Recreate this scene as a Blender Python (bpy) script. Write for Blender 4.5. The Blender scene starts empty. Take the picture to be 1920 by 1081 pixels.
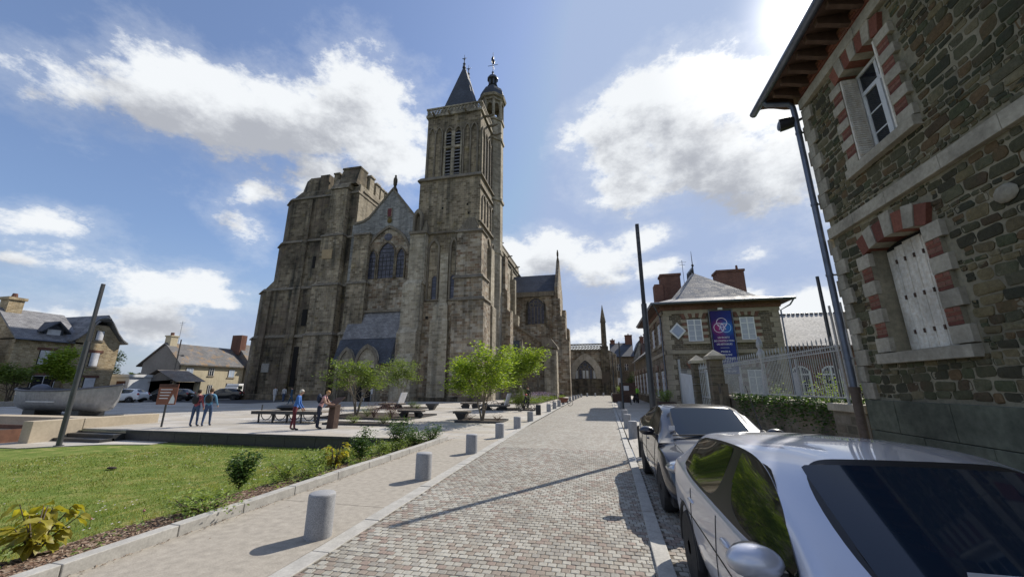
import bpy, bmesh, math, random
from math import sin, cos, radians, pi, sqrt, atan2, hypot
from mathutils import Vector, Matrix, noise
random.seed(7)
SC = bpy.context.scene
COL = SC.collection
# ---------------------------------------------------------------- camera
PITCH, YAW, EYE = 14.4, 12.7, 1.8
cd = bpy.data.cameras.new('camera'); cam = bpy.data.objects.new('camera', cd); COL.objects.link(cam)
cam.location = (0, 0, EYE); cam.rotation_euler = (radians(90 + PITCH), 0, radians(YAW))
cd.sensor_width = 36; cd.lens = 710 / 1920 * 36; cd.clip_start = .05; cd.clip_end = 3000
SC.camera = cam
SC.view_settings.view_transform = 'Standard'; SC.view_settings.look = 'None'
SC.view_settings.exposure = 0.6; SC.view_settings.gamma = 1; SC.view_settings.use_curve_mapping = False
SC.cycles.max_bounces = 6; SC.cycles.diffuse_bounces = 3; SC.cycles.glossy_bounces = 3
SC.cycles.transparent_max_bounces = 6; SC.cycles.caustics_reflective = False; SC.cycles.caustics_refractive = False
# ---------------------------------------------------------------- sun
SUN_AZ, SUN_EL = 33.0, 41.0          # azimuth measured from +Y towards +X
SD = Vector((sin(radians(SUN_AZ)) * cos(radians(SUN_EL)), cos(radians(SUN_AZ)) * cos(radians(SUN_EL)), sin(radians(SUN_EL))))
sl = bpy.data.lights.new('sun', 'SUN'); sl.energy = 3.7; sl.angle = radians(.5); sl.color = (1, .93, .82)
so = bpy.data.objects.new('sun', sl); COL.objects.link(so); so.location = (30, 40, 60)
so.rotation_euler = SD.to_track_quat('Z', 'Y').to_euler()
# ---------------------------------------------------------------- sky with clouds
def pix_dir(x, y):
    u, v = x - 960, 540.5 - y
    s, c = sin(radians(PITCH)), cos(radians(PITCH)); a = radians(YAW)
    X, Y, Z = u, 710 * c - v * s, 710 * s + v * c
    return Vector((X * cos(a) - Y * sin(a), X * sin(a) + Y * cos(a), Z)).normalized()
W = bpy.data.worlds.new('World'); SC.world = W; W.use_nodes = True
nt = W.node_tree; nt.nodes.clear()
def wn(t, **k):
    n = nt.nodes.new(t)
    for a, b in k.items(): setattr(n, a, b)
    return n
def wl(a, b): nt.links.new(a, b)
def wmath(op, a, b=None, c=None, clamp=False):
    n = wn('ShaderNodeMath', operation=op, use_clamp=clamp)
    for i, q in enumerate((a, b, c)):
        if q is None: continue
        if isinstance(q, (int, float)): n.inputs[i].default_value = q
        else: wl(q, n.inputs[i])
    return n.outputs[0]
def wvec(op, a, b):
    n = wn('ShaderNodeVectorMath', operation=op)
    for i, q in enumerate((a, b)):
        if isinstance(q, (tuple, Vector)): n.inputs[i].default_value = tuple(q)
        else: wl(q, n.inputs[i])
    return n
def wmap(v, a, b, c=0, d=1, smooth=True):
    n = wn('ShaderNodeMapRange', interpolation_type='SMOOTHSTEP' if smooth else 'LINEAR')
    wl(v, n.inputs[0])
    for i, q in zip((1, 2, 3, 4), (a, b, c, d)): n.inputs[i].default_value = q
    return n.outputs[0]
def wmix(f, a, b):
    n = wn('ShaderNodeMix', data_type='RGBA')
    if isinstance(f, float): n.inputs[0].default_value = f
    else: wl(f, n.inputs[0])
    for i, q in ((6, a), (7, b)):
        if isinstance(q, tuple): n.inputs[i].default_value = q + (1,)
        else: wl(q, n.inputs[i])
    return n.outputs[2]
tc = wn('ShaderNodeTexCoord').outputs['Generated']
nrm = wn('ShaderNodeVectorMath', operation='NORMALIZE'); wl(tc, nrm.inputs[0]); D = nrm.outputs[0]
sky = wn('ShaderNodeTexSky', sky_type='NISHITA', sun_disc=False, sun_elevation=radians(SUN_EL), sun_rotation=radians(SUN_AZ),
         air_density=1.25, dust_density=1.3, ozone_density=2.2, altitude=0)
SKY_S = .084
skyc = wvec('MULTIPLY', sky.outputs[0], (SKY_S*.80, SKY_S*.90, SKY_S*1.12)).outputs[0]
skyc = wvec('MINIMUM', skyc, (.24, .31, .47)).outputs[0]
# cloud field: soft ellipsoidal cores broken up by noise
BL = [(120,160,120,60),(250,170,120,55),(360,170,120,70),(450,235,140,75),(560,240,150,80),(680,200,110,80),(710,270,100,60),(600,310,120,55),(480,350,70,40),
      (1370,165,85,52),(1430,215,80,75),(1270,215,130,70),(1170,280,100,70),(1330,290,150,80),(1180,350,90,55),(1440,300,110,90),(1480,370,90,45),(1600,330,150,110),
      (970,480,60,35),(1040,470,80,40),(1110,490,100,36),(1200,445,60,28),(1230,500,40,18),
      (240,505,110,36),(330,545,110,36),(380,560,70,26),(110,425,70,22),(60,490,60,14),(250,610,150,45),(60,600,100,30),(460,400,50,36),
      (1130,620,80,40),(1200,600,60,36),(1560,585,110,50),(1500,440,50,24),(1420,480,50,20),(1090,660,80,30),(1400,560,120,22),(1650,600,120,40)]
WT = {(480,350): .45, (120,160): .75, (250,170): .8, (600,310): .8, (1430,215): .75, (1440,300): .85, (1480,370): .7, (1600,330): .8, (1180,350): .9, (240,505): .62, (330,545): .55, (380,560): .5, (110,425): .5, (60,490): .45, (250,610): .42, (60,600): .38, (460,400): .45, (1400,560): .4, (1500,440): .5, (1420,480): .45, (1130,620): .7, (1200,600): .7}
nz = wn('ShaderNodeTexNoise'); nz.inputs['Scale'].default_value = 4.2; nz.inputs['Detail'].default_value = 9; nz.inputs['Roughness'].default_value = .62
def field(vec):
    w = wn('ShaderNodeTexNoise'); w.inputs['Scale'].default_value = 3.0; w.inputs['Detail'].default_value = 3; wl(vec, w.inputs[0])
    wc = wvec('SUBTRACT', w.outputs['Color'], (.5, .5, .5)); wsx = wvec('MULTIPLY', wc.outputs[0], (.16, .16, .10))
    pv = wvec('ADD', vec, wsx.outputs[0]).outputs[0]
    cur = None
    for (x, y, rx, ry) in BL:
        c = pix_dir(x, y); cz = c.dot(pix_dir(960, 540))
        ax, az = rx / 710 * cz * 1.15, ry / 710 * cz * 1.25
        d = wvec('SUBTRACT', pv, tuple(c)).outputs[0]
        d = wvec('MULTIPLY', d, (1 / ax, 1 / ax, 1 / az)).outputs[0]
        l = wn('ShaderNodeVectorMath', operation='LENGTH'); wl(d, l.inputs[0])
        m = wmath('MULTIPLY', wmath('SUBTRACT', 1, l.outputs['Value']), WT.get((x, y), 1.0))
        cur = m if cur is None else wmath('SMOOTH_MAX', cur, m, .12)
    # scattered clouds behind the viewer so reflections see the same weather
    dy = wn('ShaderNodeSeparateXYZ'); wl(vec, dy.inputs[0])
    back = wmap(dy.outputs[1], -.45, .1, 1, 0)
    bn = wn('ShaderNodeTexNoise'); bn.inputs['Scale'].default_value = 2.1; bn.inputs['Detail'].default_value = 2; wl(vec, bn.inputs[0])
    bb = wmath('MULTIPLY', wmath('SUBTRACT', bn.outputs[0], .46), 3.0)
    bb = wmath('SUBTRACT', bb, wmath('MULTIPLY', wmath('SUBTRACT', 1, back), 3))
    cur = wmath('MAXIMUM', cur, bb)
    cur = wmath('MAXIMUM', cur, -1.0)
    s_ = wvec('MULTIPLY', vec, (1, 1, 1.7)).outputs[0]
    n1 = wn('ShaderNodeTexNoise'); n1.inputs['Scale'].default_value = 6.0; n1.inputs['Detail'].default_value = 11; n1.inputs['Roughness'].default_value = .66; wl(s_, n1.inputs[0])
    return wmath('ADD', cur, wmath('MULTIPLY', wmath('SUBTRACT', n1.outputs[0], .5), 2.3)), n1.outputs[0]
F0, N0 = field(D)
Dl = wvec('ADD', D, tuple(Vector((SD.x * .05, SD.y * .05, .075)))).outputs[0]
F1, _ = field(Dl)
dens = wmap(F0, .05, .48)
thin = wmath('MULTIPLY', wmap(F0, -.3, .3), .22)
opac = wmath('MAXIMUM', dens, thin)
shade = wmap(F1, .05, .85)                      # cloud above / towards the sun shades this bit
dt = wvec('DOT_PRODUCT', D, tuple(SD)).outputs['Value']
glow = wmap(dt, .955, 1.0)
ccol = wmix(shade, (.60, .62, .64), (.30, .315, .35))
ccol = wmix(wmath('MULTIPLY', glow, .55), ccol, (.95, .94, .92))
halo = wmath('POWER', wmath('MAXIMUM', dt, 0), 420); halo2 = wmath('POWER', wmath('MAXIMUM', dt, 0), 7)
sep = wn('ShaderNodeSeparateXYZ'); wl(D, sep.inputs[0])
hz = wmap(sep.outputs[2], 0.0, .32, .6, 0)
base = wmix(hz, skyc, (.30, .355, .46))
base = wmix(.14, base, (.33, .39, .50))
base = wmix(wmath('MULTIPLY', halo2, .30), base, (.34, .40, .52))
full = wmix(opac, base, ccol)
full = wmix(wmath('MULTIPLY', halo, .9), full, (1.9, 1.85, 1.75))
bg = wn('ShaderNodeBackground'); wl(full, bg.inputs[0]); bg.inputs[1].default_value = 1.0
out = wn('ShaderNodeOutputWorld'); wl(bg.outputs[0], out.inputs[0])
W.cycles.sampling_method = 'MANUAL'; W.cycles.sample_map_resolution = 512
# ================================================================ helpers
def tag(o, label=None, cat=None, group=None, kind=None):
    if label: o['label'] = label
    if cat: o['category'] = cat
    if group: o['group'] = group
    if kind: o['kind'] = kind
    return o
def empty(name, loc=(0, 0, 0), rz=0, label=None, cat=None, group=None):
    o = bpy.data.objects.new(name, None); COL.objects.link(o)
    o.location = loc; o.rotation_euler = (0, 0, rz); o.empty_display_size = .2
    return tag(o, label, cat, group)
def copy_tree(o, parent=None):
    c = o.copy(); COL.objects.link(c); c.parent = parent
    for ch in list(o.children): copy_tree(ch, c)
    return c
class MB:
    def __init__(s): s.v = []; s.f = []; s.m = []; s.cm = 0
    def add(s, vs, fs):
        b = len(s.v); s.v += [tuple(q) for q in vs]
        for f in fs: s.f.append([i + b for i in f]); s.m.append(s.cm)
        return s
    def box(s, x0, x1, y0, y1, z0, z1):
        if x0 > x1: x0, x1 = x1, x0
        if y0 > y1: y0, y1 = y1, y0
        if z0 > z1: z0, z1 = z1, z0
        return s.add([(x0,y0,z0),(x1,y0,z0),(x1,y1,z0),(x0,y1,z0),(x0,y0,z1),(x1,y0,z1),(x1,y1,z1),(x0,y1,z1)],
                     [(3,2,1,0),(4,5,6,7),(0,1,5,4),(1,2,6,5),(2,3,7,6),(3,0,4,7)])
    def hexa(s, p):   # 4 bottom (ccw), 4 top
        return s.add(p, [(3,2,1,0),(4,5,6,7),(0,1,5,4),(1,2,6,5),(2,3,7,6),(3,0,4,7)])
    def ext(s, poly, fn0, fn1):
        n = len(poly); vs = [fn0(*q) for q in poly] + [fn1(*q) for q in poly]
        return s.add(vs, [list(range(n))[::-1], list(range(n, 2*n))] + [(i, (i+1) % n, (i+1) % n + n, i + n) for i in range(n)])
    def ext_xz(s, poly, y0, y1): return s.ext(poly, lambda x, z: (x, y0, z), lambda x, z: (x, y1, z))
    def ext_yz(s, poly, x0, x1): return s.ext(poly, lambda y, z: (x0, y, z), lambda y, z: (x1, y, z))
    def ext_xy(s, poly, z0, z1, sc=1, c=(0, 0)):
        return s.ext(poly, lambda x, y: (x, y, z0), lambda x, y: (c[0] + (x-c[0])*sc, c[1] + (y-c[1])*sc, z1))
    def ring_xz(s, o, i, y0, y1, closed=False):
        n = len(o); vs = []
        for y in (y0, y1): vs += [(x, y, z) for x, z in o] + [(x, y, z) for x, z in i]
        fs = []
        for k in range(n if closed else n - 1):
            j = (k + 1) % n
            fs += [(k, n+k, n+j, j), (2*n+k, 2*n+j, 3*n+j, 3*n+k), (k, j, 2*n+j, 2*n+k), (n+k, 3*n+k, 3*n+j, n+j)]
        if not closed:
            fs += [(0, 2*n, 3*n, n), (n-1, 2*n-1, 4*n-1, 3*n-1)]
        return s.add(vs, fs)
    def cyl(s, c, r, z0, z1, n=16, r2=None, rot=0):
        r2 = r if r2 is None else r2
        a = [2*pi*i/n + rot for i in range(n)]
        vs = [(c[0]+r*cos(t), c[1]+r*sin(t), z0) for t in a] + [(c[0]+r2*cos(t), c[1]+r2*sin(t), z1) for t in a]
        return s.add(vs, [list(range(n))[::-1], list(range(n, 2*n))] + [(i, (i+1) % n, (i+1) % n+n, i+n) for i in range(n)])
    def lathe(s, c, prof, n=20, rot=0):
        vs = []
        for r, z in prof: vs += [(c[0]+r*cos(2*pi*i/n+rot), c[1]+r*sin(2*pi*i/n+rot), c[2]+z) for i in range(n)]
        fs = [(k*n+i, k*n+(i+1) % n, (k+1)*n+(i+1) % n, (k+1)*n+i) for k in range(len(prof)-1) for i in range(n)]
        fs += [list(range(n))[::-1], [(len(prof)-1)*n+i for i in range(n)]]
        return s.add(vs, fs)
    def tube(s, pts, r, n=6, cap=True):
        pts = [Vector(q) for q in pts]; R = r if isinstance(r, (list, tuple)) else [r]*len(pts)
        vs = []; up = None
        for i, q in enumerate(pts):
            d = (pts[min(i+1, len(pts)-1)] - pts[max(i-1, 0)]).normalized()
            if up is None: up = Vector((0, 0, 1)) if abs(d.z) < .9 else Vector((1, 0, 0))
            a = d.cross(up)
            if a.length < 1e-4: a = d.orthogonal()
            a.normalize(); b = a.cross(d).normalized(); up = b
            vs += [q + (a*cos(2*pi*k/n) + b*sin(2*pi*k/n))*R[i] for k in range(n)]
        fs = [(i*n+k, (i+1)*n+k, (i+1)*n+(k+1) % n, i*n+(k+1) % n) for i in range(len(pts)-1) for k in range(n)]
        if cap: fs += [list(range(n)), [(len(pts)-1)*n+k for k in range(n)][::-1]]
        return s.add(vs, fs)
    def bar(s, a, b, w, h=None):
        a, b = Vector(a), Vector(b); h = h or w; d = (b-a).normalized()
        u = Vector((0, 0, 1)) if abs(d.z) < .95 else Vector((0, 1, 0))
        x = d.cross(u).normalized()*w/2; y = x.cross(d).normalized()*h/2
        return s.hexa([a-x-y, a+x-y, a+x+y, a-x+y, b-x-y, b+x-y, b+x+y, b-x+y])
    def torus(s, c, R, r, ax='z', n=24, m=6, a0=0, a1=2*pi):
        pts = []
        full = abs(a1-a0-2*pi) < 1e-6
        for i in range(n+1):
            t = a0+(a1-a0)*i/n
            o = {'z': (cos(t), sin(t), 0), 'y': (cos(t), 0, sin(t)), 'x': (0, cos(t), sin(t))}[ax]
            pts.append((c[0]+R*o[0], c[1]+R*o[1], c[2]+R*o[2]))
        return s.tube(pts, r, m, cap=not full)
    def sphere(s, c, r, n=12, m=8):
        rx, ry, rz = r if isinstance(r, tuple) else (r, r, r)
        vs = [(c[0], c[1], c[2]-rz)]
        for j in range(1, m):
            p = -pi/2 + pi*j/m
            vs += [(c[0]+rx*cos(p)*cos(2*pi*i/n), c[1]+ry*cos(p)*sin(2*pi*i/n), c[2]+rz*sin(p)) for i in range(n)]
        vs.append((c[0], c[1], c[2]+rz)); L = len(vs)-1
        fs = [(0, 1+(i+1) % n, 1+i) for i in range(n)] + [(L, 1+(m-2)*n+i, 1+(m-2)*n+(i+1) % n) for i in range(n)]
        fs += [(1+j*n+i, 1+j*n+(i+1) % n, 1+(j+1)*n+(i+1) % n, 1+(j+1)*n+i) for j in range(m-2) for i in range(n)]
        return s.add(vs, fs)
    def mesh(s, name):
        me = bpy.data.meshes.new(name); me.from_pydata(s.v, [], s.f); me.validate(clean_customdata=False)
        if len(me.polygons) == len(s.m): me.polygons.foreach_set('material_index', s.m)
        return me
    def build(s, name, mat, parent=None, smooth=None, label=None, uv=True, fix=True, bevel=0, loc=None):
        me = s.mesh(name)
        if fix:
            bm = bmesh.new(); bm.from_mesh(me); bmesh.ops.recalc_face_normals(bm, faces=bm.faces); bm.to_mesh(me); bm.free()
        for m in (mat if isinstance(mat, (list, tuple)) else [mat]): me.materials.append(m)
        if uv: auto_uv(me)
        if smooth is not None:
            me.shade_smooth()
            if smooth < 170: me.set_sharp_from_angle(angle=radians(smooth))
        o = bpy.data.objects.new(name, me); COL.objects.link(o); o.parent = parent
        if loc is not None: o.location = loc
        if label: o['label'] = label
        if bevel:
            b = o.modifiers.new('bevel', 'BEVEL'); b.width = bevel; b.segments = 2; b.limit_method = 'ANGLE'; b.angle_limit = radians(40)
        return o
def islands(m):
    par = list(range(len(m.v)))
    def fd(a):
        while par[a] != a: par[a] = par[par[a]]; a = par[a]
        return a
    for f in m.f:
        for q in f[1:]: par[fd(q)] = fd(f[0])
    gr = {}
    for f in m.f: gr.setdefault(fd(f[0]), []).append(f)
    out = []
    for fs in gr.values():
        mp = {}; n = MB()
        for f in fs:
            g = []
            for q in f:
                if q not in mp: mp[q] = len(n.v); n.v.append(m.v[q])
                g.append(mp[q])
            n.f.append(g); n.m.append(0)
        out.append(n)
    return out
def auto_uv(me):
    uvl = me.uv_layers.new(name='UVMap'); d = uvl.data
    vs = me.vertices; lp = me.loops; Z = Vector((0, 0, 1))
    for p in me.polygons:
        n = p.normal
        if abs(n.z) > .96: t, b = Vector((1, 0, 0)), Vector((0, 1, 0))
        else:
            t = Z.cross(n).normalized(); b = n.cross(t)
        for li in p.loop_indices:
            co = vs[lp[li].vertex_index].co
            d[li].uv = (co.dot(t), co.dot(b))
def obj(name, me, parent=None, loc=(0, 0, 0), rot=(0, 0, 0), sc=(1, 1, 1)):
    o = bpy.data.objects.new(name, me); COL.objects.link(o); o.parent = parent
    o.location = loc; o.rotation_euler = rot; o.scale = sc
    return o
# ---------------------------------------------------------------- materials
class NT:
    def __init__(s, name):
        s.m = bpy.data.materials.new(name); s.m.use_nodes = True; s.t = s.m.node_tree
        s.b = s.t.nodes['Principled BSDF']
    def n(s, ty, **k):
        q = s.t.nodes.new(ty)
        for a, b in k.items(): setattr(q, a, b)
        return q
    def l(s, a, b): s.t.links.new(a, b)
    def noise(s, vec, scale, detail=5, rough=.6, dist=0):
        q = s.n('ShaderNodeTexNoise'); q.inputs['Scale'].default_value = scale; q.inputs['Detail'].default_value = detail
        q.inputs['Roughness'].default_value = rough; q.inputs['Distortion'].default_value = dist
        if vec is not None: s.l(vec, q.inputs[0])
        return q.outputs[0]
    def ramp(s, v, stops, interp='LINEAR'):
        q = s.n('ShaderNodeValToRGB'); cr = q.color_ramp; cr.interpolation = interp
        while len(cr.elements) < len(stops): cr.elements.new(.5)
        for e, (p, c) in zip(cr.elements, stops): e.position = p; e.color = tuple(c) + (1,)
        s.l(v, q.inputs[0]); return q.outputs[0]
    def mix(s, f, a, b, mode='MIX'):
        q = s.n('ShaderNodeMix', data_type='RGBA', blend_type=mode)
        if isinstance(f, (int, float)): q.inputs[0].default_value = f
        else: s.l(f, q.inputs[0])
        for i, c in ((6, a), (7, b)):
            if isinstance(c, (tuple, list)): q.inputs[i].default_value = tuple(c) + (1,)
            else: s.l(c, q.inputs[i])
        return q.outputs[2]
    def map(s, v, a, b, c=0, d=1):
        q = s.n('ShaderNodeMapRange', interpolation_type='SMOOTHSTEP'); s.l(v, q.inputs[0])
        for i, k in zip((1, 2, 3, 4), (a, b, c, d)): q.inputs[i].default_value = k
        return q.outputs[0]
    def math(s, op, a, b):
        q = s.n('ShaderNodeMath', operation=op)
        for i, k in enumerate((a, b)):
            if isinstance(k, (int, float)): q.inputs[i].default_value = k
            else: s.l(k, q.inputs[i])
        return q.outputs[0]
    def scale(s, vec, sc, loc=(0, 0, 0)):
        q = s.n('ShaderNodeMapping'); q.inputs['Scale'].default_value = sc; q.inputs['Location'].default_value = loc; s.l(vec, q.inputs[0]); return q.outputs[0]
    def bump(s, h, strength=.3, dist=.02, prev=None):
        q = s.n('ShaderNodeBump'); q.inputs['Strength'].default_value = strength; q.inputs['Distance'].default_value = dist
        s.l(h, q.inputs['Height'])
        if prev is not None: s.l(prev, q.inputs['Normal'])
        s.l(q.outputs[0], s.b.inputs['Normal']); return q.outputs[0]
    def set(s, **k):
        for a, b in k.items():
            a = {'rough': 'Roughness', 'metal': 'Metallic', 'spec': 'Specular IOR Level', 'coat': 'Coat Weight', 'coatr': 'Coat Roughness', 'col': 'Base Color', 'alpha': 'Alpha', 'trans': 'Transmission Weight'}[a]
            if isinstance(b, (int, float)): s.b.inputs[a].default_value = b
            elif isinstance(b, (tuple, list)): s.b.inputs[a].default_value = tuple(b) + (1,)
            else: s.l(b, s.b.inputs[a])
        return s.m
    def obj(s): return s.n('ShaderNodeTexCoord').outputs['Object']
    def uv(s): return s.n('ShaderNodeTexCoord').outputs['UV']
    def pos(s): return s.n('ShaderNodeNewGeometry').outputs['Position']
    def rnd(s): return s.n('ShaderNodeObjectInfo').outputs['Random']
    def isl(s): return s.n('ShaderNodeNewGeometry').outputs['Random Per Island']
def mul(c, k): return tuple(min(1, q*k) for q in c)
def pmat(name, c1, c2=None, scale=6, rough=.8, bump=.15, metal=0, spec=.5, dist=.02, big=.25, coat=0, streak=0, world=True):
    """two-tone surface with fine grain, slow patches and relief"""
    T = NT(name); v = T.pos() if world else T.obj(); c2 = c2 or mul(c1, .7)
    f = T.noise(v, scale, 6, .65); col = T.ramp(f, [(.3, c2), (.7, c1)])
    if big:
        g = T.noise(v, scale*.13, 3, .5); col = T.mix(1, col, T.ramp(g, [(.3, (1-big,)*3), (.7, (1+big*.35,)*3)]), 'MULTIPLY')
    if streak:
        h = T.noise(T.scale(v, (3, 3, .25)), 1.6, 5, .6); col = T.mix(1, col, T.ramp(h, [(.35, (1-streak,)*3), (.6, (1,)*3)]), 'MULTIPLY')
    if bump: T.bump(f, bump, dist)
    r = T.map(f, .2, .8, min(1, rough+.08), max(0, rough-.08))
    return T.set(col=col, rough=r, metal=metal, spec=spec, coat=coat)
def ashlar(name, cols, mortar, bw=.55, bh=.28, mort=.012, dirt=.35, lichen=0, bump=.5, squash=1, soft=.1, tint=None):
    """coursed stone: each block its own tint, weathering streaks, recessed joints"""
    T = NT(name); uv = T.uv(); P = T.pos()
    w = T.noise(P, 1.3, 3); wob = T.n('ShaderNodeVectorMath', operation='SCALE'); 
    wn_ = T.n('ShaderNodeTexNoise'); wn_.inputs['Scale'].default_value = 1.1; T.l(P, wn_.inputs[0])
    T.l(wn_.outputs['Color'], wob.inputs[0]); wob.inputs[3].default_value = bh*.28
    ad = T.n('ShaderNodeVectorMath', operation='ADD'); T.l(uv, ad.inputs[0]); T.l(wob.outputs[0], ad.inputs[1])
    br = T.n('ShaderNodeTexBrick'); br.offset = .5; br.squash = squash; br.squash_frequency = 3
    for k, v_ in (('Color1', (0, 0, 0, 1)), ('Color2', (1, 1, 1, 1)), ('Mortar', (.5, .5, .5, 1))): br.inputs[k].default_value = v_
    for k, v_ in (('Scale', 1), ('Mortar Size', mort), ('Mortar Smooth', soft), ('Brick Width', bw), ('Row Height', bh), ('Bias', 0)): br.inputs[k].default_value = v_
    T.l(ad.outputs[0], br.inputs[0])
    sep = T.n('ShaderNodeSeparateColor'); T.l(br.outputs['Color'], sep.inputs[0])
    n = len(cols); col = T.ramp(sep.outputs[0], [(i/(n-1) if n > 1 else 0, c) for i, c in enumerate(cols)])
    gr = T.noise(P, 9, 6, .7); col = T.mix(1, col, T.ramp(gr, [(.25, (.62,)*3), (.7, (1.18,)*3)]), 'MULTIPLY')
    col = T.mix(br.outputs['Fac'], col, mortar)
    bg_ = T.noise(P, .23, 4, .6); col = T.mix(1, col, T.ramp(bg_, [(.35, (1-dirt,)*3), (.62, (1.08,)*3)]), 'MULTIPLY')
    st = T.noise(T.scale(P, (1.3, 1.3, .09)), 1, 5, .65); col = T.mix(1, col, T.ramp(st, [(.36, (1-dirt*1.1, 1-dirt*1.05, 1-dirt)), (.56, (1, 1, 1))]), 'MULTIPLY')
    if tint:      # patches of another stone
        tn = T.noise(P, .35, 4, .7); col = T.mix(T.map(tn, .5, .62, 0, .6), col, tint)
    if lichen:
        ln = T.noise(P, .8, 6, .75); col = T.mix(T.map(ln, .54, .70, 0, lichen), col, (.26, .20, .07))
    inv = T.math('SUBTRACT', 1, br.outputs['Fac']); b1 = T.bump(inv, bump, .03); T.bump(gr, bump*.6, .025, b1)
    return T.set(col=col, rough=.9, spec=.3)
def slate(name, c1, c2, bw=.22, bh=.16, moss=0):
    T = NT(name); uv = T.uv(); P = T.pos()
    br = T.n('ShaderNodeTexBrick'); br.offset = .5
    for k, v_ in (('Color1', (0, 0, 0, 1)), ('Color2', (1, 1, 1, 1)), ('Mortar', (0, 0, 0, 1))): br.inputs[k].default_value = v_
    for k, v_ in (('Scale', 1), ('Mortar Size', .008), ('Brick Width', bw), ('Row Height', bh)): br.inputs[k].default_value = v_
    T.l(uv, br.inputs[0]); sep = T.n('ShaderNodeSeparateColor'); T.l(br.outputs['Color'], sep.inputs[0])
    col = T.ramp(sep.outputs[0], [(0, c1), (1, c2)]); col = T.mix(br.outputs['Fac'], col, mul(c1, .4))
    g = T.noise(P, .6, 4); col = T.mix(1, col, T.ramp(g, [(.3, (.7,)*3), (.7, (1.15,)*3)]), 'MULTIPLY')
    if moss:
        ln = T.noise(P, .9, 5, .7); col = T.mix(T.map(ln, .5, .66, 0, moss), col, (.30, .17, .05))
    T.bump(T.math('SUBTRACT', 1, br.outputs['Fac']), .35, .015)
    return T.set(col=col, rough=T.map(sep.outputs[0], 0, 1, .6, .8), spec=.3)
def pieces(name, cols, use='obj', scale=14, rough=.85, bump=.35, dist=.01, moss=0):
    """for loose pieces: own tint per object (or per island), grain inside"""
    T = NT(name); P = T.pos(); r = T.rnd() if use == 'obj' else T.isl()
    n = len(cols); col = T.ramp(r, [(i/n, c) for i, c in enumerate(cols)], 'CONSTANT' if n > 3 else 'LINEAR')
    g = T.noise(P, scale, 6, .7); col = T.mix(1, col, T.ramp(g, [(.25, (.62,)*3), (.72, (1.22,)*3)]), 'MULTIPLY')
    gb = T.noise(P, .55, 4, .6); col = T.mix(1, col, T.ramp(gb, [(.32, (.80, .79, .77)), (.62, (1.08,)*3)]), 'MULTIPLY')
    if moss: q = T.noise(P, 1.7, 4, .7); col = T.mix(T.map(q, .48, .66, 0, moss), col, (.045, .06, .03))
    T.bump(g, bump, dist); return T.set(col=col, rough=rough, spec=.3)
def leafmat(name, c1, c2, trans=.35, rough=.5):
    T = NT(name); r = T.isl(); g = T.noise(T.pos(), 1.6, 3)
    col = T.mix(r, c1, c2); col = T.mix(1, col, T.ramp(g, [(.3, (.75,)*3), (.7, (1.2,)*3)]), 'MULTIPLY')
    T.set(col=col, rough=rough, spec=.35)
    tr = T.n('ShaderNodeBsdfTranslucent'); T.l(T.mix(1, col, (1.5, 1.5, .6), 'MULTIPLY'), tr.inputs[0])
    mx = T.n('ShaderNodeMixShader'); mx.inputs[0].default_value = trans
    T.l(T.b.outputs[0], mx.inputs[1]); T.l(tr.outputs[0], mx.inputs[2]); T.l(mx.outputs[0], T.t.nodes['Material Output'].inputs[0])
    return T.m
def arch_pts(x0, x1, zs, za, n=8, sharp=True):
    """outline over the springing line from x0 to x1, pointed (or round) with apex za"""
    c = (x0+x1)/2; w = (x1-x0)/2; h = za-zs; out = []
    for i in range(n+1):
        t = i/n
        if sharp:
            R = (w*w+h*h)/(2*w); ang = math.acos(max(-1, min(1, (R-w)/R)))*t
            out.append((x0+R-R*cos(ang), zs+R*sin(ang)))
        else: out.append((c-w*cos(pi/2*t), zs+h*sin(pi/2*t)))
    out += [(2*c-x, z) for x, z in out[-2::-1]]
    return out
def lerp(a, b, t): return a+(b-a)*t
M = {}
M['granite'] = pmat('granite', (.42, .42, .41), (.24, .24, .25), 60, .75, .25, dist=.004, big=.12)
M['bollard'] = pmat('bollard granite', (.40, .41, .43), (.17, .175, .19), 85, .7, .25, dist=.003, big=.1)
M['kerb'] = pmat('pale granite kerb', (.46, .45, .42), (.33, .32, .30), 40, .8, .2, dist=.004, big=.2)
M['steel'] = pmat('dark painted steel', (.05, .052, .055), (.035, .036, .04), 8, .45, .05, metal=.3, big=.15)
M['lampgrey'] = pmat('grey painted steel', (.085, .09, .095), (.06, .063, .068), 6, .42, .04, metal=.4, big=.2)
M['corten'] = pmat('weathered steel', (.105, .06, .042), (.06, .036, .028), 7, .8, .2, big=.3)
M['white'] = pmat('white paint', (.74, .75, .76), (.62, .63, .64), 12, .5, .05, big=.12)
M['oldwhite'] = pmat('weathered white paint', (.92, .89, .81), (.66, .57, .44), 16, .7, .2, big=.3, streak=.3)
M['glass'] = NT('window glass').set(col=(.015, .02, .028), rough=.06, spec=.6)
M['lead'] = pmat('lead and iron', (.10, .11, .14), (.07, .08, .10), 9, .5, .1, metal=.3)
M['black'] = pmat('black iron', (.02, .02, .022), (.012, .012, .014), 12, .5, .1)
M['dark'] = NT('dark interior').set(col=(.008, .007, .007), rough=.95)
M['wood'] = pmat('bench timber', (.30, .26, .21), (.17, .15, .125), 9, .75, .2)
M['zinc'] = pmat('zinc gutter', (.17, .19, .24), (.12, .135, .17), 4, .38, .08, metal=.55, big=.25)
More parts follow.
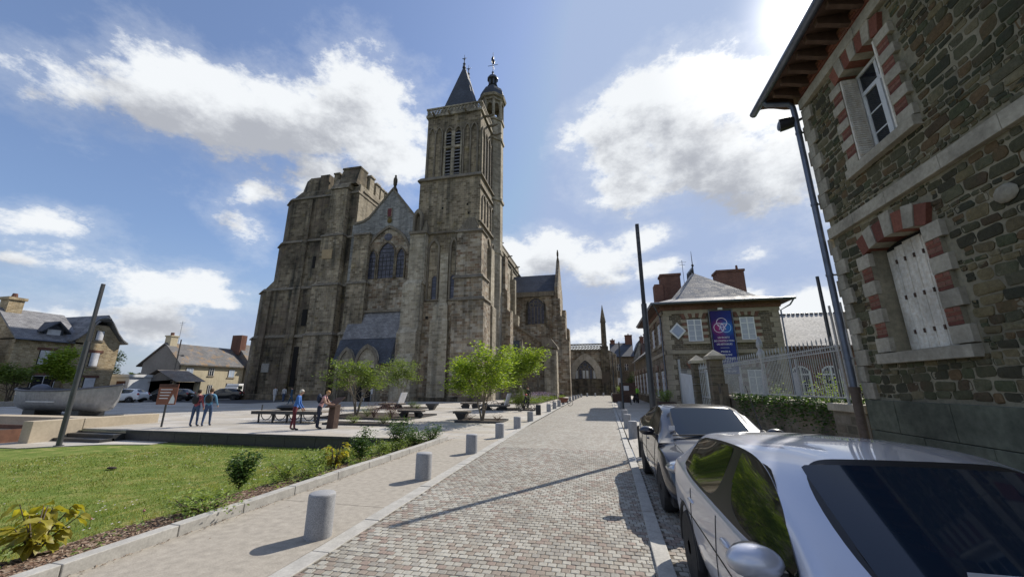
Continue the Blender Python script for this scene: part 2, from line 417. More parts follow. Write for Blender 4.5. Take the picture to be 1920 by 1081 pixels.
# ================================================================ ground, street, plaza
def poly_sheet(name, pts, z, mat, kind='structure', thick=0, parent=None):
    m = MB()
    if thick: m.ext_xy(pts, z-thick, z)
    else: m.add([(x, y, z) for x, y in pts], [list(range(len(pts)))])
    o = m.build(name, mat, parent); 
    if kind: o['kind'] = kind
    return o
def road_l(y): # left edge of the sett roadway
    P = [(-20, -2.9), (4, -3.02), (9, -3.17), (20, -3.42), (72, -3.5)]
    for (a, b), (c, d) in zip(P, P[1:]):
        if y <= c: return lerp(b, d, (y-a)/(c-a))
    return P[-1][1]
def road_r(y):
    P = [(-20, .30), (4.5, .45), (9, .57), (14, .63), (32, .92), (72, 1.75)]
    for (a, b), (c, d) in zip(P, P[1:]):
        if y <= c: return lerp(b, d, (y-a)/(c-a))
    return P[-1][1]
SETT = [mul(q, .84) for q in ((.44,.425,.38),(.36,.34,.30),(.40,.385,.34),(.31,.265,.225),(.47,.455,.41),(.335,.285,.245),(.34,.325,.295),(.43,.415,.37),(.37,.34,.295),(.31,.29,.26),(.45,.435,.39),(.32,.255,.22))]
# far setts: material only
T = NT('sett paving far'); P_ = T.pos(); uv = T.scale(T.uv(), (1, 1, 1))
br = T.n('ShaderNodeTexBrick'); br.offset = .5
for k, v_ in (('Color1', (0, 0, 0, 1)), ('Color2', (1, 1, 1, 1)), ('Mortar', (.5, .5, .5, 1))): br.inputs[k].default_value = v_
for k, v_ in (('Scale', 1), ('Mortar Size', .006), ('Brick Width', .097), ('Row Height', .093), ('Mortar Smooth', .2)): br.inputs[k].default_value = v_
T.l(uv, br.inputs[0]); sp = T.n('ShaderNodeSeparateColor'); T.l(br.outputs['Color'], sp.inputs[0])
cl = T.ramp(sp.outputs[0], [(0, (.26, .225, .19)), (.3, (.29, .265, .23)), (.65, (.33, .315, .28)), (1, (.38, .37, .33))])
cl = T.mix(br.outputs['Fac'], cl, (.16, .145, .12)); g = T.noise(P_, .8, 4); cl = T.mix(1, cl, T.ramp(g, [(.3, (.86,)*3), (.7, (1.08,)*3)]), 'MULTIPLY')
T.bump(T.math('SUBTRACT', 1, br.outputs['Fac']), .4, .01); M['setts_far'] = T.set(col=cl, rough=.7, spec=.35)
M['bed'] = pmat('joint sand', (.15, .13, .105), (.10, .09, .072), 30, .95, .4, dist=.006)
M['asphalt'] = pmat('asphalt', (.085, .085, .09), (.055, .055, .06), 40, .85, .3, dist=.006, big=.2)
M['concrete'] = pmat('washed concrete paving', (.42, .385, .33), (.26, .235, .20), 70, .85, .4, dist=.005, big=.22)
def slabs(name, cols, bw, bh, joint=(.16, .15, .14), mort=.01):
    T = NT(name); P = T.pos(); br = T.n('ShaderNodeTexBrick'); br.offset = .37
    for k, v_ in (('Color1', (0, 0, 0, 1)), ('Color2', (1, 1, 1, 1)), ('Mortar', (.5, .5, .5, 1))): br.inputs[k].default_value = v_
    for k, v_ in (('Scale', 1), ('Mortar Size', mort), ('Brick Width', bw), ('Row Height', bh), ('Mortar Smooth', .3)): br.inputs[k].default_value = v_
    T.l(T.uv(), br.inputs[0]); s_ = T.n('ShaderNodeSeparateColor'); T.l(br.outputs['Color'], s_.inputs[0])
    c = T.ramp(s_.outputs[0], [(i/(len(cols)-1), q) for i, q in enumerate(cols)])
    c = T.mix(br.outputs['Fac'], c, joint)
    g = T.noise(P, 50, 4, .7); c = T.mix(1, c, T.ramp(g, [(.3, (.86,)*3), (.7, (1.1,)*3)]), 'MULTIPLY')
    h = T.noise(P, .35, 5, .65); c = T.mix(1, c, T.ramp(h, [(.35, (.80, .78, .74)), (.6, (1.05,)*3)]), 'MULTIPLY')
    T.bump(T.math('SUBTRACT', 1, br.outputs['Fac']), .25, .01); return T.set(col=c, rough=.72, spec=.35)
M['plaza'] = slabs('pale granite slabs', [(.38, .36, .33), (.46, .44, .41), (.42, .38, .32), (.50, .48, .45)], 1.3, .42)
M['walk'] = slabs('sidewalk slabs', [(.38, .36, .33), (.43, .41, .38)], 1.0, .6)
M['soil'] = pmat('far ground', (.12, .13, .07), (.08, .09, .05), 2, .95, .2)
BEDX = -5.35      # line of the bed kerb
WALLY = 13.05     # retaining edge of the plaza
# big ground plate with an opening for the sunken lawn
m = MB(); R_ = 1500
X0, X1, Y0, Y1 = -60, 3.2, -30, 12.9
for a in ((-R_, X0, -R_, R_), (X1, R_, -R_, R_), (X0, X1, -R_, Y0), (X0, X1, Y1, R_)):
    m.add([(a[0], a[2], -.06), (a[1], a[2], -.06), (a[1], a[3], -.06), (a[0], a[3], -.06)], [(0, 1, 2, 3)])
m.build('ground', M['soil'])['kind'] = 'structure'
# plaza slabs
poly_sheet('plaza', [(-60, WALLY), (-3.36, WALLY), (-3.36, 79), (-3.6, 80), (-60, 80)], 0, M['plaza'], thick=.05)
# sidewalk left of the road (washed concrete) from the viewer to the plaza
swk = tag(empty('sidewalk', (0, 0, 0)), kind='structure'); _y = -14.0
for _l in (6, 5.2, 5.1, 3.55, 3.62, 3.57):
    _n = min(_y+_l, WALLY-.004); _a = road_l(_y)-.236; _b = road_l(_n)-.236
    MB().ext_xy([(BEDX+.165, _y+.006), (_a, _y+.006), (_b, _n-.006), (BEDX+.165, _n-.006)], -.05, 0).build('paving_panel', M['concrete'], swk); _y = _n
poly_sheet('sidewalk_bed', [(BEDX+.1, -14), (-2.9, -14), (-3.2, WALLY), (BEDX+.1, WALLY)], -.02, M['earth'] if 'earth' in M else M['bed'])
# asphalt street crossing behind the plaza on the left
poly_sheet('street', [(-140, 42), (-36, 34), (-36, 58), (-140, 70)], .01, M['asphalt'])
poly_sheet('street_verge', [(-140, 30), (-58.5, 20), (-58.5, 26), (-57, 44), (-140, 41.5)], .012, M['concrete'])
# roadway base and its setts
RB = [(-20, 0)] 
ys = [-20, 4, 9, 20, 72, 78]
poly_sheet('road', [(road_l(y)-.02, y) for y in ys] + [(road_r(y)+.02, y) for y in ys[::-1]], -.005, M['bed'], thick=.04)
FARY = 12.0
poly_sheet('far_road', [(road_l(y), y) for y in (FARY, 20, 72, 78)] + [(road_r(y), y) for y in (78, 72, 32, FARY)], 0.0, M['setts_far'])
def sett_mesh(name, w, d, h=.03, b=.006, seed=0):
    r = random.Random(seed); j = lambda q: q + r.uniform(-.002, .002)
    m = MB(); x, y = w/2, d/2
    def ring(ix, z): 
        o = []
        for sx, sy in ((-1, -1), (1, -1), (1, 1), (-1, 1)):
            for k in ((.55, 1), (1, .55)) if (sx*sy < 0) else ((1, .55), (.55, 1)):
                cx, cy = x-ix, y-ix; o.append((sx*(cx - (1-k[0])*.02), sy*(cy-(1-k[1])*.02), z))
        return o
    a = ring(0, -h); c = ring(.001, -.003); e = ring(b, 0)
    e = [(j(q[0]), j(q[1]), q[2]+r.uniform(-.001, .001)) for q in e]
    m.add(a+c+e, [(i, (i+1) % 8, (i+1) % 8+8, i+8) for i in range(8)] + [(i+8, (i+1) % 8+8, (i+1) % 8+16, i+16) for i in range(8)] + [list(range(16, 24))])
    return m
M['sett'] = pieces('sett stone', SETT, 'obj', 40, .7, .3, .004); M['sett_i'] = pieces('sett stone laid', SETT, 'isl', 40, .7, .3, .004)
sroot = bpy.data.objects['road']
proto = [sett_mesh('sett', .091, .087, seed=i) for i in range(8)]
pm = []
for q in proto:
    me = q.mesh('sett'); me.materials.append(M['sett']); pm.append(me)
cells = []
rowh, sw = .093, .097
def sett_cells(fl, fr, y0, y1):
    out = []; k = 0; y = y0
    while y < y1:
        x = fl(y) + .02 + (.5*sw if k % 2 else 0) - .5*sw
        while x < fr(y):
            if fl(y)-.02 < x+sw/2-.02: out.append((x + sw/2 + random.uniform(-.003, .003), y + rowh/2 + .012*sin(x*.9+y*.13) + random.uniform(-.003, .003), .0))
            x += sw
        y += rowh; k += 1
    return [c for c in out if c[0] < fr(c[1])+.03]
cells = sett_cells(road_l, road_r, 2.6, FARY) + sett_cells(lambda y: road_r(y)+.19, lambda y: 2.6, 2.6, 10.5)
vis = lambda c: (c[1] > 3.55 + .22*c[0]*-1 and c[0] < .9)
cells.sort(key=lambda c: (not vis(c), hypot(c[0], c[1])))
big = MB()
for i, c in enumerate(cells):
    q = proto[i % 8]; rz = random.uniform(-.03, .03); dz = random.uniform(-.002, .002); sx = random.uniform(.93, 1.02); sy = random.uniform(.94, 1.03)
    if i < 300:
        obj('sett', pm[i % 8], sroot, (c[0], c[1], dz), (random.uniform(-.01, .01), random.uniform(-.01, .01), rz), (sx, sy, 1))
    else:
        b = len(big.v); cr, sr = cos(rz), sin(rz)
        big.v += [(c[0]+(x*cr*sx-y*sr*sy), c[1]+(x*sr*sx+y*cr*sy), z+dz) for x, y, z in q.v]
        big.f += [[k+b for k in f] for f in q.f]; big.m += [0]*len(q.f)
o = big.build('laid_setts', M['sett_i'], sroot, uv=False, fix=False); o['kind'] = 'stuff'
poly_sheet('parking_strip', [(road_r(-20)+.05, -20), (3.12, -20), (3.12, 10.62), (road_r(10)+.05, 10.62)], -.006, M['bed'], thick=.04)
# right sidewalk beyond the parked cars
poly_sheet('right_sidewalk', [(3.1, -20), (4.9, -20), (5.6, 60), (5.6, 78), (2.0, 78), (1.95, 72), (1.12, 32), (.85, 14), (.80, 10.62), (3.1, 10.62)], 0, M['walk'], thick=.05)
# kerb stones: rows of separate blocks
def kerb_row(name, fx, w, y0, y1, L, z1, z0, mat, label=None, th=.006):
    root = tag(empty(name, (0, y0, 0)), None, None); root['kind'] = 'structure'
    y = y0; i = 0
    while y < y1:
        l = L*random.uniform(.85, 1.1); a, b = y+th, min(y+l, y1)-th
        m = MB(); xa, xb = fx(a), fx(b); jz = random.uniform(-.004, .004)
        m.hexa([(xa, a-y0, z0), (xa+w, a-y0, z0), (xb+w, b-y0, z0), (xb, b-y0, z0), (xa, a-y0, z1+jz), (xa+w, a-y0, z1+jz), (xb+w, b-y0, z1+jz), (xb, b-y0, z1+jz)])
        o = m.build('kerb_stone', mat, root, bevel=.008); y += l; i += 1
    return root
kerb_row('kerb', lambda y: road_r(y), .17, 2.2, 46, 1.0, .035, -.1, M['kerb'])
kerb_row('gutter_strip', lambda y: road_l(y)-.23, .22, 2.2, 46, 1.0, .012, -.1, M['kerb'])
kerb_row('bed_kerb', lambda y: BEDX + .02*sin(y*.7), .16, 1.2, WALLY, 1.05, .13, -.5, M['kerb'])
# lawn: falls away from the bed to the foot of the plaza edge
LAW = []
def lawn_z(x, y):
    t = max(0, min(1, (BEDX-.5-x)/4.2)); t = t*t*(3-2*t)
    return -.03 - .40*t + .012*noise.noise(Vector((x*.8, y*.8, 0)))
m = MB(); nx, ny = 70, 46; xs = [BEDX+.05 - (i/nx)**1.6*55 for i in range(nx+1)]; yy = [-12 + (WALLY+12)*(j/ny) for j in range(ny+1)]
m.v = [(x, y, lawn_z(x, y)) for y in yy for x in xs]
m.f = [[j*(nx+1)+i, j*(nx+1)+i+1, (j+1)*(nx+1)+i+1, (j+1)*(nx+1)+i] for j in range(ny) for i in range(nx)]; m.m = [0]*len(m.f)
T = NT('lawn turf'); P = T.pos(); a_ = T.noise(P, 2.2, 5, .7); b_ = T.noise(P, 45, 3, .7); c_ = T.noise(P, .5, 3)
cl = T.ramp(a_, [(.3, (.09, .14, .025)), (.5, (.14, .19, .04)), (.66, (.27, .26, .09))])
cl = T.mix(1, cl, T.ramp(b_, [(.3, (.6,)*3), (.7, (1.25,)*3)]), 'MULTIPLY'); T.bump(b_, .8, .02); M['turf'] = T.set(col=cl, rough=.95, spec=.15)
m.build('lawn', M['turf'], smooth=180, uv=False)['kind'] = 'structure'
# grass blades
M['grass'] = leafmat('grass blades', (.105, .175, .03), (.23, .265, .065), .3, .6)
_t = M['grass'].node_tree; _mx = [q for q in _t.nodes if q.type == 'MIX' and q.blend_type == 'MIX'][0]
_nz = _t.nodes.new('ShaderNodeTexNoise'); _nz.inputs['Scale'].default_value = 1.3; _nz.inputs['Detail'].default_value = 4; _gp = _t.nodes.new('ShaderNodeNewGeometry'); _t.links.new(_gp.outputs['Position'], _nz.inputs[0])
_mr = _t.nodes.new('ShaderNodeMapRange'); _t.links.new(_nz.outputs[0], _mr.inputs[0]); _mr.inputs[1].default_value = .42; _mr.inputs[2].default_value = .66; _mr.inputs[4].default_value = .6
_m2 = _t.nodes.new('ShaderNodeMix'); _m2.data_type = 'RGBA'; _m2.inputs[7].default_value = (.42, .36, .15, 1); _t.links.new(_mr.outputs[0], _m2.inputs[0])
for _l in list(_mx.outputs[2].links): _to = _l.to_socket; _t.links.new(_m2.outputs[2], _to)
_t.links.new(_mx.outputs[2], _m2.inputs[6])
m = MB(); rg = random.Random(3)
def blade(m, x, y, z, h, w, r):
    a = r.uniform(0, 2*pi); dx, dy = cos(a)*w, sin(a)*w; lx, ly = r.uniform(-.6, .6)*h, r.uniform(-.6, .6)*h
    b = len(m.v); m.v += [(x-dx, y-dy, z), (x+dx, y+dy, z), (x+lx, y+ly, z+h)]; m.f.append([b, b+1, b+2]); m.m.append(0)
n = 0
while n < 95000:
    d = 3.2 + 16*rg.random()**1.15; t = rg.uniform(radians(8), radians(62)) + radians(YAW)
    x, y = -sin(t)*d*1.05, cos(t)*d
    if x > BEDX-.92 - .25*noise.noise(Vector((y*1.1, 3, 0))) or y > WALLY-.1 or y < 0: n += 1; continue
    if x < -17 and y > 11.6: n += 1; continue
    k = noise.noise(Vector((x*1.3, y*1.3, 5)))
    blade(m, x, y, lawn_z(x, y)-.005, (.030+.02*k)*rg.uniform(.6, 1.5)*(.8+d*.03), .0022+.0006*d, rg); n += 1
tag(m.build('lawn_grass', M['grass'], uv=False, fix=False), 'short mown green grass with dry yellow patches', None, None, 'stuff')
# bark mulch in the planting bed
M['mulch'] = pieces('bark mulch', [(.10, .06, .04), (.16, .10, .07), (.06, .04, .03), (.24, .17, .12), (.13, .08, .055), (.33, .26, .20)], 'isl', 30, .9, .3, .004)
M['earth'] = pmat('dark earth', (.055, .038, .027), (.03, .022, .017), 20, .95, .5)
m = MB(); 
def bed_w(y): return .80 + .25*noise.noise(Vector((y*.9, 1, 0)))
pts = [(BEDX+.02, -10 + i*.4) for i in range(58)] ; pts = [q for q in pts if q[1] < WALLY-.05]
bp = [(x, y, .035) for x, y in pts] + [(BEDX - bed_w(y), y, lawn_z(BEDX-bed_w(y), y)+.012) for x, y in pts]
L_ = len(pts); m.add(bp, [(i, i+1, i+1+L_, i+L_) for i in range(L_-1)])
m.build('planting_bed', M['earth'], smooth=180)['kind'] = 'structure'
m = MB()
for k in range(13000):
    y = rg.uniform(1.5, WALLY-.1) if k % 3 else rg.uniform(1.5, 7); t = rg.random()**.8; wd = bed_w(y)
    x = BEDX - .01 - (wd+.06)*t; z = lerp(.05, lawn_z(BEDX-wd, y)+.03, t) + rg.uniform(0, .012)
    a = rg.uniform(0, pi); l, w = rg.uniform(.014, .042), rg.uniform(.005, .014); dx, dy = cos(a)*l, sin(a)*l; ex, ey = -sin(a)*w, cos(a)*w; tz = rg.uniform(-.008, .008)
    m.add([(x-dx-ex, y-dy-ey, z-tz), (x+dx-ex, y+dy-ey, z+tz), (x+dx+ex, y+dy+ey, z+tz+.004), (x-dx+ex, y-dy+ey, z-tz+.004)], [(0, 1, 2, 3)])
tag(m.build('bark_mulch', M['mulch'], uv=False, fix=False), 'brown bark chips along the planting bed', None, None, 'stuff')
# retaining edge of the plaza: dark steel panels, steps on the left
r = tag(empty('retaining_wall', (0, WALLY, 0)), 'low dark retaining wall between the lawn and the raised plaza', 'wall')
x = -19.6
while x < BEDX+.1:
    l = 1.32; MB().box(x+.006, min(x+l, BEDX+.16)-.006, -.09, -.002, -.55, .004).build('panel', M['corten'] if False else M['steel_wall'] if 'steel_wall' in M else M['steel'], r, bevel=.004); x += l
MB().box(-60, -23.5, -.09, -.002, -.55, .004).build('stone_edge', M['kerb'], r)
s_ = tag(empty('steps', (-21.6, WALLY, 0)), 'two dark shallow steps rising to the plaza beside the stone block', 'steps')
for k in range(2): MB().box(-1.9, 1.99, -.09-.42*(2-k), -.003-.42*(1-k) - (0 if k else 0), -.55, -.28+.14*k).build('step', M['steel'], s_, bevel=.006)
poly_sheet('lower_path', [(-60, 8.3), (-20.9, 10.5), (-19.0, 11.9), (-17.2, 12.3), (-17.2, 12.95), (-60, 12.95)], -.40, M['plaza'], thick=.1)
# ================================================================ cathedral
GR = [(q[0]*1.95, q[1]*1.87, q[2]*1.72) for q in ((.095, .078, .055), (.165, .14, .105), (.215, .187, .14), (.125, .105, .08), (.25, .218, .168))]
M['stone_front'] = ashlar('old granite ashlar', GR, (.44, .39, .30), .62, .33, .016, .48, .45, .8)
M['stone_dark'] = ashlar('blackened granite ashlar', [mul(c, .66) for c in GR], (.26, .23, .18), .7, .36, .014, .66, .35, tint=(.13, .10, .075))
M['stone_warm'] = ashlar('patched warm masonry', [(.25, .165, .11), (.36, .29, .20), (.52, .46, .37), (.19, .145, .10), (.42, .33, .235)], (.42, .37, .28), .66, .34, .018, .42, .3)
M['stone_pale'] = ashlar('pale granite masonry', [(.28, .24, .175), (.40, .35, .26), (.50, .445, .345), (.33, .285, .215)], (.46, .41, .32), .6, .3, .016, .38, .35)
M['stone_grey'] = ashlar('grey rubble gable', [(.20, .20, .195), (.30, .30, .29), (.40, .40, .385), (.24, .235, .225)], (.36, .35, .32), .48, .24, .02, .3, .12)
M['string'] = pmat('moulded stone', (.27, .235, .18), (.17, .145, .11), 5, .9, .35, big=.35, streak=.3)
M['roof_blue'] = slate('blue slate', (.05, .058, .075), (.085, .095, .12), .3, .2)
M['roof_old'] = slate('old grey slate', (.16, .16, .17), (.26, .26, .27), .35, .22)
M['leaded'] = None
T = NT('leaded glass'); br = T.n('ShaderNodeTexBrick'); br.offset = 0
for k, v_ in (('Color1', (.030, .032, .05, 1)), ('Color2', (.085, .085, .12, 1)), ('Mortar', (.012, .012, .014, 1))): br.inputs[k].default_value = v_
for k, v_ in (('Scale', 1), ('Mortar Size', .03), ('Brick Width', .52), ('Row Height', .42)): br.inputs[k].default_value = v_
T.l(T.uv(), br.inputs[0]); M['leaded'] = T.set(col=br.outputs['Color'], rough=.35, spec=.5)
cath = empty('cathedral', (-13.44, 43.68, 0), 0, 'weathered granite cathedral with one unfinished tower and one tall square bell tower', 'cathedral')
def part(name, m, mat, par=None, **k): return m.build(name, mat, par or cath, **k)
def parts(name, m, mat, par=None, **k):
    for q in islands(m): part(name, q, mat, par, **k)
def ledge(m, x0, x1, y0, z, out=.22, h=.28):        # sloping drip course along a front face
    m.ext_yz([(y0+.02, z-h*.5), (y0-out*.6, z-h*.35), (y0-out, z-h*.1), (y0-out, z), (y0+.02, z+h*.8)], x0, x1)
def band(m, x0, x1, y0, y1, z, out=.2, h=.3):       # drip course round three sides (front, left, right)
    a = [(x0-out, y0-out), (x1+out, y0-out), (x1+out, y1), (x0-out, y1)]; b = [(x0+.01, y0+.01), (x1-.01, y0+.01), (x1-.01, y1), (x0+.01, y1)]
    m.hexa([(x, y, z-h*.35) for x, y in a] + [(x, y, z) for x, y in a])
    m.hexa([(x, y, z) for x, y in a] + [(x, y, z+h) for x, y in b])
def slope_cap(m, x0, x1, y0, y1, z0, z1): m.hexa([(x0, y0, z0), (x1, y0, z0), (x1, y1, z0), (x0, y1, z0), (x0, y1-.01, z1), (x1, y1-.01, z1), (x1, y1, z1), (x0, y1, z1)])
# ---- south (right) tower
tw = part('bell_tower', MB().box(-9.9, -.9, .9, 9.6, -.5, 21.8).box(-9.98, -1.0, .8, 9.5, 21.8, 30.0).box(-9.5, -1.25, 1.1, 9.0, 30.0, 40.6), M['stone_front'])
part('tower_base_masonry', MB().box(-9.88, -.88, .85, 9.2, -.5, 12.3), M['stone_warm'], tw)
# front buttresses, each a stepped mesh
def buttress(prof, mat, name='buttress'):
    m = MB()
    for i, (x0, x1, y0, y1, z0, z1) in enumerate(prof):
        m.box(x0, x1, y0, y1, z0, z1)
        if i+1 < len(prof):
            nx0, nx1, ny0 = prof[i+1][:3]
            m.hexa([(x0, y0, z1), (x1, y0, z1), (x1, y1, z1), (x0, y1, z1), (nx0, ny0, z1+(ny0-y0)*1.6+.25), (nx1, ny0, z1+(ny0-y0)*1.6+.25), (nx1, y1, z1+.3), (nx0, y1, z1+.3)])
    return part(name, m, mat)
buttress([(-4.15, 0, 0, 3.1, -.5, 12.2), (-4.0, -.25, .12, 3.0, 12.2, 15.1), (-3.9, -.5, .3, 2.9, 15.1, 21.4)], M['stone_warm'])
buttress([(-7.1, -4.75, .25, 1.2, -.5, 9.6), (-6.9, -4.9, .45, 1.2, 9.6, 11.6), (-6.25, -5.15, .62, 1.2, 11.6, 18.8)], M['stone_pale'])
buttress([(-11.3, -8.6, -1.1, 1.2, -.5, 4.6), (-11.15, -8.5, -.6, 1.2, 4.6, 8.2), (-11.0, -8.4, -.25, 1.2, 8.2, 14.6), (-10.5, -8.2, 0, 1.2, 14.6, 21.6)], M['stone_pale'])
# side buttresses on the sunny flank
buttress([(-1, .05, 4.0, 5.9, -.5, 12.0), (-1, -.25, 4.1, 5.8, 12.0, 20.4)], M['stone_pale'])
m = MB()
band(m, -4.0, -.25, .12, 3.0, 15.15); band(m, -4.15, 0, 0, 3.1, 12.25); band(m, -3.9, -.5, .3, 2.9, 21.5)
ledge(m, -8.3, -4.2, .85, 12.5); ledge(m, -8.2, -3.9, .85, 21.8); ledge(m, -8.2, -8.0, .85, 12.5)
band(m, -9.98, -1.0, .8, 9.5, 30.0, .3, .45)
parts('string_course', m, M['string'], tw)
# stepped pyramid caps on the buttress heads
m = MB()
for k in range(6):
    t = k/6; m.box(-3.7+1.2*t, -1.0-.8*t, .35+.35*t, .98, 21.75+.3*k, 22.05+.3*k)
for k in range(5):
    t = k/5; m.box(-8.9+.3*t, -8.1-.4*t, .05+.5*t, .95, 21.9+.35*k, 22.25+.35*k)
parts('stepped_cap', m, M['string'])
m = MB(); m.box(-10.6, -8.0, -.25, 1, 21.6, 21.95); m.ring_xz([(-10.2, 21.95)] + arch_pts(-10.2, -8.95, 24.2, 25.3, 5) + [(-8.95, 21.95)], [(-9.95, 21.95)] + arch_pts(-9.95, -9.2, 24.0, 24.75, 5) + [(-9.2, 21.95)], -.1, .7)
m.box(-9.96, -9.19, .5, .82, 21.95, 24.5); part('niche', m, M['string'])
# blind arches between the buttresses with small windows
m = MB(); g = MB()
for x0, x1 in ((-8.15, -6.45), (-5.0, -3.95)):
    o = [(x0, 12.5)] + arch_pts(x0, x1, 19.6, 21.1, 7) + [(x1, 12.5)]; i = [(x0+.22, 12.5)] + arch_pts(x0+.22, x1-.22, 19.5, 20.7, 7) + [(x1-.22, 12.5)]
    m.ring_xz(o, i, .68, .92)
parts('blind_arch', m, M['string'])
for xc in (-7.0, -4.45):
    wn2 = part('window', MB().ring_xz([(xc-.5, 12.6)] + arch_pts(xc-.5, xc+.5, 15.3, 16.1, 5) + [(xc+.5, 12.6)], [(xc-.35, 12.6)] + arch_pts(xc-.35, xc+.35, 15.3, 15.8, 5) + [(xc+.35, 12.6)], .7, .95), M['stone_dark'])
    part('pane', MB().ext_xz([(xc-.35, 12.62)] + arch_pts(xc-.35, xc+.35, 15.3, 15.8, 5) + [(xc+.35, 12.62)], .8, .9), M['leaded'], wn2)
for x, z in ((-7.9, 10.1), (-6.5, 25.3), (-2.9, 25.5), (-2.7, 24.2)): part('putlog_hole', MB().box(x, x+.25, .55 if z < 20 else .77, .95, z, z+.3), M['dark'], tw)
# belfry arcade: front and sunny side
cols = MB(); arcs = MB()
def arcade(T3, w0, w1, n, z0, zs, za, r=.09):
    """T3(a, depth, z) maps along-wall coordinate to space"""
    st = (w1-w0)/n
    for k in range(n+1):
        a = w0+k*st
        cols.hexa([T3(a-r, 0, z0), T3(a+r, 0, z0), T3(a+r, .3, z0), T3(a-r, .3, z0), T3(a-r, 0, zs), T3(a+r, 0, zs), T3(a+r, .3, zs), T3(a-r, .3, zs)])
    for k in range(n):
        a0, a1 = w0+k*st+.02, w0+(k+1)*st-.02
        o = arch_pts(a0, a1, zs, za, 6); i = arch_pts(a0+.18, a1-.18, zs, za-.2, 6)
        N = len(o); vs = [T3(x, 0, z) for x, z in o] + [T3(x, 0, z) for x, z in i] + [T3(x, .3, z) for x, z in o] + [T3(x, .3, z) for x, z in i]
        fs = []
        for q in range(N-1): fs += [(q, N+q, N+q+1, q+1), (2*N+q, 2*N+q+1, 3*N+q+1, 3*N+q), (q, q+1, 2*N+q+1, 2*N+q), (N+q, 3*N+q, 3*N+q+1, N+q+1)]
        arcs.add(vs, fs)
FT = lambda a, d, z: (a, .88+d, z); ST = lambda a, d, z: (-1.03-d, a, z)
arcade(FT, -9.2, -7.0, 2, 30.3, 37.7, 38.7); arcade(FT, -3.75, -1.65, 2, 30.3, 37.7, 38.7); arcade(FT, -6.6, -3.95, 2, 35.5, 37.5, 38.5)
arcade(ST, 1.4, 8.6, 5, 30.3, 37.4, 38.6)
ST2 = lambda a, d, z: (-.82-d, a, z)
arcade(ST2, 1.6, 8.6, 5, 23.6, 26.8, 27.6); arcade(lambda a, d, z: (-.72-d, a, z), 3.0, 7.8, 2, 15.0, 20.0, 22.0, .16)
parts('column', cols, M['string'], tw); parts('arch', arcs, M['string'], tw)
m = MB(); 
m.box(-1.2, -.75, .8, 9.3, 28.2, 28.45); m.box(-1.2, -.72, .8, 9.3, 22.9, 23.15); part('side_string', m, M['string'], tw)
for k, (x0, x1) in enumerate(((-6.38, -5.58), (-5.02, -4.18))):
    for z0, zs, za in ((30.35, 34.4, 34.8), (35.3, 37.2, 37.85)):
        w_ = part('louvred_opening', MB().ext_xz([(x0, z0)] + arch_pts(x0, x1, zs, za, 5) + [(x1, z0)], 1.04, 1.12), M['dark'])
        sl_ = MB(); z = z0+.2
        while z < zs: sl_.hexa([(x0, .80, z), (x1, .80, z), (x1, 1.05, z+.3), (x0, 1.05, z+.3), (x0, .80, z+.07), (x1, .80, z+.07), (x1, 1.05, z+.37), (x0, 1.05, z+.37)]); z += .52
        part('louvre', sl_, M['roof_old'], w_)
part('window_mullion', MB().box(-6.62, -6.4, .82, 1.12, 30.3, 37.6).box(-5.56, -5.04, .82, 1.12, 30.3, 37.6).box(-4.16, -3.94, .82, 1.12, 30.3, 37.6).box(-6.7, -3.9, .78, 1.12, 34.85, 35.2), M['stone_pale'], tw)
for k in range(3): part('side_opening', MB().ext_yz([(3.0+1.44*k, 30.5)] + arch_pts(3.0+1.44*k, 4.1+1.44*k, 36.9, 37.7, 5) + [(4.1+1.44*k, 30.5)], -1.28, -1.22), M['dark'], tw)
# parapet: pierced panels, rails, gargoyles
par = part('parapet', MB().box(-9.75, -1.0, .85, 1.15, 40.55, 40.95).box(-9.75, -1.0, .85, 1.1, 41.85, 42.1).box(-1.3, -1.0, 1.15, 9.2, 40.55, 40.95).box(-1.25, -1.0, 1.1, 9.2, 41.85, 42.1).box(-9.75, -9.5, 1.15, 9.2, 40.55, 42.1).box(-9.5, -1.3, 8.95, 9.2, 40.55, 42.1), M['stone_pale'])
tr = MB(); x = -9.6
while x < -1.1:
    tr.bar((x, .97, 40.95), (x+.42, .97, 41.85), .13); tr.bar((x+.42, .98, 40.95), (x, .98, 41.85), .11); tr.torus((x+.21, .97, 41.4), .24, .055, 'y', 10, 4); x += .5
y = 1.2
while y < 9.0: tr.bar((-1.12, y, 40.95), (-1.12, y+.42, 41.85), .13); tr.bar((-1.13, y+.42, 40.95), (-1.13, y, 41.85), .11); tr.torus((-1.12, y+.21, 41.4), .24, .055, 'x', 10, 4); y += .5
parts('tracery', tr, M['stone_pale'], par)
for gx, gy, dx, dy in ((-8.3, .9, 0, -1), (-5.9, .9, 0, -1), (-3.4, .9, 0, -1), (-1.1, 2.4, 1, 0), (-1.1, 4.6, 1, 0), (-1.1, 6.8, 1, 0)):
    L_ = 1.5 if dx else .9
    part('gargoyle', MB().tube([(gx, gy, 40.5), (gx+dx*L_*.5, gy+dy*L_*.5, 40.45), (gx+dx*L_*.85, gy+dy*L_*.85, 40.62), (gx+dx*L_, gy+dy*L_, 40.55)], [.2, .17, .15, .07], 6), M['string'], smooth=50)
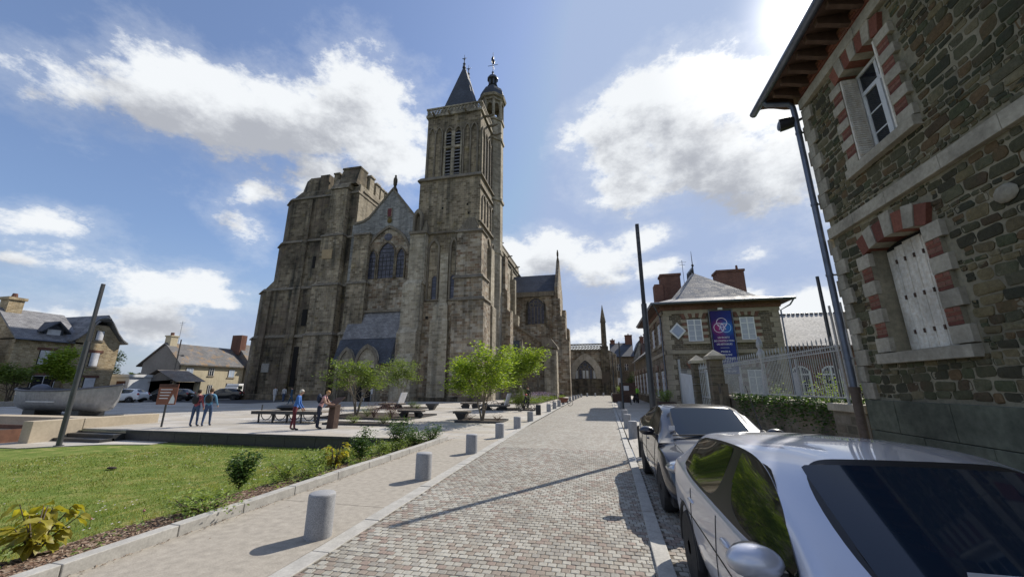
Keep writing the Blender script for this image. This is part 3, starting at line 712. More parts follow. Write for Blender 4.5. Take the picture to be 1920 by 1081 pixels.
# steep slate roof with two finials
part('tower_roof', MB().add([(-8.4, 2.1, 41.0), (-2.3, 2.1, 41.0), (-2.3, 8.0, 41.0), (-8.4, 8.0, 41.0), (-5.5, 4.3, 52.2), (-5.5, 6.4, 52.2), (-5.25, 4.3, 52.2), (-5.25, 6.4, 52.2)],
     [(3, 2, 1, 0), (0, 1, 6, 4), (1, 2, 7, 6), (2, 3, 5, 7), (3, 0, 4, 5), (4, 6, 7, 5)]), M['roof_blue'])
for y in (4.3, 6.4):
    part('finial', MB().lathe((-5.38, y, 52.0), [(.3, 0), (.22, .4), (.1, .5), (.24, .8), (.1, 1.0), (.06, 1.5), (.16, 1.7), (.05, 1.9), (.03, 2.6)], 8).bar((-5.75, y, 53.9), (-5.0, y, 53.9), .07), M['lead'], smooth=40)
# stair turret with lantern and weathercock
tc_ = (-1.75, 8.6)
tur = part('stair_turret', MB().cyl(tc_, 1.9, -.5, 44.0, 8, rot=pi/8).cyl(tc_, 2.05, 20.8, 21.3, 8, rot=pi/8).cyl(tc_, 2.12, 29.3, 29.7, 8, rot=pi/8).cyl(tc_, 2.12, 39.9, 40.3, 8, rot=pi/8).cyl(tc_, 2.1, 43.6, 44.0, 8, rot=pi/8), M['stone_pale'])
lan = MB()
for k in range(8):
    a = pi/8 + k*pi/4; lan.cyl((tc_[0]+1.72*cos(a), tc_[1]+1.72*sin(a)), .24, 44.0, 47.6, 6)
    a0, a1 = a, a+pi/4; n_ = 7; pts_o = arch_pts(0, 1, 0, .55, 5)
    P3 = lambda t, z: (tc_[0]+1.72*lerp(cos(a0), cos(a1), t), tc_[1]+1.72*lerp(sin(a0), sin(a1), t), z)
    for (t0, z0), (t1, z1) in zip(pts_o, pts_o[1:]):
        t0, t1 = .1+.8*t0, .1+.8*t1; b = len(lan.v); I = lambda q: (tc_[0]+(q[0]-tc_[0])*.86, tc_[1]+(q[1]-tc_[1])*.86, q[2])
        A, B, C_, D_ = P3(t0, 46.3+z0*1.3), P3(t1, 46.3+z1*1.3), P3(t1, 47.6), P3(t0, 47.6)
        lan.hexa([A, B, I(B), I(A), D_, C_, I(C_), I(D_)])
lan.cyl(tc_, 2.0, 47.5, 48.0, 8, rot=pi/8).cyl(tc_, 2.3, 48.0, 48.4, 8, rot=pi/8, r2=2.45)
part('lantern', lan, M['stone_pale'], tur)
part('dome', MB().lathe((tc_[0], tc_[1], 48.4), [(2.25, 0), (2.15, .5), (2.05, 1.1), (1.8, 1.7), (1.3, 2.2), (.85, 2.45), (.8, 2.9), (.95, 2.95)], 8, pi/8), M['roof_blue'], tur)
l2 = MB()
for k in range(6): l2.cyl((tc_[0]+.62*cos(k*pi/3), tc_[1]+.62*sin(k*pi/3)), .12, 51.3, 52.8, 5)
l2.lathe((tc_[0], tc_[1], 52.8), [(.95, 0), (.95, .2), (.8, .5), (.5, .85), (.2, 1.05), (.12, 1.4), (.22, 1.6), (.08, 1.8), (.04, 2.1)], 10)
part('cupola', l2, M['lead'], tur, smooth=40)
v = MB().tube([(tc_[0], tc_[1], 54.8), (tc_[0], tc_[1], 58.6)], .045, 5).bar((tc_[0]-.9, tc_[1], 55.9), (tc_[0]+.9, tc_[1], 55.9), .06).bar((tc_[0], tc_[1]-.9, 55.9), (tc_[0], tc_[1]+.9, 55.9), .06)
v.ext_xz([(tc_[0]-.1, 56.2), (tc_[0]+.25, 56.2), (tc_[0]+.35, 56.7), (tc_[0]+.1, 57.2), (tc_[0]+.15, 57.6), (tc_[0]-.05, 57.8), (tc_[0]-.3, 57.3), (tc_[0]-.25, 56.8)], tc_[1]-.08, tc_[1]+.08)
part('weathercock', v, M['black'], tur)
# stepped buttresses behind the tower, up to the transept
buttress([(-1.5, 1.25, 9.2, 11.2, -.5, 12.2), (-1.5, .8, 9.3, 11.1, 12.2, 15.4), (-1.5, .45, 9.4, 11.0, 15.4, 20.9)], M['stone_warm'])
# ---- nave gable
gab = part('gable', MB().ext_xz([(-20.3, -.5), (-10.0, -.5), (-10.0, 24.4), (-11.0, 25.2), (-14.3, 29.3), (-17.7, 25.1), (-18.6, 24.6), (-20.3, 24.4)], 1.0, 1.9), M['stone_grey'])
part('coping', MB().ring_xz([(-10.2, 24.7), (-11.0, 25.5), (-14.3, 29.65), (-17.8, 25.4), (-18.7, 24.9), (-20.0, 24.7)], [(-10.2, 24.4), (-11.0, 25.2), (-14.3, 29.3), (-17.7, 25.1), (-18.6, 24.6), (-20.0, 24.4)], .85, 2.0), M['string'], gab)
part('recess_masonry', MB().ext_xz([(-17.6, 13.2), (-17.6, 18.6)] + arch_pts(-17.6, -10.9, 18.6, 23.2, 8)[1:-1] + [(-10.9, 18.6), (-10.9, 13.2)], .955, 1.02), M['stone_warm'], gab)
part('plain_masonry', MB().box(-18.6, -10.6, .93, 1.02, 10.5, 13.2).box(-18.4, -10.7, .90, 1.02, 13.0, 15.6), M['stone_warm'], gab)
part('hood_mould', MB().ring_xz([(-17.9, 15.8)] + arch_pts(-17.9, -10.6, 18.5, 23.7, 10) + [(-10.6, 15.8)], [(-17.6, 15.8)] + arch_pts(-17.6, -10.9, 18.5, 23.3, 10) + [(-10.9, 15.8)], .72, 1.0), M['string'], gab)
for x0, x1, zs, za in ((-17.05, -15.95, 18.9, 20.1), (-15.5, -13.15, 19.4, 21.1), (-12.75, -11.6, 18.9, 20.1)):
    w_ = part('lancet_window', MB().ring_xz([(x0-.18, 15.9)] + arch_pts(x0-.18, x1+.18, zs, za+.25, 6) + [(x1+.18, 15.9)], [(x0, 15.9)] + arch_pts(x0, x1, zs, za, 6) + [(x1, 15.9)], .74, .96), M['stone_dark'])
    part('pane', MB().ext_xz([(x0, 16.0)] + arch_pts(x0, x1, zs, za, 6) + [(x1, 16.0)], .9, .95), M['leaded'], w_)
    br_ = MB(); z = 16.5
    while z < za-.3: br_.box(x0+.02, x1-.02, .85, .9, z, z+.06); z += .62
    for q in range(1, 4 if x1-x0 > 2 else 2): xq = lerp(x0, x1, q/(4 if x1-x0 > 2 else 2)); br_.box(xq-.03, xq+.03, .845, .9, 16.0, zs)
    part('glazing_bar', br_, M['black'], w_)
part('oculus_window', MB().ext_xz([(-14.4+.62*cos(t*pi/6), 22.0+.55*sin(t*pi/6)) for t in range(12)], .9, .96), M['leaded'])
rd = part('shuttered_slot', MB().box(-14.85, -14.1, .85, 1.0, 25.0, 26.4), M['stone_warm']); part('shutter', MB().box(-14.75, -14.2, .82, .86, 25.1, 26.3), pmat('faded red boards', (.17, .035, .04), (.10, .025, .03)), rd)
part('lichen_boss', MB().sphere((-14.4, .9, 24.5), (.38, .18, .42), 10, 6), pmat('ochre lichen', (.20, .14, .03), (.13, .09, .03)), gab, smooth=60)
st_ = MB().lathe((-14.3, 1.4, 29.3), [(.5, 0), (.4, .35), (.22, .6), (.20, 1.0), (.30, 1.05), (.27, 1.15)], 8).lathe((-14.3, 1.4, 30.45), [(.26, 0), (.30, .4), (.28, .8), (.20, 1.05), (.10, 1.12), (.15, 1.25), (.14, 1.42), (.04, 1.5)], 10)
part('statue', st_, M['stone_dark'], smooth=50, label='small dark standing figure on the gable top')
# ---- slate lean-to over the porch and the porch itself
part('lean_to_roof', MB().hexa([(-18.9, -.6, 7.6), (-11.0, -.6, 7.6), (-11.0, 1.0, 7.6), (-18.9, 1.0, 7.6), (-18.7, .6, 11.2), (-11.0, .6, 11.2), (-11.0, 1.0, 11.2), (-18.7, 1.0, 11.2)]), M['roof_old'])
part('lean_to_cap', MB().box(-19.0, -10.9, .35, 1.0, 11.2, 11.5), M['string'])
pw = MB(); 
pw.box(-18.6, -10.9, -.9, 1.0, -.5, 7.4)
porch = part('porch', pw, M['stone_warm'])
part('porch_roof', MB().hexa([(-18.9, -2.0, 4.4), (-11.0, -2.0, 4.4), (-11.0, -.9, 4.4), (-18.9, -.9, 4.4), (-18.8, -.95, 7.5), (-11.0, -.95, 7.5), (-11.0, -.9, 7.5), (-18.8, -.9, 7.5)]), M['roof_blue'], porch)
for x0, x1, zs, za in ((-17.9, -15.7, 4.2, 6.3), (-15.4, -12.5, 4.4, 6.6)):
    part('arch_gablet', MB().ext_xz([(x0, 0)] + arch_pts(x0, x1, zs, za, 8) + [(x1, 0)], -2.1, -.9), M['stone_pale'], porch)
    part('arch_moulding', MB().ring_xz([(x0-.1, .0)] + arch_pts(x0-.1, x1+.1, zs, za+.15, 8) + [(x1+.1, .0)], [(x0+.25, 0)] + arch_pts(x0+.25, x1-.25, zs, za-.3, 8) + [(x1-.25, 0)], -2.3, -2.09), M['string'], porch)
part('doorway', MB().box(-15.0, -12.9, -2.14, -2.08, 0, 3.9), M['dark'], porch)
part('blind_door', MB().box(-17.5, -16.1, -2.14, -2.08, 0, 3.4), M['stone_dark'], porch)
part('lintel', MB().box(-15.3, -12.6, -2.25, -2.1, 3.9, 4.25), M['stone_pale'], porch)
# ---- north (left) tower, unfinished
def octo(x0, x1, y0, y1, c, z0, z1, m, s=None):
    P = [(x0, y0+c*1.6), (x0+c, y0), (x1, y0), (x1, y1), (x0, y1)]
    Q = P if s is None else s
    m.ext(list(range(5)), lambda i: (P[i][0], P[i][1], z0), lambda i: (Q[i][0], Q[i][1], z1)) if False else m.add([(x, y, z0) for x, y in P] + [(x, y, z1) for x, y in Q], [(4, 3, 2, 1, 0), (5, 6, 7, 8, 9)] + [(i, (i+1) % 5, (i+1) % 5+5, i+5) for i in range(5)])
    return P
m = MB(); 
p1 = [(-36.2, 2.3), (-34.2, .9), (-16.4, .9), (-16.4, 12), (-36.2, 12)]
def lv(m, a, z0, b, z1): m.add([(x, y, z0) for x, y in a] + [(x, y, z1) for x, y in b], [(4, 3, 2, 1, 0), (5, 6, 7, 8, 9), (0, 1, 6, 5), (1, 2, 7, 6), (2, 3, 8, 7), (3, 4, 9, 8), (4, 0, 5, 9)])
p2 = [(-36.0, 2.4), (-34.0, 1.0), (-16.6, 1.0), (-16.6, 12), (-36.0, 12)]
p3 = [(-34.1, 2.5), (-32.2, 1.15), (-16.8, 1.15), (-16.8, 12), (-34.1, 12)]
p4 = [(-33.7, 2.6), (-31.8, 1.3), (-20.2, 1.3), (-20.2, 9.4), (-33.7, 9.4)]
p5 = [(-31.6, 2.9), (-30.6, 1.7), (-20.3, 1.7), (-20.3, 9.3), (-31.6, 9.3)]
lv(m, p1, -.5, p1, 8.4); lv(m, p2, 8.4, p2, 15.3); lv(m, p2, 15.3, p3, 17.2); lv(m, p3, 17.2, p3, 22.6); lv(m, p4, 22.6, p4, 29.8); lv(m, p4, 29.8, p5, 31.2)
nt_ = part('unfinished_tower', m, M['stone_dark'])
buttress([(-25.2, -20.8, -.15, 1.5, -.5, 8.4), (-25.0, -20.9, 0, 1.5, 8.4, 15.3), (-24.7, -21.2, .25, 1.5, 15.3, 22.7), (-24.3, -21.5, .5, 1.9, 22.7, 30.2)], M['stone_front'])
buttress([(-19.8, -16.5, -.1, 1.5, -.5, 8.4), (-19.6, -16.7, .1, 1.5, 8.4, 15.3), (-19.4, -17.0, .35, 1.5, 15.3, 22.4)], M['stone_front'])
buttress([(-33.4, -32.3, .5, 1.5, -.5, 8.3), (-33.2, -32.4, .7, 1.5, 8.3, 15.2)], M['stone_dark'])
buttress([(-28.9, -27.4, .55, 1.5, -.5, 8.3), (-28.8, -27.5, .68, 1.5, 8.3, 15.2), (-28.6, -27.7, .85, 1.5, 15.2, 22.4), (-28.5, -27.8, 1.0, 1.5, 22.4, 29.4)], M['stone_dark'])
def bandp(m, P, z, out=.18, h=.3):
    c = Vector((-25, 8)); Q = []
    for x, y in P: Q.append((x + (-out if x < -25 else out), y - (out if y < 5 else 0)))
    m.add([(x, y, z-.12) for x, y in Q] + [(x, y, z) for x, y in Q] + [(x, y, z+h) for x, y in P], [(4, 3, 2, 1, 0), (10, 11, 12, 13, 14)] + [(i+k*5, (i+1) % 5+k*5, (i+1) % 5+5+k*5, i+5+k*5) for i in range(5) for k in (0, 1)])
m = MB()
for P, z in ((p1, 8.4), (p2, 15.3), (p3, 22.6), (p4, 29.8)): bandp(m, P, z)
for x0, x1, y0, z in ((-25.2, -20.8, -.15, 8.4), (-19.8, -16.5, -.1, 8.4), (-25.0, -20.9, 0, 15.3), (-19.6, -16.7, .1, 15.3), (-24.7, -21.2, .25, 22.7), (-19.4, -17.0, .35, 22.5)): band(m, x0, x1, y0, 1.4, z, .14, .25)
parts('string_course', m, M['string'], nt_)
# gabled head of the great buttress, parapet merlons
m = MB(); m.add([(-24.4, .35, 30.3), (-21.4, .35, 30.3), (-21.4, 2.2, 30.3), (-24.4, 2.2, 30.3), (-24.4, 1.6, 32.6), (-21.4, 1.6, 32.6), (-21.4, 2.2, 32.6), (-24.4, 2.2, 32.6)], [(3, 2, 1, 0), (4, 5, 6, 7), (0, 1, 5, 4), (1, 2, 6, 5), (2, 3, 7, 6), (3, 0, 4, 7)])
part('buttress_head', m, M['stone_front'], nt_)
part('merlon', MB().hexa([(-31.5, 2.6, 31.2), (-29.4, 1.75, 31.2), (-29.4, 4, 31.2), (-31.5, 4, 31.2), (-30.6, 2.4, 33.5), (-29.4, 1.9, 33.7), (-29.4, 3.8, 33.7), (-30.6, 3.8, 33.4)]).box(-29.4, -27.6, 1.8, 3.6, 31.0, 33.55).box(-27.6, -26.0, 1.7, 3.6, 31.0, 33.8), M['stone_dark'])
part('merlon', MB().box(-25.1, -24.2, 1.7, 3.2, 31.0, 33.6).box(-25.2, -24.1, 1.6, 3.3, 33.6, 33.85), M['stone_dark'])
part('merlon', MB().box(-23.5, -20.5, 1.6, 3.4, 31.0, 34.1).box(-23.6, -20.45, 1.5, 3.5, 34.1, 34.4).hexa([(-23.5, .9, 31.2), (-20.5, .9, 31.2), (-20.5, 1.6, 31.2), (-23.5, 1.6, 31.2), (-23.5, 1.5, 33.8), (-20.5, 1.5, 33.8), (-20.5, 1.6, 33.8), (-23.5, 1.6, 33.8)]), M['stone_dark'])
for k, (y0, y1, h) in enumerate(((3.9, 5.0, 33.9), (5.6, 6.6, 33.5), (7.0, 8.0, 33.4), (8.4, 9.4, 33.4))):
    part('merlon', MB().box(-21.7, -20.25, y0, y1, 30.9, h).box(-21.8, -20.1, y0-.08, y1+.08, h, h+.25), M['stone_pale'])
part('merlon_base', MB().box(-21.6, -20.15, 1.6, 9.4, 29.9, 31.3).box(-21.7, -20.0, 2.5, 9.4, 30.4, 30.7), M['stone_pale'], nt_)
sf = MB().box(-20.24, -20.12, 1.45, 9.38, 22.8, 30.0); part('sunny_flank', sf, M['stone_pale'], nt_)
for x, z0, z1, w_ in ((-26.2, 18.3, 20.1, .42), (-26.4, 9.9, 12.2, .75), (-26.9, 1.7, 7.0, .75)):
    part('slit_window', MB().box(x-w_/2, x+w_/2, .78 if z0 > 15 else .86, 1.1, z0, z1).box(x-w_/2-.15, x+w_/2+.15, .84 if z0 > 15 else .88, 1.2, z0-.12, z1+.15) if False else MB().box(x-w_/2, x+w_/2, {1.7: .84, 9.9: .94}.get(z0, 1.09), 1.3, z0, z1), M['dark'], nt_)
part('plaque', MB().box(-24.2, -22.6, .17, .24, 19.2, 20.6), pmat('fresh limestone block', (.42, .31, .17), (.33, .25, .15)), nt_)
part('plaque', MB().box(-32.1, -30.9, .78, .92, 3.6, 4.8), pmat('pale panel', (.33, .32, .29), (.25, .24, .22)), nt_)
# base plinth course
part('plinth', MB().box(-34.4, -16.0, -.35, 1.1, -.5, .75).box(-4.4, .2, -.2, 3.2, -.5, .55).box(-8.8, -4.3, .1, 1.1, -.5, .45), M['stone_dark'])
# ---- nave body, clerestory, aisles
part('nave_wall', MB().box(-18.4, -3.0, 9.4, 34, -.5, 25.0).box(-18.5, -2.75, 9.4, 34, 25.0, 25.5).box(-18.6, -2.5, 9.4, 34.0, 25.5, 26.1), M['stone_pale'])
part('nave_roof', MB().ext_xz([(-18.2, 26.1), (-2.9, 26.1), (-10.6, 27.2)], 9.6, 62), M['roof_blue'])
par2 = MB(); y = 9.6
while y < 33.8: par2.box(-2.75, -2.6, y, y+.3, 26.1, 26.6); y += .6
par2.box(-2.8, -2.55, 9.4, 34, 26.6, 26.8); part('clerestory_parapet', par2, M['string'])
for y in (16.5, 23.5, 30.5): part('gargoyle', MB().tube([(-2.6, y, 25.8), (-1.6, y, 25.9)], [.2, .1], 5), M['string'])
part('aisle_wall', MB().box(-3.0, -.6, 10.0, 26.0, -.5, 11.5), M['stone_pale'])
part('aisle_roof', MB().ext_xz([(-3.0, 11.5), (-.4, 11.5), (-.4, 11.8), (-3.0, 15.0)], 10, 26), M['roof_blue'])
for y, xo, zt in ((13.2, .9, 13.2), (16.8, 1.2, 13.0)):
    buttress([(-1.0, xo, y, y+1.2, -.5, 9.2), (-1.0, xo-.35, y+.08, y+1.12, 9.2, zt), (-1.0, xo-.9, y+.15, y+1.05, zt, 19.3)], M['stone_pale'])
    part('pinnacle', MB().cyl((-.4, y+.6), .3, 19.3, 20.3, 4, r2=.25, rot=pi/4).cyl((-.4, y+.6), .35, 20.3, 22.0, 4, r2=.02, rot=pi/4), M['stone_pale'])
for y in (11.9, 15.2, 18.6, 21.8):
    part('clerestory_window', MB().ext_yz([(y-.8, 17.5)] + arch_pts(y-.8, y+.8, 22, 23.8, 6) + [(y+.8, 17.5)], -3.06, -2.98), M['leaded'])
# small lean-to chapel with gabled end, then the south porch with sloping coping
ch = part('chapel', MB().box(-1.0, 2.4, 10.6, 13.6, -.5, 5.0).ext_yz([(10.4, 5.0), (13.8, 5.0), (12.1, 8.6)], 2.1, 2.5).ext_yz([(10.5, -.5), (10.9, -.5), (10.9, 5.6), (10.5, 5.0)], 2.2, 2.75), M['stone_warm'])
part('roof', MB().ext_yz([(10.3, 4.9), (13.9, 4.9), (12.1, 8.35)], -1.0, 2.1), M['roof_blue'], ch)
part('south_porch', MB().ext_xz([(-3.0, -.5), (5.9, -.5), (5.9, 7.6), (4.9, 8.3), (-.8, 12.0), (-3, 12.0)], 15.2, 25.8), M['stone_warm'])
part('porch_coping', MB().ring_xz([(6.0, 7.7), (4.95, 8.65), (-.8, 12.35), (-3, 12.35)], [(6.0, 7.4), (4.9, 8.3), (-.8, 12.0), (-3, 12.0)], 14.95, 15.7), M['string'])
buttress([(5.3, 7.2, 14.8, 17.0, -.5, 7.0), (5.3, 6.4, 14.9, 16.9, 7.0, 8.0)], M['stone_pale'])
part('porch_cap', MB().ext_xz([(5.0, 7.7), (7.4, 7.3), (7.4, 7.6), (6.4, 8.9), (5.0, 9.0)], 14.6, 17.2), M['string'])
part('blind_arch', MB().ring_xz([(-.2, 1)] + arch_pts(-.2, 4.4, 4.0, 6.6, 8) + [(4.4, 1)], [(.1, 1)] + arch_pts(.1, 4.1, 4.0, 6.3, 8) + [(4.1, 1)], 15.0, 15.22), M['string'])
# ---- transept
tp = part('transept', MB().box(-8.0, 6.6, 26.0, 36.0, -.5, 18.6).ext_yz([(25.9, 18.6), (36.1, 18.6), (36.1, 20.0), (31, 26.8), (25.9, 20.0)], 6.0, 6.6), M['stone_warm'])
part('transept_roof', MB().add([(-8, 25.7, 18.6), (5.9, 25.7, 18.6), (5.9, 36.3, 18.6), (-8, 36.3, 18.6), (-8, 31, 23.9), (5.9, 31, 23.9)], [(3, 2, 1, 0), (0, 1, 5, 4), (2, 3, 4, 5), (1, 2, 5), (3, 0, 4)]), M['roof_blue'])
part('eaves_parapet', MB().box(-8, 5.9, 25.5, 25.9, 18.2, 19.1), M['string'], tp)
buttress([(5.3, 8.4, 25.2, 27.4, -.5, 9.6), (5.5, 7.9, 25.3, 27.3, 9.6, 13.8), (5.7, 7.0, 25.5, 27.2, 13.8, 17.6)], M['stone_warm'])
buttress([(5.3, 7.9, 34.0, 36.5, -.5, 13.0), (5.5, 7.3, 34.1, 36.3, 13.0, 17.0)], M['stone_warm'])
part('finial', MB().lathe((6.3, 31, 26.7), [(.35, -.2), (.22, .5), (.13, .9), (.2, 1.3), (.2, 1.9), (.12, 2.1), (.14, 2.3), (.04, 2.5)], 8), M['stone_dark'], tp, smooth=50)
wz = part('transept_window', MB().ring_xz([(.55, 13.0)] + arch_pts(.55, 4.25, 16.2, 18.3, 8) + [(4.25, 13.0)], [(.85, 13.0)] + arch_pts(.85, 3.95, 16.1, 17.9, 8) + [(3.95, 13.0)], 25.7, 26.05), M['stone_dark'])
part('pane', MB().ext_xz([(.85, 13.05)] + arch_pts(.85, 3.95, 16.1, 17.9, 8) + [(3.95, 13.05)], 25.9, 25.99), M['leaded'], wz)
mu = MB()
for k in range(1, 5): mu.box(.85+.62*k-.06, .85+.62*k+.06, 25.8, 25.92, 13.05, 16.3)
for xx, zz, rr in ((1.6, 16.6, .38), (3.2, 16.6, .38), (2.4, 17.2, .42)): mu.torus((xx, 25.86, zz), rr, .07, 'y', 12, 4)
part('mullion', mu, M['string'], wz)
part('choir_wall', MB().box(-8, 1.5, 36, 60, -.5, 17), M['stone_pale'])
# ---- chapel wall with the great pointed window beyond the transept (z axis as seen from the street end)
CW = 38.4
cw = part('street_chapel', MB().ext_xz([(5.4, -.5), (16.9, -.5), (16.9, 8.2), (15.8, 8.9), (14.3, 9.6), (14.3, 9.2), (5.4, 9.2)], CW, CW+6), M['stone_warm'])
part('parapet', MB().box(5.4, 14.3, CW-.25, CW+.2, 8.9, 9.25).box(5.4, 14.3, CW-.15, CW+.1, 10.15, 10.4), M['string'], cw)
tr = MB(); x = 5.6
while x < 14.1: tr.bar((x, CW, 9.25), (x+.5, CW, 10.15), .12); tr.bar((x+.5, CW+.01, 9.25), (x, CW+.01, 10.15), .1); tr.torus((x+.25, CW, 9.7), .25, .06, 'y', 10, 4); x += .62
part('tracery', tr, M['string'], cw)
part('arch_moulding', MB().ring_xz(arch_pts(7.2, 14.1, 3.2, 8.4, 12), arch_pts(8.5, 12.8, 3.2, 7.0, 12), CW-.45, CW-.1), M['kerb'] if False else ashlar('pale voussoirs', [(.46, .40, .31), (.55, .48, .39), (.40, .35, .27)], (.3, .26, .2), .3, .6, .01, .2), cw)
gw = part('great_window', MB().ext_xz(arch_pts(8.5, 12.8, 3.2, 7.0, 12), CW-.12, CW-.02), M['leaded'])
mu = MB()
for k in range(1, 6): mu.box(8.5+.717*k-.07, 8.5+.717*k+.07, CW-.25, CW-.12, 3.2, 5.0)
for k in range(6): mu.torus((8.86+.717*k, CW-.18, 5.0), .33, .06, 'y', 8, 4, 0, pi)
for xx, zz, rr in ((9.8, 5.6, .4), (11.5, 5.6, .4), (10.65, 6.1, .5), (10.65, 5.4, .3)): mu.torus((xx, CW-.18, zz), rr, .07, 'y', 12, 4)
part('mullion', mu, M['string'], gw)
lt = MB()
for k in (0, 2, 3, 5): lt.box(8.62+.717*k, 9.1+.717*k, CW-.135, CW-.125, 3.3, 4.9)
part('lit_pane', lt, pmat('panes painted as lit', (.62, .62, .60), (.5, .5, .48)), gw)  # pale base colour stands in for light on some of the panes
part('buttress', MB().box(13.9, 15.5, CW-.5, CW+.5, -.5, 9.8).cyl((14.75, CW), .8, 9.6, 10.6, 4, r2=.62, rot=pi/4).cyl((14.75, CW), .55, 10.4, 15.0, 8, r2=.5).cyl((14.75, CW), .62, 14.8, 18.6, 8, r2=.04), M['stone_dark'])
for k in range(4): part('pier_shaft', MB().cyl((15.7+.38*k, CW-.05), .2, -.5, 8.1, 8), M['stone_warm'], cw, smooth=60)
part('wall_face', MB().box(5.42, 16.8, CW-.1, CW, -.5, 3.15), M['stone_dark'], cw)
# ================================================================ near stone house on the right
HX = 4.9; HE = 8.72     # wall plane x, far corner y
hs = empty('stone_house', (HX, HE, 0), 0, 'tall rubble stone house with brick and granite window surrounds, nearest on the right', 'house')
def hp(name, m, mat, par=None, **k): return m.build(name, mat, par or hs, **k)
M['mortar'] = pmat('lime mortar', (.33, .29, .20), (.20, .18, .125), 12, .95, .5, dist=.01, big=.35)
M['gran_block'] = pmat('dressed granite', (.46, .415, .325), (.30, .27, .21), 14, .85, .3, dist=.006, big=.35)
M['gran_green'] = pmat('mossy granite plinth', (.17, .18, .13), (.09, .10, .07), 7, .9, .3, dist=.008, big=.5)
RUB = [(q[0]*1.25, q[1]*1.22, q[2]*1.0) for q in ((.088,.08,.055),(.05,.047,.036),(.12,.10,.068),(.078,.058,.042),(.10,.098,.07),(.155,.13,.085),(.046,.047,.037),(.12,.082,.052),(.09,.085,.065),(.165,.145,.105),(.072,.07,.048),(.07,.077,.05))]
M['rubble'] = pieces('rubble stone', RUB, 'obj', 19, .9, .9, .02, moss=.4); M['rubble_i'] = pieces('rubble stone set', RUB, 'isl', 19, .9, .9, .02, moss=.4)
BRK = [(.20,.075,.05),(.25,.095,.062),(.15,.055,.04),(.22,.105,.075)]
M['brick'] = pieces('red brick', BRK, 'obj', 25, .85, .3, .004); M['brick_i'] = pieces('red brick set', BRK, 'isl', 25, .85, .3, .004)
L0 = -14.0   # near end of the wall (local y, behind the viewer)
OPEN = [('low', 6.56-HE, 7.74-HE, 2.36, 4.12, 4.24), ('up', 6.42-HE, 7.40-HE, 5.78, 7.52, 7.62), ('low', 2.76-HE, 3.94-HE, 2.36, 4.12, 4.24), ('up', 2.70-HE, 3.68-HE, 5.78, 7.52, 7.62),
        ('low', -1.04-HE, .14-HE, 2.36, 4.12, 4.24), ('up', -1.1-HE, -.12-HE, 5.78, 7.52, 7.62)]
# mortar core built as blocks around the openings (wall face at local x=.03)
cuts = sorted({L0, 0.0} | {o[1] for o in OPEN} | {o[2] for o in OPEN}); m = MB()
for a, b in zip(cuts, cuts[1:]):
    hole = [(o[3], o[5]) for o in OPEN if o[1] <= a+.001 and o[2] >= b-.001 or (o[1] < (a+b)/2 < o[2])]
    z = 0.0
    for z0, z1 in sorted(hole) + [(8.2, 8.2)]:
        m.box(.03, .5, a, b, z, z0); z = z1
m.box(.5, 9, L0, -.0, 0, 8.2)
hp('wall_core', m, M['mortar'])
# plinth of big granite blocks
y = 0.0; rr = random.Random(5)
for z0, z1 in ((0, .52), (.53, 1.02), (1.03, 1.55)):
    y = -rr.uniform(.3, .9)*0
    yy_ = 0.0
    while yy_ > -10.5:
        l = rr.uniform(.7, 1.35); MB().box(-.05-rr.uniform(0, .008), .1, yy_-.006, max(yy_-l, -11)+.006, z0, z1).build('plinth_block', M['gran_green'], hs, bevel=.008); yy_ -= l
# string course, cornice
def course(name, z0, z1, out, l, mat, y0=0.0):
    yy_ = y0
    while yy_ > -11.5:
        b = yy_-l*rr.uniform(.85, 1.15); MB().box(-out, .12, yy_-.004, b+.004, z0, z1).build(name, mat, hs, bevel=.006); yy_ = b
course('string_stone', 4.76, 4.98, .055, .95, M['gran_block']); course('cornice_stone', 7.93, 8.15, .07, .9, M['gran_block'])
# corner quoins: narrow strip, long and short
z = 1.56; k = 0
while z < 7.9:
    h = .3; 
    if not (4.5 < z < 4.98): MB().box(-.035, .2, -(.16 if k % 2 else .30), .03, z+.004, min(z+h, 7.93)-.004).build('quoin', M['gran_block'], hs, bevel=.006)
    z += h; k += 1
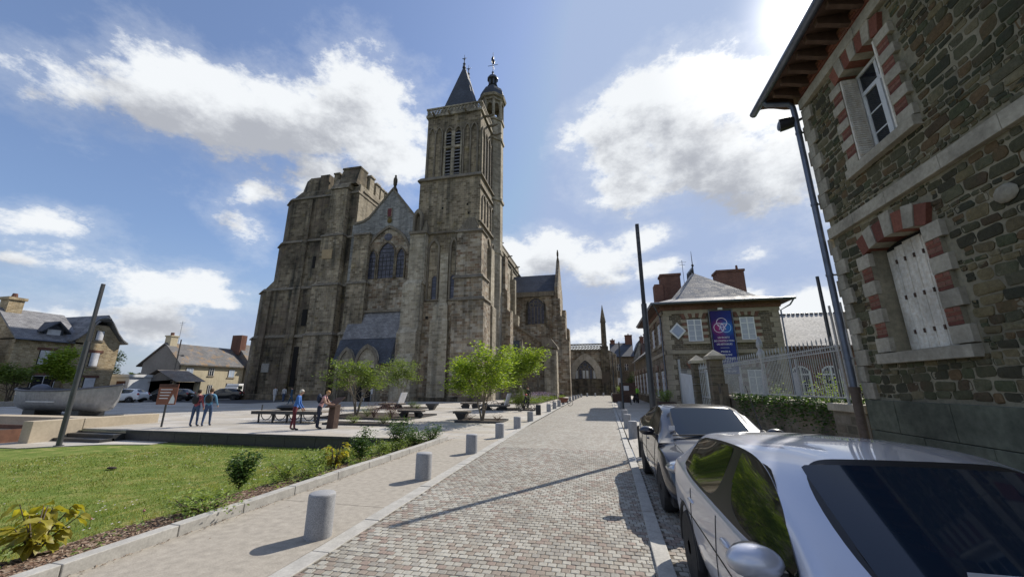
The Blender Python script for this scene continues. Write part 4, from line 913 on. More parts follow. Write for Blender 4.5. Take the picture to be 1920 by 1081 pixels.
# window surrounds
def brick_fill(parent, y0, y1, z0, z1, x=-.04):
    n = max(1, round((z1-z0)/.068)); m = MB(); h = (z1-z0)/n
    for i in range(n):
        c = y0 + (.11 if i % 2 else .22)
        e = [y0, c, y1] if y1-y0 > .24 else [y0, y1]
        for a, b in zip(e, e[1:]): 
            if b-a > .03: m.box(x, .2, a+.004, b-.004, z0+i*h+.004, z0+(i+1)*h-.004)
    o = m.build('brickwork', M['brick_i'], parent, uv=False); o['kind'] = 'stuff'
    MB().box(x+.006, .19, y0+.001, y1-.001, z0+.001, z1-.001).build('joint_mortar', M['mortar'], parent)
def window(kind, y0, y1, z0, z1, za):
    w = empty('window', (0, 0, 0)); w.parent = hs
    depth = .30
    n = 9; h = (z1-z0)/ (9 if kind == 'up' else 7)
    N = 9 if kind == 'up' else 7; h = (z1-z0)/N
    for s in (0, 1):
        for i in range(N):
            za_, zb_ = z0+i*h, z0+(i+1)*h
            st = i % 2 == 0
            ln = .33 if st else .26
            a, b = (y1, y1+ln) if s else (y0-ln, y0)
            if st:
                m = MB().box(-.05, .03+depth if True else 0, a+.002, b-.002, za_+.004, zb_-.004); m.build('surround_block', M['gran_block'], w, bevel=.005)
            else: brick_fill(w, a+.003, b-.003, za_, zb_)
            MB().box(.2, .03+depth, a+.01, b-.01, za_, zb_).build('reveal', M['gran_block'] if st else M['brick'], w) if not st else None
    # cambered head of alternating voussoirs
    c = (y0+y1)/2; wd = (y1-y0)/2; nv = 7; R = 2.1
    a_ = math.asin(min(1, (wd+.12)/R))
    zc = za - R
    for i in range(nv):
        t0, t1 = -a_+2*a_*i/nv, -a_+2*a_*(i+1)/nv; g = .004/R
        st = i % 2 == 1; r0, r1 = R-.0, R+(.40 if i == nv//2 else (.36 if st else .33))
        P = [(c+r*sin(t)*1.0, zc+r*cos(t)) for r, t in ((r0, t0+g), (r0, t1-g), (r1, t1-g), (r1, t0+g))]
        MB().ext(P, lambda y, z: (-.05 - (.012 if st else 0), y, z), lambda y, z: (.03+depth, y, z)).build('voussoir', M['gran_block'] if st else M['brick'], w, bevel=.004)
    MB().hexa([(-.10, y0-.33, z0-.19), (.25, y0-.33, z0-.19), (.25, y1+.33, z0-.19), (-.10, y1+.33, z0-.19), (-.10, y0-.33, z0-.02), (.25, y0-.33, z0), (.25, y1+.33, z0), (-.10, y1+.33, z0-.02)]).build('sill', M['gran_block'], w, bevel=.006)
    xg = .03+depth-.06
    if kind == 'low':      # closed white board shutters
        sh = empty('shutter', (0, 0, 0)); sh.parent = w; nb = 6; bw = (y1-y0-.04)/nb
        for i in range(nb):
            a = y0+.02+i*bw
            MB().box(.225, .25, a+.004, a+bw-.004, z0+.02, za-.06-abs(a+bw/2-c)*.18).build('board', M['oldwhite'], sh, bevel=.004)
        for z in (z0+.3, (z0+z1)/2, z1-.25):
            for i in range(1, nb): 
                MB().box(.205, .2245, y0+.02+i*bw-.012, y0+.02+i*bw+.012, z-.035, z+.035).build('hinge', M['corten'], sh)
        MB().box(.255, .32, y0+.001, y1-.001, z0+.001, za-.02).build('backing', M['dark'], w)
    else:
        fr = MB(); f_ = .06
        fr.box(xg-.03, xg+.04, y0+.005, y0+f_, z0+.005, za-.06).box(xg-.03, xg+.04, y1-f_, y1-.005, z0+.005, za-.06).box(xg-.03, xg+.04, y0+f_, y1-f_, z0+.005, z0+f_).box(xg-.03, xg+.04, y0+f_, y1-f_, z1-.45, z1-.37).box(xg-.03, xg+.04, y0+f_, y1-f_, za-.12, za-.06)
        fr.build('window_frame', M['white'], w, bevel=.004)
        MB().box(xg-.05, xg+.0, c-.05, c+.05, z0+f_, z1-.45).build('meeting_stile', M['white'], w, bevel=.004)
        for a, b in ((y0+f_, c-.05), (c+.05, y1-f_)):
            sash = MB().box(xg-.015, xg+.02, a, a+.035, z0+f_, z1-.45).box(xg-.015, xg+.02, b-.035, b, z0+f_, z1-.45).build('sash', M['white'], w)
            MB().box(xg, xg+.008, a+.036, b-.036, z0+f_, z1-.45).build('pane', M['glass'], sash)
            for k in (1, 2): zz = lerp(z0+f_, z1-.45, k/3); MB().box(xg-.01, xg+.012, a+.036, b-.036, zz-.012, zz+.012).build('glazing_bar', M['white'], sash)
        MB().box(xg, xg+.008, y0+f_, y1-f_, z1-.37, za-.12).build('pane', M['glass'], w)
        MB().box(xg-.02, xg+.02, c-.03, c+.03, z1-.37, za-.12).build('transom_bar', M['white'], w)
        # folded louvred shutters against the reveals
        for yy0, sg in ((y1-.035, 1), (y0+.035, -1)):
            s_ = MB().box(-.04, xg-.05, yy0-.018, yy0+.018, z0+.03, z1-.02).build('folded_shutter', M['oldwhite'], w)
            lm = MB(); z = z0+.1
            while z < z1-.1: lm.hexa([(-.02, yy0-sg*.018-.012, z), (xg-.07, yy0-sg*.018-.012, z), (xg-.07, yy0-sg*.018+.008, z), (-.02, yy0-sg*.018+.008, z), (-.02, yy0-sg*.018-.004, z+.03), (xg-.07, yy0-sg*.018-.004, z+.03), (xg-.07, yy0-sg*.018+.012, z+.03), (-.02, yy0-sg*.018+.012, z+.03)]); z += .045
            o = lm.build('slats', M['oldwhite'], s_, uv=False); o['kind'] = 'stuff'
        MB().tube([(-.02, y0+.02, z0), (-.02, y0+.02, z1-.1)], .012, 5).build('rod', M['oldwhite'], w)
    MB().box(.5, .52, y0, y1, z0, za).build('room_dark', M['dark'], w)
for o in OPEN: window(*o)
# rubble stones
def blocked(y, z):
    for k, y0, y1, z0, z1, za in OPEN:
        if y0-.20 < y < y1+.20 and z0-.13 < z < za+.28: return True
        if y0-.33 < y < y1+.33 and z0-.12 < z < z1-.02: return True
    return 4.74 < z < 5.0 or z > 7.93 or z < 1.56
def stone_mesh(m, yc, zc, w, h, r, x0=.03):
    pr = r.uniform(.005, .017); pts = []
    for sx, sy in ((-1, -1), (1, -1), (1, 1), (-1, 1)):
        cx, cy = sx*w/2*r.uniform(.84, 1.06), sy*h/2*r.uniform(.82, 1.08); c = min(w, h)*r.uniform(.10, .34); c2 = c*r.uniform(.5, 1.4)
        A, B_ = (cx-sx*c2, cy), (cx, cy-sy*c); M_ = (cx-sx*c2*.36, cy-sy*c*.36)
        pts += [A, M_, B_] if sx*sy < 0 else [B_, M_, A]
    n = 12; a0 = r.uniform(-.07, .07); pts = [(p*cos(a0)-q*sin(a0), p*sin(a0)+q*cos(a0)) for p, q in pts]
    b = [(x0, yc+p, zc+q) for p, q in pts]; t = [(x0-pr*.85, yc+p*.97-.0, zc+q*.955) for p, q in pts]; tl = r.uniform(-.012, .012)
    u = [(x0-pr+tl*(p/w)*2+r.uniform(-.004, .004), yc+p*.86, zc+q*.82) for p, q in pts]
    m.add(b+t+u+[(x0-pr-r.uniform(.0, .008), yc, zc)], [(i, i+n, (i+1) % n+n, (i+1) % n) for i in range(n)] + [(i+n, i+2*n, (i+1) % n+2*n, (i+1) % n+n) for i in range(n)] + [(i+2*n, 3*n, (i+1) % n+2*n) for i in range(n)])
r = random.Random(11); ST = []
z = 1.57
while z < 7.92:
    h = r.choice([.07, .09, .11, .13, .15, .18]) ; y = 0.0 - .16
    while y > -12.6:
        w = h*r.uniform(1.1, 2.6); w = max(.13, min(.48, w)); zz = z + .035*sin(y*1.7+z*3) + r.uniform(-.012, .012)
        if h > .18 and r.random() < .28:
            hh = h*r.uniform(.4, .6); ST.append((y-w/2, zz+hh/2, w*r.uniform(.9, 1), hh-.012)); ST.append((y-w/2, zz+hh+(h-hh)/2, w*r.uniform(.8, 1), h-hh-.012))
        else: ST.append((y-w/2, zz+h/2, w, h*r.uniform(.9, 1.12)))
        y -= w+r.uniform(.004, .014)
    z += h+.006
ok = []
for q in ST:
    y, zc, w, h = q
    if any(blocked(y+dy*w*.42, zc+dz*h*.42) for dy in (-1, 0, 1) for dz in (-1, 0, 1)): 
        # try a smaller stone to fill the edge
        for dy in (-.28, .28):
            for dz in (-.2, .2):
                yy_, zz_ = y+dy*w, zc+dz*h
                if not any(blocked(yy_+a*w*.2, zz_+b*h*.22) for a in (-1, 1) for b in (-1, 1)): ok.append((yy_, zz_, w*.44, h*.46))
        continue
    ok.append(q)
inview = lambda q: q[0]+HE > 4.2+.0*q[1] and q[0]+HE > 3.6
ok.sort(key=lambda q: (not inview(q), -q[2]*q[3]/((HX**2+(q[0]+HE)**2+(q[1]-EYE)**2))))
mm = MB()
for i, (y, z, w, h) in enumerate(ok):
    if i < 300:
        s_ = MB(); stone_mesh(s_, 0, 0, w-.003, h-.004, r, 0); me = s_.mesh('stone'); me.materials.append(M['rubble']); 
        me.shade_smooth(); me.set_sharp_from_angle(angle=radians(38))
        obj('stone', me, hs, (.03, y, z))
    else: stone_mesh(mm, y, z, w-.003, h-.004, r)
o = mm.build('rubble_stones', M['rubble_i'], hs, uv=False, fix=False, smooth=38); o['kind'] = 'stuff'
for (y, z, s_) in ((5.35-HE, 4.05, .15),): MB().sphere((.0, y, z), (.035, s_, s_*.8), 9, 5).build('mortar_patch', pmat('fresh mortar', (.36, .33, .25), (.25, .22, .17), 20, .95, .5), hs, smooth=60)
# brick frieze, eaves with brackets, gutter
m = MB(); y = 0
for row in range(4):
    y = .02-(.1 if row % 2 else 0)
    while y > -11: m.box(-.03-.012*row, .2, y, y-.205, 8.16+row*.068, 8.16+row*.068+.06); y -= .215
o = m.build('brick_frieze', M['brick_i'], hs, uv=False); o['kind'] = 'stuff'
MB().box(-.01, .3, -11.4, .0, 8.15, 8.44).build('frieze_core', M['mortar'], hs)
M['eaves'] = pmat('eaves boards', (.13, .075, .05), (.08, .045, .032), 8, .8, .2)
MB().hexa([(-.62, -12, 8.50), (.4, -12, 8.50), (.4, .55, 8.50), (-.62, .55, 8.50), (-.62, -12, 8.53), (.4, -12, 9.1), (.4, .55, 9.1), (-.62, .55, 8.53)]).build('soffit', M['eaves'], hs)
y = .3
while y > -11: 
    MB().ext([(-.56, 8.36), (-.56, 8.50), (.0, 8.50), (.0, 8.24), (-.18, 8.26), (-.40, 8.33)], lambda x, z: (x, y-.05, z), lambda x, z: (x, y+.05, z)).build('bracket', M['eaves'], hs, bevel=.006); y -= .37
rf = MB().hexa([(-.72, -12, 8.53), (.3, -12, 8.9), (.3, .7, 8.9), (-.72, .7, 8.53), (-.72, -12, 8.58), (4.5, -12, 12.6), (4.5, .7, 12.6), (-.72, .7, 8.58)]).hexa([(4.5, -12, 8.9), (9.7, -12, 8.53), (9.7, .7, 8.53), (4.5, .7, 8.9), (4.5, -12, 12.6), (9.7, -12, 8.58), (9.7, .7, 8.58), (4.5, .7, 12.6)])
rf.build('roof', M['roof_old'], hs)
MB().tube([(-.70, -12, 8.50), (-.70, .72, 8.50)], .085, 10).build('gutter', M['zinc'], hs, smooth=60)
MB().box(.5, 8.98, -.02, .0, 0, 8.2).build('end_wall', M['stone_warm'], hs)
dp = MB().tube([(-.66, .20, 8.46), (-.62, .20, 8.36), (-.40, .16, 8.30), (-.20, .12, 8.24), (-.13, .10, 8.12), (-.12, .10, 7.9), (-.12, .10, 1.72)], .058, 12)
d_ = dp.build('downpipe', M['zinc'], hs, smooth=60)
for z in (7.4, 5.6, 4.0, 2.3): MB().cyl((-.12, .10), .068, z, z+.05, 12).box(-.12, .05, .085, .115, z+.01, z+.04).build('pipe_bracket', M['zinc'], d_)
MB().cyl((-.12, .10), .075, .0, 1.74, 12, r2=.075).cyl((-.12, .10), .095, 1.66, 1.78, 12).build('pipe_shoe', pmat('rust brown cast iron', (.16, .12, .09), (.10, .07, .05), 9, .8, .3), d_, smooth=60)
for z in (7.2, 6.55, 5.5, 4.45, 3.55, 2.9, 1.85): MB().box(-.02, .06, .028, .12, z, z+.34).build('quoin_return', M['gran_block'], hs, bevel=.005)
sp_ = MB().tube([(-.14, .16, 7.78), (-.26, .20, 7.78), (-.40, .25, 7.78)], [.12, .14, .15], 16)
sp_.tube([(-.14, .22, 7.78), (.02, .05, 7.78)], .03, 6)
hp('loudspeaker', sp_, M['black'], smooth=50)
MB().sphere((-.40, .25, 7.78), (.03, .12, .12), 12, 8).build('speaker_horn', M['zinc'], hs, smooth=60)
# iron window guard / handrail low at the right edge of the picture
gr_ = empty('iron_handrail', (HX-.45, 4.9, 0), 0, 'black wrought iron scroll railing low against the mossy stone plinth', 'railing')
MB().tube([(0, .55, 1.02), (0, -3.2, 1.16)], .016, 6).build('top_rail', M['black'], gr_)
MB().tube([(0, .5, .30), (0, -3.2, .34)], .012, 6).build('bottom_rail', M['black'], gr_)
for k in range(8): MB().tube([(0, .5-.5*k, 0), (0, .5-.5*k, 1.03+.018*k)], .011, 6).build('upright', M['black'], gr_)
for k in range(7):
    for dz in (.88, .55): MB().torus((0, .25-.5*k, dz+.015*k), .1, .009, 'x', 14, 5).build('scroll', M['black'], gr_)
# ================================================================ house with the banner
B = empty('banner_house', (4.9, 30, 0), 0, 'two-storey rubble house with hipped slate roof, brick chimneys and a blue banner on its front', 'house')
bp_ = lambda name, m, mat, par=None, **k: m.build(name, mat, par or B, **k)
M['rub_far'] = ashlar('brown rubble courses', [(.10,.08,.06),(.17,.135,.095),(.13,.10,.075),(.21,.175,.13),(.09,.075,.06)], (.27,.235,.18), .36, .15, .014, .25, 0)
M['block_far'] = pmat('pale dressed blocks', (.36,.31,.24), (.27,.235,.185), 7, .9, .2, dist=.01)
M['brick_far'] = ashlar('far brick courses', [(.17,.07,.05),(.22,.10,.07),(.14,.06,.045)], (.2,.15,.12), .22, .075, .008, .2, 0)
BW, BD = 7.75, 11.0
bp_('wall', MB().box(0, BW, 0, BD, 0, 7.25), M['rub_far'])
# side wing further along the street
bp_('wing', MB().box(.25, BW, BD, BD+18, 0, 5.0), M['rub_far'])
bp_('wing_roof', MB().hexa([(-.2, BD, 5.0), (BW, BD, 5.0), (BW, BD+18.3, 5.0), (-.2, BD+18.3, 5.0), (3.8, BD, 8.2), (4.2, BD, 8.2), (4.2, BD+18.3, 8.2), (3.8, BD+18.3, 8.2)]), M['roof_old'])
def quoins(x0, sx, y0, z0, z1, both=True):
    z = z0; k = 0
    while z < z1-.1:
        a = .62 if k % 2 else .42
        bp_('quoin', MB().box(x0-.03 if sx > 0 else x0+.03, x0+sx*a, y0-.03, y0+(.42 if k % 2 else .62), z+.008, min(z+.36, z1)-.008), M['block_far']); z += .36; k += 1
quoins(0, 1, 0, .05, 7.2); quoins(BW, -1, 0, .05, 7.2)
bp_('string_course', MB().box(-.06, BW+.06, -.07, .0, 4.05, 4.3).box(-.07, .0, -.07, BD, 4.05, 4.3), M['block_far'])
bp_('cornice', MB().box(-.08, BW+.08, -.09, 0, 7.0, 7.27).box(-.09, 0, -.09, BD, 7.0, 7.27), M['block_far'])
bp_('frieze', MB().box(-.16, BW+.16, -.17, BD, 7.27, 7.62), M['brick_far'])
bp_('eaves', MB().box(-.75, BW+.75, -.75, BD+.6, 7.62, 7.74), M['eaves'])
e0 = .7; bp_('roof', MB().add([(-e0, -e0, 7.74), (BW+e0, -e0, 7.74), (BW+e0, BD+e0, 7.74), (-e0, BD+e0, 7.74), (.9, .9, 8.35), (BW-.9, .9, 8.35), (BW-.9, BD-.9, 8.35), (.9, BD-.9, 8.35), (BW/2-.35, 4.4, 11.3), (BW/2-.35, 6.6, 11.3), (BW/2-.25, 4.4, 11.3), (BW/2-.25, 6.6, 11.3)],
   [(3, 2, 1, 0), (0, 1, 5, 4), (1, 2, 6, 5), (2, 3, 7, 6), (3, 0, 4, 7), (4, 5, 10, 8), (5, 6, 11, 10), (6, 7, 9, 11), (7, 4, 8, 9), (8, 10, 11, 9)]), M['roof_old'])
bp_('gutter', MB().tube([(-.85, -.85, 7.7), (BW+.85, -.85, 7.7)], .09, 8).tube([(-.85, -.85, 7.7), (-.85, BD, 7.7)], .09, 8), M['zinc'])
bp_('downpipe', MB().tube([(BW+.75, -.8, 7.65), (BW+.6, -.5, 7.3), (BW+.12, -.12, 7.0), (BW+.1, -.1, .1)], .05, 6), M['zinc'])
bp_('downpipe', MB().tube([(-.75, -.8, 7.65), (-.5, -.4, 7.3), (-.1, .75, 6.9), (-.1, .75, .1)], .05, 6), M['zinc'])
c_ = bp_('chimney', MB().box(6.0, 8.2, 6.2, 7.6, 8.0, 11.75).box(5.92, 8.28, 6.12, 7.68, 11.75, 11.95), M['brick_far']); bp_('chimney_pot', MB().cyl((7.9, 6.9), .13, 11.95, 12.5, 8, r2=.09), M['brick_far'], c_)
c_ = bp_('chimney', MB().box(1.2, 2.9, 6.4, 7.6, 8.0, 11.75).box(1.12, 2.98, 6.32, 7.68, 11.75, 11.95).box(.55, 1.3, 6.2, 7.4, 8.0, 10.95), M['brick_far'])
cr = MB()
for k in range(8): cr.bar((BW/2-.3, 4.4+.3*k, 11.3), (BW/2-.3, 4.55+.3*k, 11.95), .04).bar((BW/2-.3, 4.7+.3*k, 11.3), (BW/2-.3, 4.55+.3*k, 11.95), .04)
cr.tube([(BW/2-.3, 4.35, 11.2), (BW/2-.3, 4.35, 13.3)], [.06, .015], 5).sphere((BW/2-.3, 4.35, 12.0), .12, 6, 4)
bp_('ridge_cresting', cr, M['black'])
for x, y, h in ((3.0, 5.5, 12.9),):
    bp_('antenna', MB().tube([(x, y, 9.5), (x, y, h)], .02, 4).tube([(x-.35, y, h-.2), (x+.35, y, h-.2)], .015, 4).tube([(x-.25, y, h-.45), (x+.25, y, h-.45)], .015, 4), M['black'])
def bwin(x0, x1, z0, z1, za, side=False, blocks=True):
    X = (lambda a, d, z: (a, d, z)) if not side else (lambda a, d, z: (d, a, z))
    def bx(m, a0, a1, d0, d1, c0, c1):
        p, q = X(a0, d0, c0), X(a1, d1, c1); return m.box(p[0], q[0], p[1], q[1], c0, c1)
    w = bp_('window', bx(MB(), x0-.02, x1+.02, -.045, .0, z0-.02, z1+.02), M['dark'])
    n = 7; h = (z1-z0)/n
    for i in range(n):
        for a, b in ((x0-(.42 if i % 2 == 0 else .34), x0), (x1, x1+(.42 if i % 2 == 0 else .34))):
            bx(MB(), a, b, -.07, .0, z0+i*h+.005, z0+(i+1)*h-.005).build('surround_block', M['block_far'] if i % 2 == 0 else M['brick_far'], w)
    c = (x0+x1)/2; wd = (x1-x0)/2; R = 1.5; a_ = math.asin(min(1, (wd+.22)/R)); nv = 7; zc = za-R
    for i in range(nv):
        t0, t1 = -a_+2*a_*i/nv+.004, -a_+2*a_*(i+1)/nv-.004
        P = [(c+r_*sin(t), zc+r_*cos(t)) for r_, t in ((R, t0), (R, t1), (R+.5, t1), (R+.5, t0))]
        MB().ext(P, lambda a, z: X(a, -.075-.01*(i % 2), z), lambda a, z: X(a, .0, z)).build('voussoir', M['block_far'] if i % 2 else M['brick_far'], w)
    bx(MB(), x0-.4, x1+.4, -.16, .0, z0-.2, z0-.02).build('sill', M['block_far'], w)
    fr = MB()
    for a, b in ((x0, x0+.07), (x1-.07, x1), (c-.045, c+.045)): bx(fr, a, b, -.075, -.045, z0, z1)
    for q in (z0, z1-.07, z1-(z1-z0)*.28): bx(fr, x0+.07, x1-.07, -.072, -.045, q, q+.06)
    fr.build('window_frame', M['white'], w)
    for a, b in ((x0+.07, c-.045), (c+.045, x1-.07)):
        bx(MB(), a, b, -.058, -.046, z0+.06, z1-.07).build('pane', M['curtain'], w)
        for k in (1, 2): bx(MB(), a, b, -.066, -.06, z0+(z1-z0)*.72*k/3-.012, z0+(z1-z0)*.72*k/3+.012).build('glazing_bar', M['white'], w)
M['curtain'] = pmat('curtained glass', (.42, .45, .52), (.33, .36, .43), 5, .25, 0, big=.1)
bwin(1.62, 2.62, 4.95, 6.55, 6.7); bwin(5.15, 6.1, 4.98, 6.6, 6.75); bwin(1.7, 2.6, .95, 2.9, 3.1); bwin(5.15, 6.1, .95, 2.9, 3.1)
for y in (1.6, 4.9, 8.2): bwin(y, y+1.0, 4.95, 6.5, 6.7, True); bwin(y, y+1.0, .95, 2.9, 3.1, True)
for y in (12.5, 15.5, 19, 22.5, 26): 
    for z in (1.0,): bwin(y, y+1.0, z, 3.1, 3.3, True)
# diamond plate
o = MB().ext([(0, -.62), (.58, 0), (0, .62), (-.58, 0)], lambda x, z: (x, -.09, z), lambda x, z: (x, -.01, z)).build('diamond_sign', M['white'], bevel=.01)
o.location = (5.82, 29.98, 5.72); tag(o, 'white diamond-shaped plaque beside the left upper window', 'sign')
MB().ext([(0, -.46), (.42, 0), (0, .46), (-.42, 0)], lambda x, z: (x, -.10, z), lambda x, z: (x, -.092, z)).build('inner_plate', pmat('pale blue enamel', (.40, .45, .58), (.33, .38, .5)), o)
# banner hanging from the front
bn = empty('banner', (8.05, 29.84, 0), 0, 'tall dark blue banner with glowing interlaced rings hung on the front wall', 'banner')
T = NT('banner print'); P = T.obj(); sx = T.n('ShaderNodeSeparateXYZ'); T.l(P, sx.inputs[0])
gx = T.map(sx.outputs[0], .2, 1.5); col = T.mix(gx, (.018, .012, .12), (.012, .03, .20))
def blob(col, c, r, cc, amt):
    d = T.n('ShaderNodeVectorMath', operation='DISTANCE'); T.l(P, d.inputs[0]); d.inputs[1].default_value = c
    return T.mix(T.map(d.outputs['Value'], 0, r, amt, 0), col, cc)
col = blob(col, (.6, 0, 5.85), .75, (.42, .03, .14), .8); col = blob(col, (1.1, 0, 5.85), .75, (.02, .16, .50), .9); col = blob(col, (.62, 0, 5.0), .6, (.22, .02, .14), .6)
M['banner'] = T.set(col=col, rough=.6, spec=.3)
MB().box(.08, 1.48, 0, .03, 2.6, 7.1).build('cloth', M['banner'], bn)
MB().tube([(0, 0, 2.5), (0, 0, 7.2)], .03, 6).tube([(1.56, 0, 2.5), (1.56, 0, 7.2)], .03, 6).tube([(-.02, 0, 7.18), (1.58, 0, 7.18)], .035, 6).build('frame', M['zinc'], bn)
MB().box(.62, .92, -.12, .06, 7.16, 7.32).build('banner_clamp', M['white'], bn)
M['neonw'] = NT('printed pale lines').set(col=(.82, .72, .88), rough=.6); M['neonb'] = NT('printed blue lines').set(col=(.35, .62, .95), rough=.6); M['print'] = NT('white print').set(col=(.80, .80, .86), rough=.6)
lg = MB()
for (x, z, mt) in ((.78, 6.22, 'neonw'), (.56, 5.86, 'neonw'), (1.0, 5.86, 'neonb')):
    MB().torus((x, -.012, z), .34, .022, 'y', 28, 4).build('ring', M[mt], bn)
MB().bar((.56, -.012, 5.72), (.78, -.012, 6.2), .03).bar((.78, -.012, 6.2), (1.0, -.012, 5.72), .03).bar((.5, -.012, 6.1), (1.06, -.012, 6.1), .03).bar((.5, -.012, 6.1), (.78, -.012, 5.68), .03).bar((1.06, -.012, 6.1), (.78, -.012, 5.68), .03).build('star', M['neonw'], bn)
def text(s, size, loc, mat, par, rot=(pi/2, 0, 0), align='CENTER', name='lettering', ext=.004, sx=1):
    cu = bpy.data.curves.new(name, 'FONT'); cu.body = s; cu.size = size; cu.align_x = align; cu.extrude = ext; cu.resolution_u = 2; cu.space_line = 1.15
    tmp = bpy.data.objects.new(name+'_c', cu); COL.objects.link(tmp); dg = bpy.context.evaluated_depsgraph_get()
    me = bpy.data.meshes.new_from_object(tmp.evaluated_get(dg)); bpy.data.objects.remove(tmp); me.materials.clear(); me.materials.append(mat)
    o = obj(name, me, par, loc, rot, (sx, 1, 1)); return o
for s, z, sz in (('LES SECRETS', 5.10, .17), ('DE CONSTRUCTION', 4.86, .17), ('DES BÂTISSEURS', 4.62, .17), ('IMAGES &', 4.10, .17), ('SYMBOLISME', 3.87, .17), ('DES CATHÉDRALES', 3.64, .17), ('QUARTIER &', 3.15, .17), ('MÉTIERS', 2.95, .17), ('DU MOYEN-ÂGE', 2.74, .17)):
    text(s, sz, (.78, -.008, z), M['print'], bn, sx=.82)
MB().box(.5, 1.06, -.01, -.001, 4.42, 4.435).box(.5, 1.06, -.01, -.001, 3.44, 3.455).build('rule_line', M['print'], bn)['kind'] = 'stuff'
# ================================================================ low annexe with a long slate roof to the right
A = empty('low_annexe', (13.2, 32.0, 0), 0, 'long low annexe with pale slate roof and arched windows behind the iron fence', 'building')
MB().box(0, 22, 0, 8, 0, 4.5).build('wall', M['rub_far'], A)
MB().hexa([(-.2, -.4, 4.5), (22, -.4, 4.5), (22, 8.4, 4.5), (-.2, 8.4, 4.5), (-.2, 4.0, 7.6), (22, 4.0, 7.6), (22, 4.1, 7.6), (-.2, 4.1, 7.6)]).build('roof', pmat('pale lichened slate', (.36, .35, .33), (.21, .205, .2), 9, .7, .4, big=.2), A)
rt = MB(); x = 0
while x < 22: rt.sphere((x, 4.05, 7.66), (.16, .1, .09), 6, 4); x += .34
o = rt.build('ridge_tiles', M['black'], A, uv=False); o['kind'] = 'stuff'
MB().box(0, 22, -.45, -.35, 4.4, 4.6).build('fascia', M['eaves'], A)
MB().box(0, 22, -.03, 0, 3.7, 4.4).build('brick_band', M['brick_far'], A)
for x in (-.2+.6, 2.3, 4.2, 6.6):
    w_ = MB().ext_xz([(x, .9)] + arch_pts(x, x+1.2, 2.7, 3.2, 6, False) + [(x+1.2, .9)], -.05, -.02).build('window', M['glass'], A)
    MB().ring_xz([(x-.28, .9)] + arch_pts(x-.28, x+1.48, 2.75, 3.5, 6, False) + [(x+1.48, .9)], [(x-.02, .9)] + arch_pts(x-.02, x+1.22, 2.7, 3.22, 6, False) + [(x+1.22, .9)], -.07, 0).build('brick_surround', M['brick_far'], w_)
    MB().ring_xz([(x, .9)] + arch_pts(x, x+1.2, 2.7, 3.2, 6, False) + [(x+1.2, .9)], [(x+.09, .9)] + arch_pts(x+.09, x+1.11, 2.65, 3.1, 6, False) + [(x+1.11, .9)], -.09, -.05).box(x+.56, x+.64, -.085, -.05, .9, 3.1).box(x+.1, x+1.1, -.08, -.05, 2.55, 2.65).box(x+.1, x+1.1, -.08, -.05, 1.9, 1.95).box(x+.1, x+1.1, -.08, -.05, 1.35, 1.4).build('window_frame', M['white'], w_)
# ================================================================ garden wall, iron fence, gate piers
FX = 5.6
M['gwall'] = ashlar('mossy garden wall', [(.13, .11, .08), (.19, .155, .115), (.10, .09, .065), (.22, .19, .15)], (.17, .15, .11), .36, .2, .02, .4, .2)
gw_ = empty('garden_wall', (FX, 9.3, 0), 0, 'low mossy stone wall with ivy carrying the white iron fence', 'wall')
MB().box(0, .35, 0, 11.0, 0, 1.28).build('masonry', M['gwall'], gw_)
y = 0
while y < 10.9: MB().box(-.04, .39, y+.005, min(y+1.1, 11)-.005, 1.28, 1.38).build('coping_stone', M['gran_block'], gw_, bevel=.01); y += 1.1
MB().box(-.35, .5, .15, 1.35, 0, 1.25).build('end_pier', M['gwall'], gw_); MB().box(-.42, .56, .08, 1.42, 1.25, 1.42).build('pier_cap', M['gran_block'], gw_, bevel=.02)
fe = empty('iron_fence', (FX+.17, 10.7, 1.38), 0, 'white painted iron railings with spear tips along the garden wall', 'fence')
M['iron_w'] = pmat('chalky white iron', (.46, .47, .48), (.28, .29, .30), 20, .6, .1, big=.15)
n = 0; y = .0
while y < 9.7:
    tall = n % 2 == 0; h = 1.62 if tall else 1.42
    MB().cyl((0, y), .011, .05, h-.12, 6).cyl((0, y), .022, h-.12, h-.05, 4, r2=.018).cyl((0, y), .02, h-.05, h+.03, 4, r2=.001).build('picket', M['iron_w'], fe); y += .115; n += 1
for z in (.12, 1.25, 1.36): MB().box(-.02, .02, -.1, 9.75, z, z+.03).build('rail', M['iron_w'], fe)
for y in (.0, 2.4, 4.8, 7.2, 9.7): MB().box(-.03, .03, y-.03+.05, y+.03+.05, 0, 1.2).build('stay', M['iron_w'], fe)
for y in (2.4, 4.8, 7.2): MB().box(-.015, .015, y-.02, y+.34, .05, .82).build('lower_panel', M['iron_w'], fe)
# ornate scroll panel at the near end + slim leaning ornaments
orn = empty('ornamental_iron_panel', (FX+.15, 10.45, 1.40), 0, 'tall narrow wrought iron scroll panel at the near end of the fence', 'ironwork')
MB().tube([(0, 0, -.02), (0, 0, 2.35)], .025, 6).tube([(0, .32, -.02), (0, .32, 2.1)], .02, 6).build('upright', M['iron_w'], orn)
for k in range(9):
    z = .18+.235*k; MB().torus((0, .16, z), .10, .013, 'x', 14, 5).build('scroll', M['iron_w'] if k % 3 else M['lampgrey'], orn)
    MB().torus((0, .10 if k % 2 else .22, z+.11), .05, .011, 'x', 10, 5).build('scroll', M['lampgrey'], orn)
MB().torus((0, .16, 2.35), .12, .018, 'x', 12, 5).build('crest', M['iron_w'], orn)
fi = MB().lathe((FX+.17, 15.6, 0), [(.05, 1.38), (.05, 2.7), (.09, 2.75), (.12, 2.95), (.06, 3.1), (.11, 3.2), (.10, 3.35), (.03, 3.55)], 10).build('white_finial_post', M['iron_w'], smooth=40)
tag(fi, 'slender white turned post rising above the fence pickets', 'post')
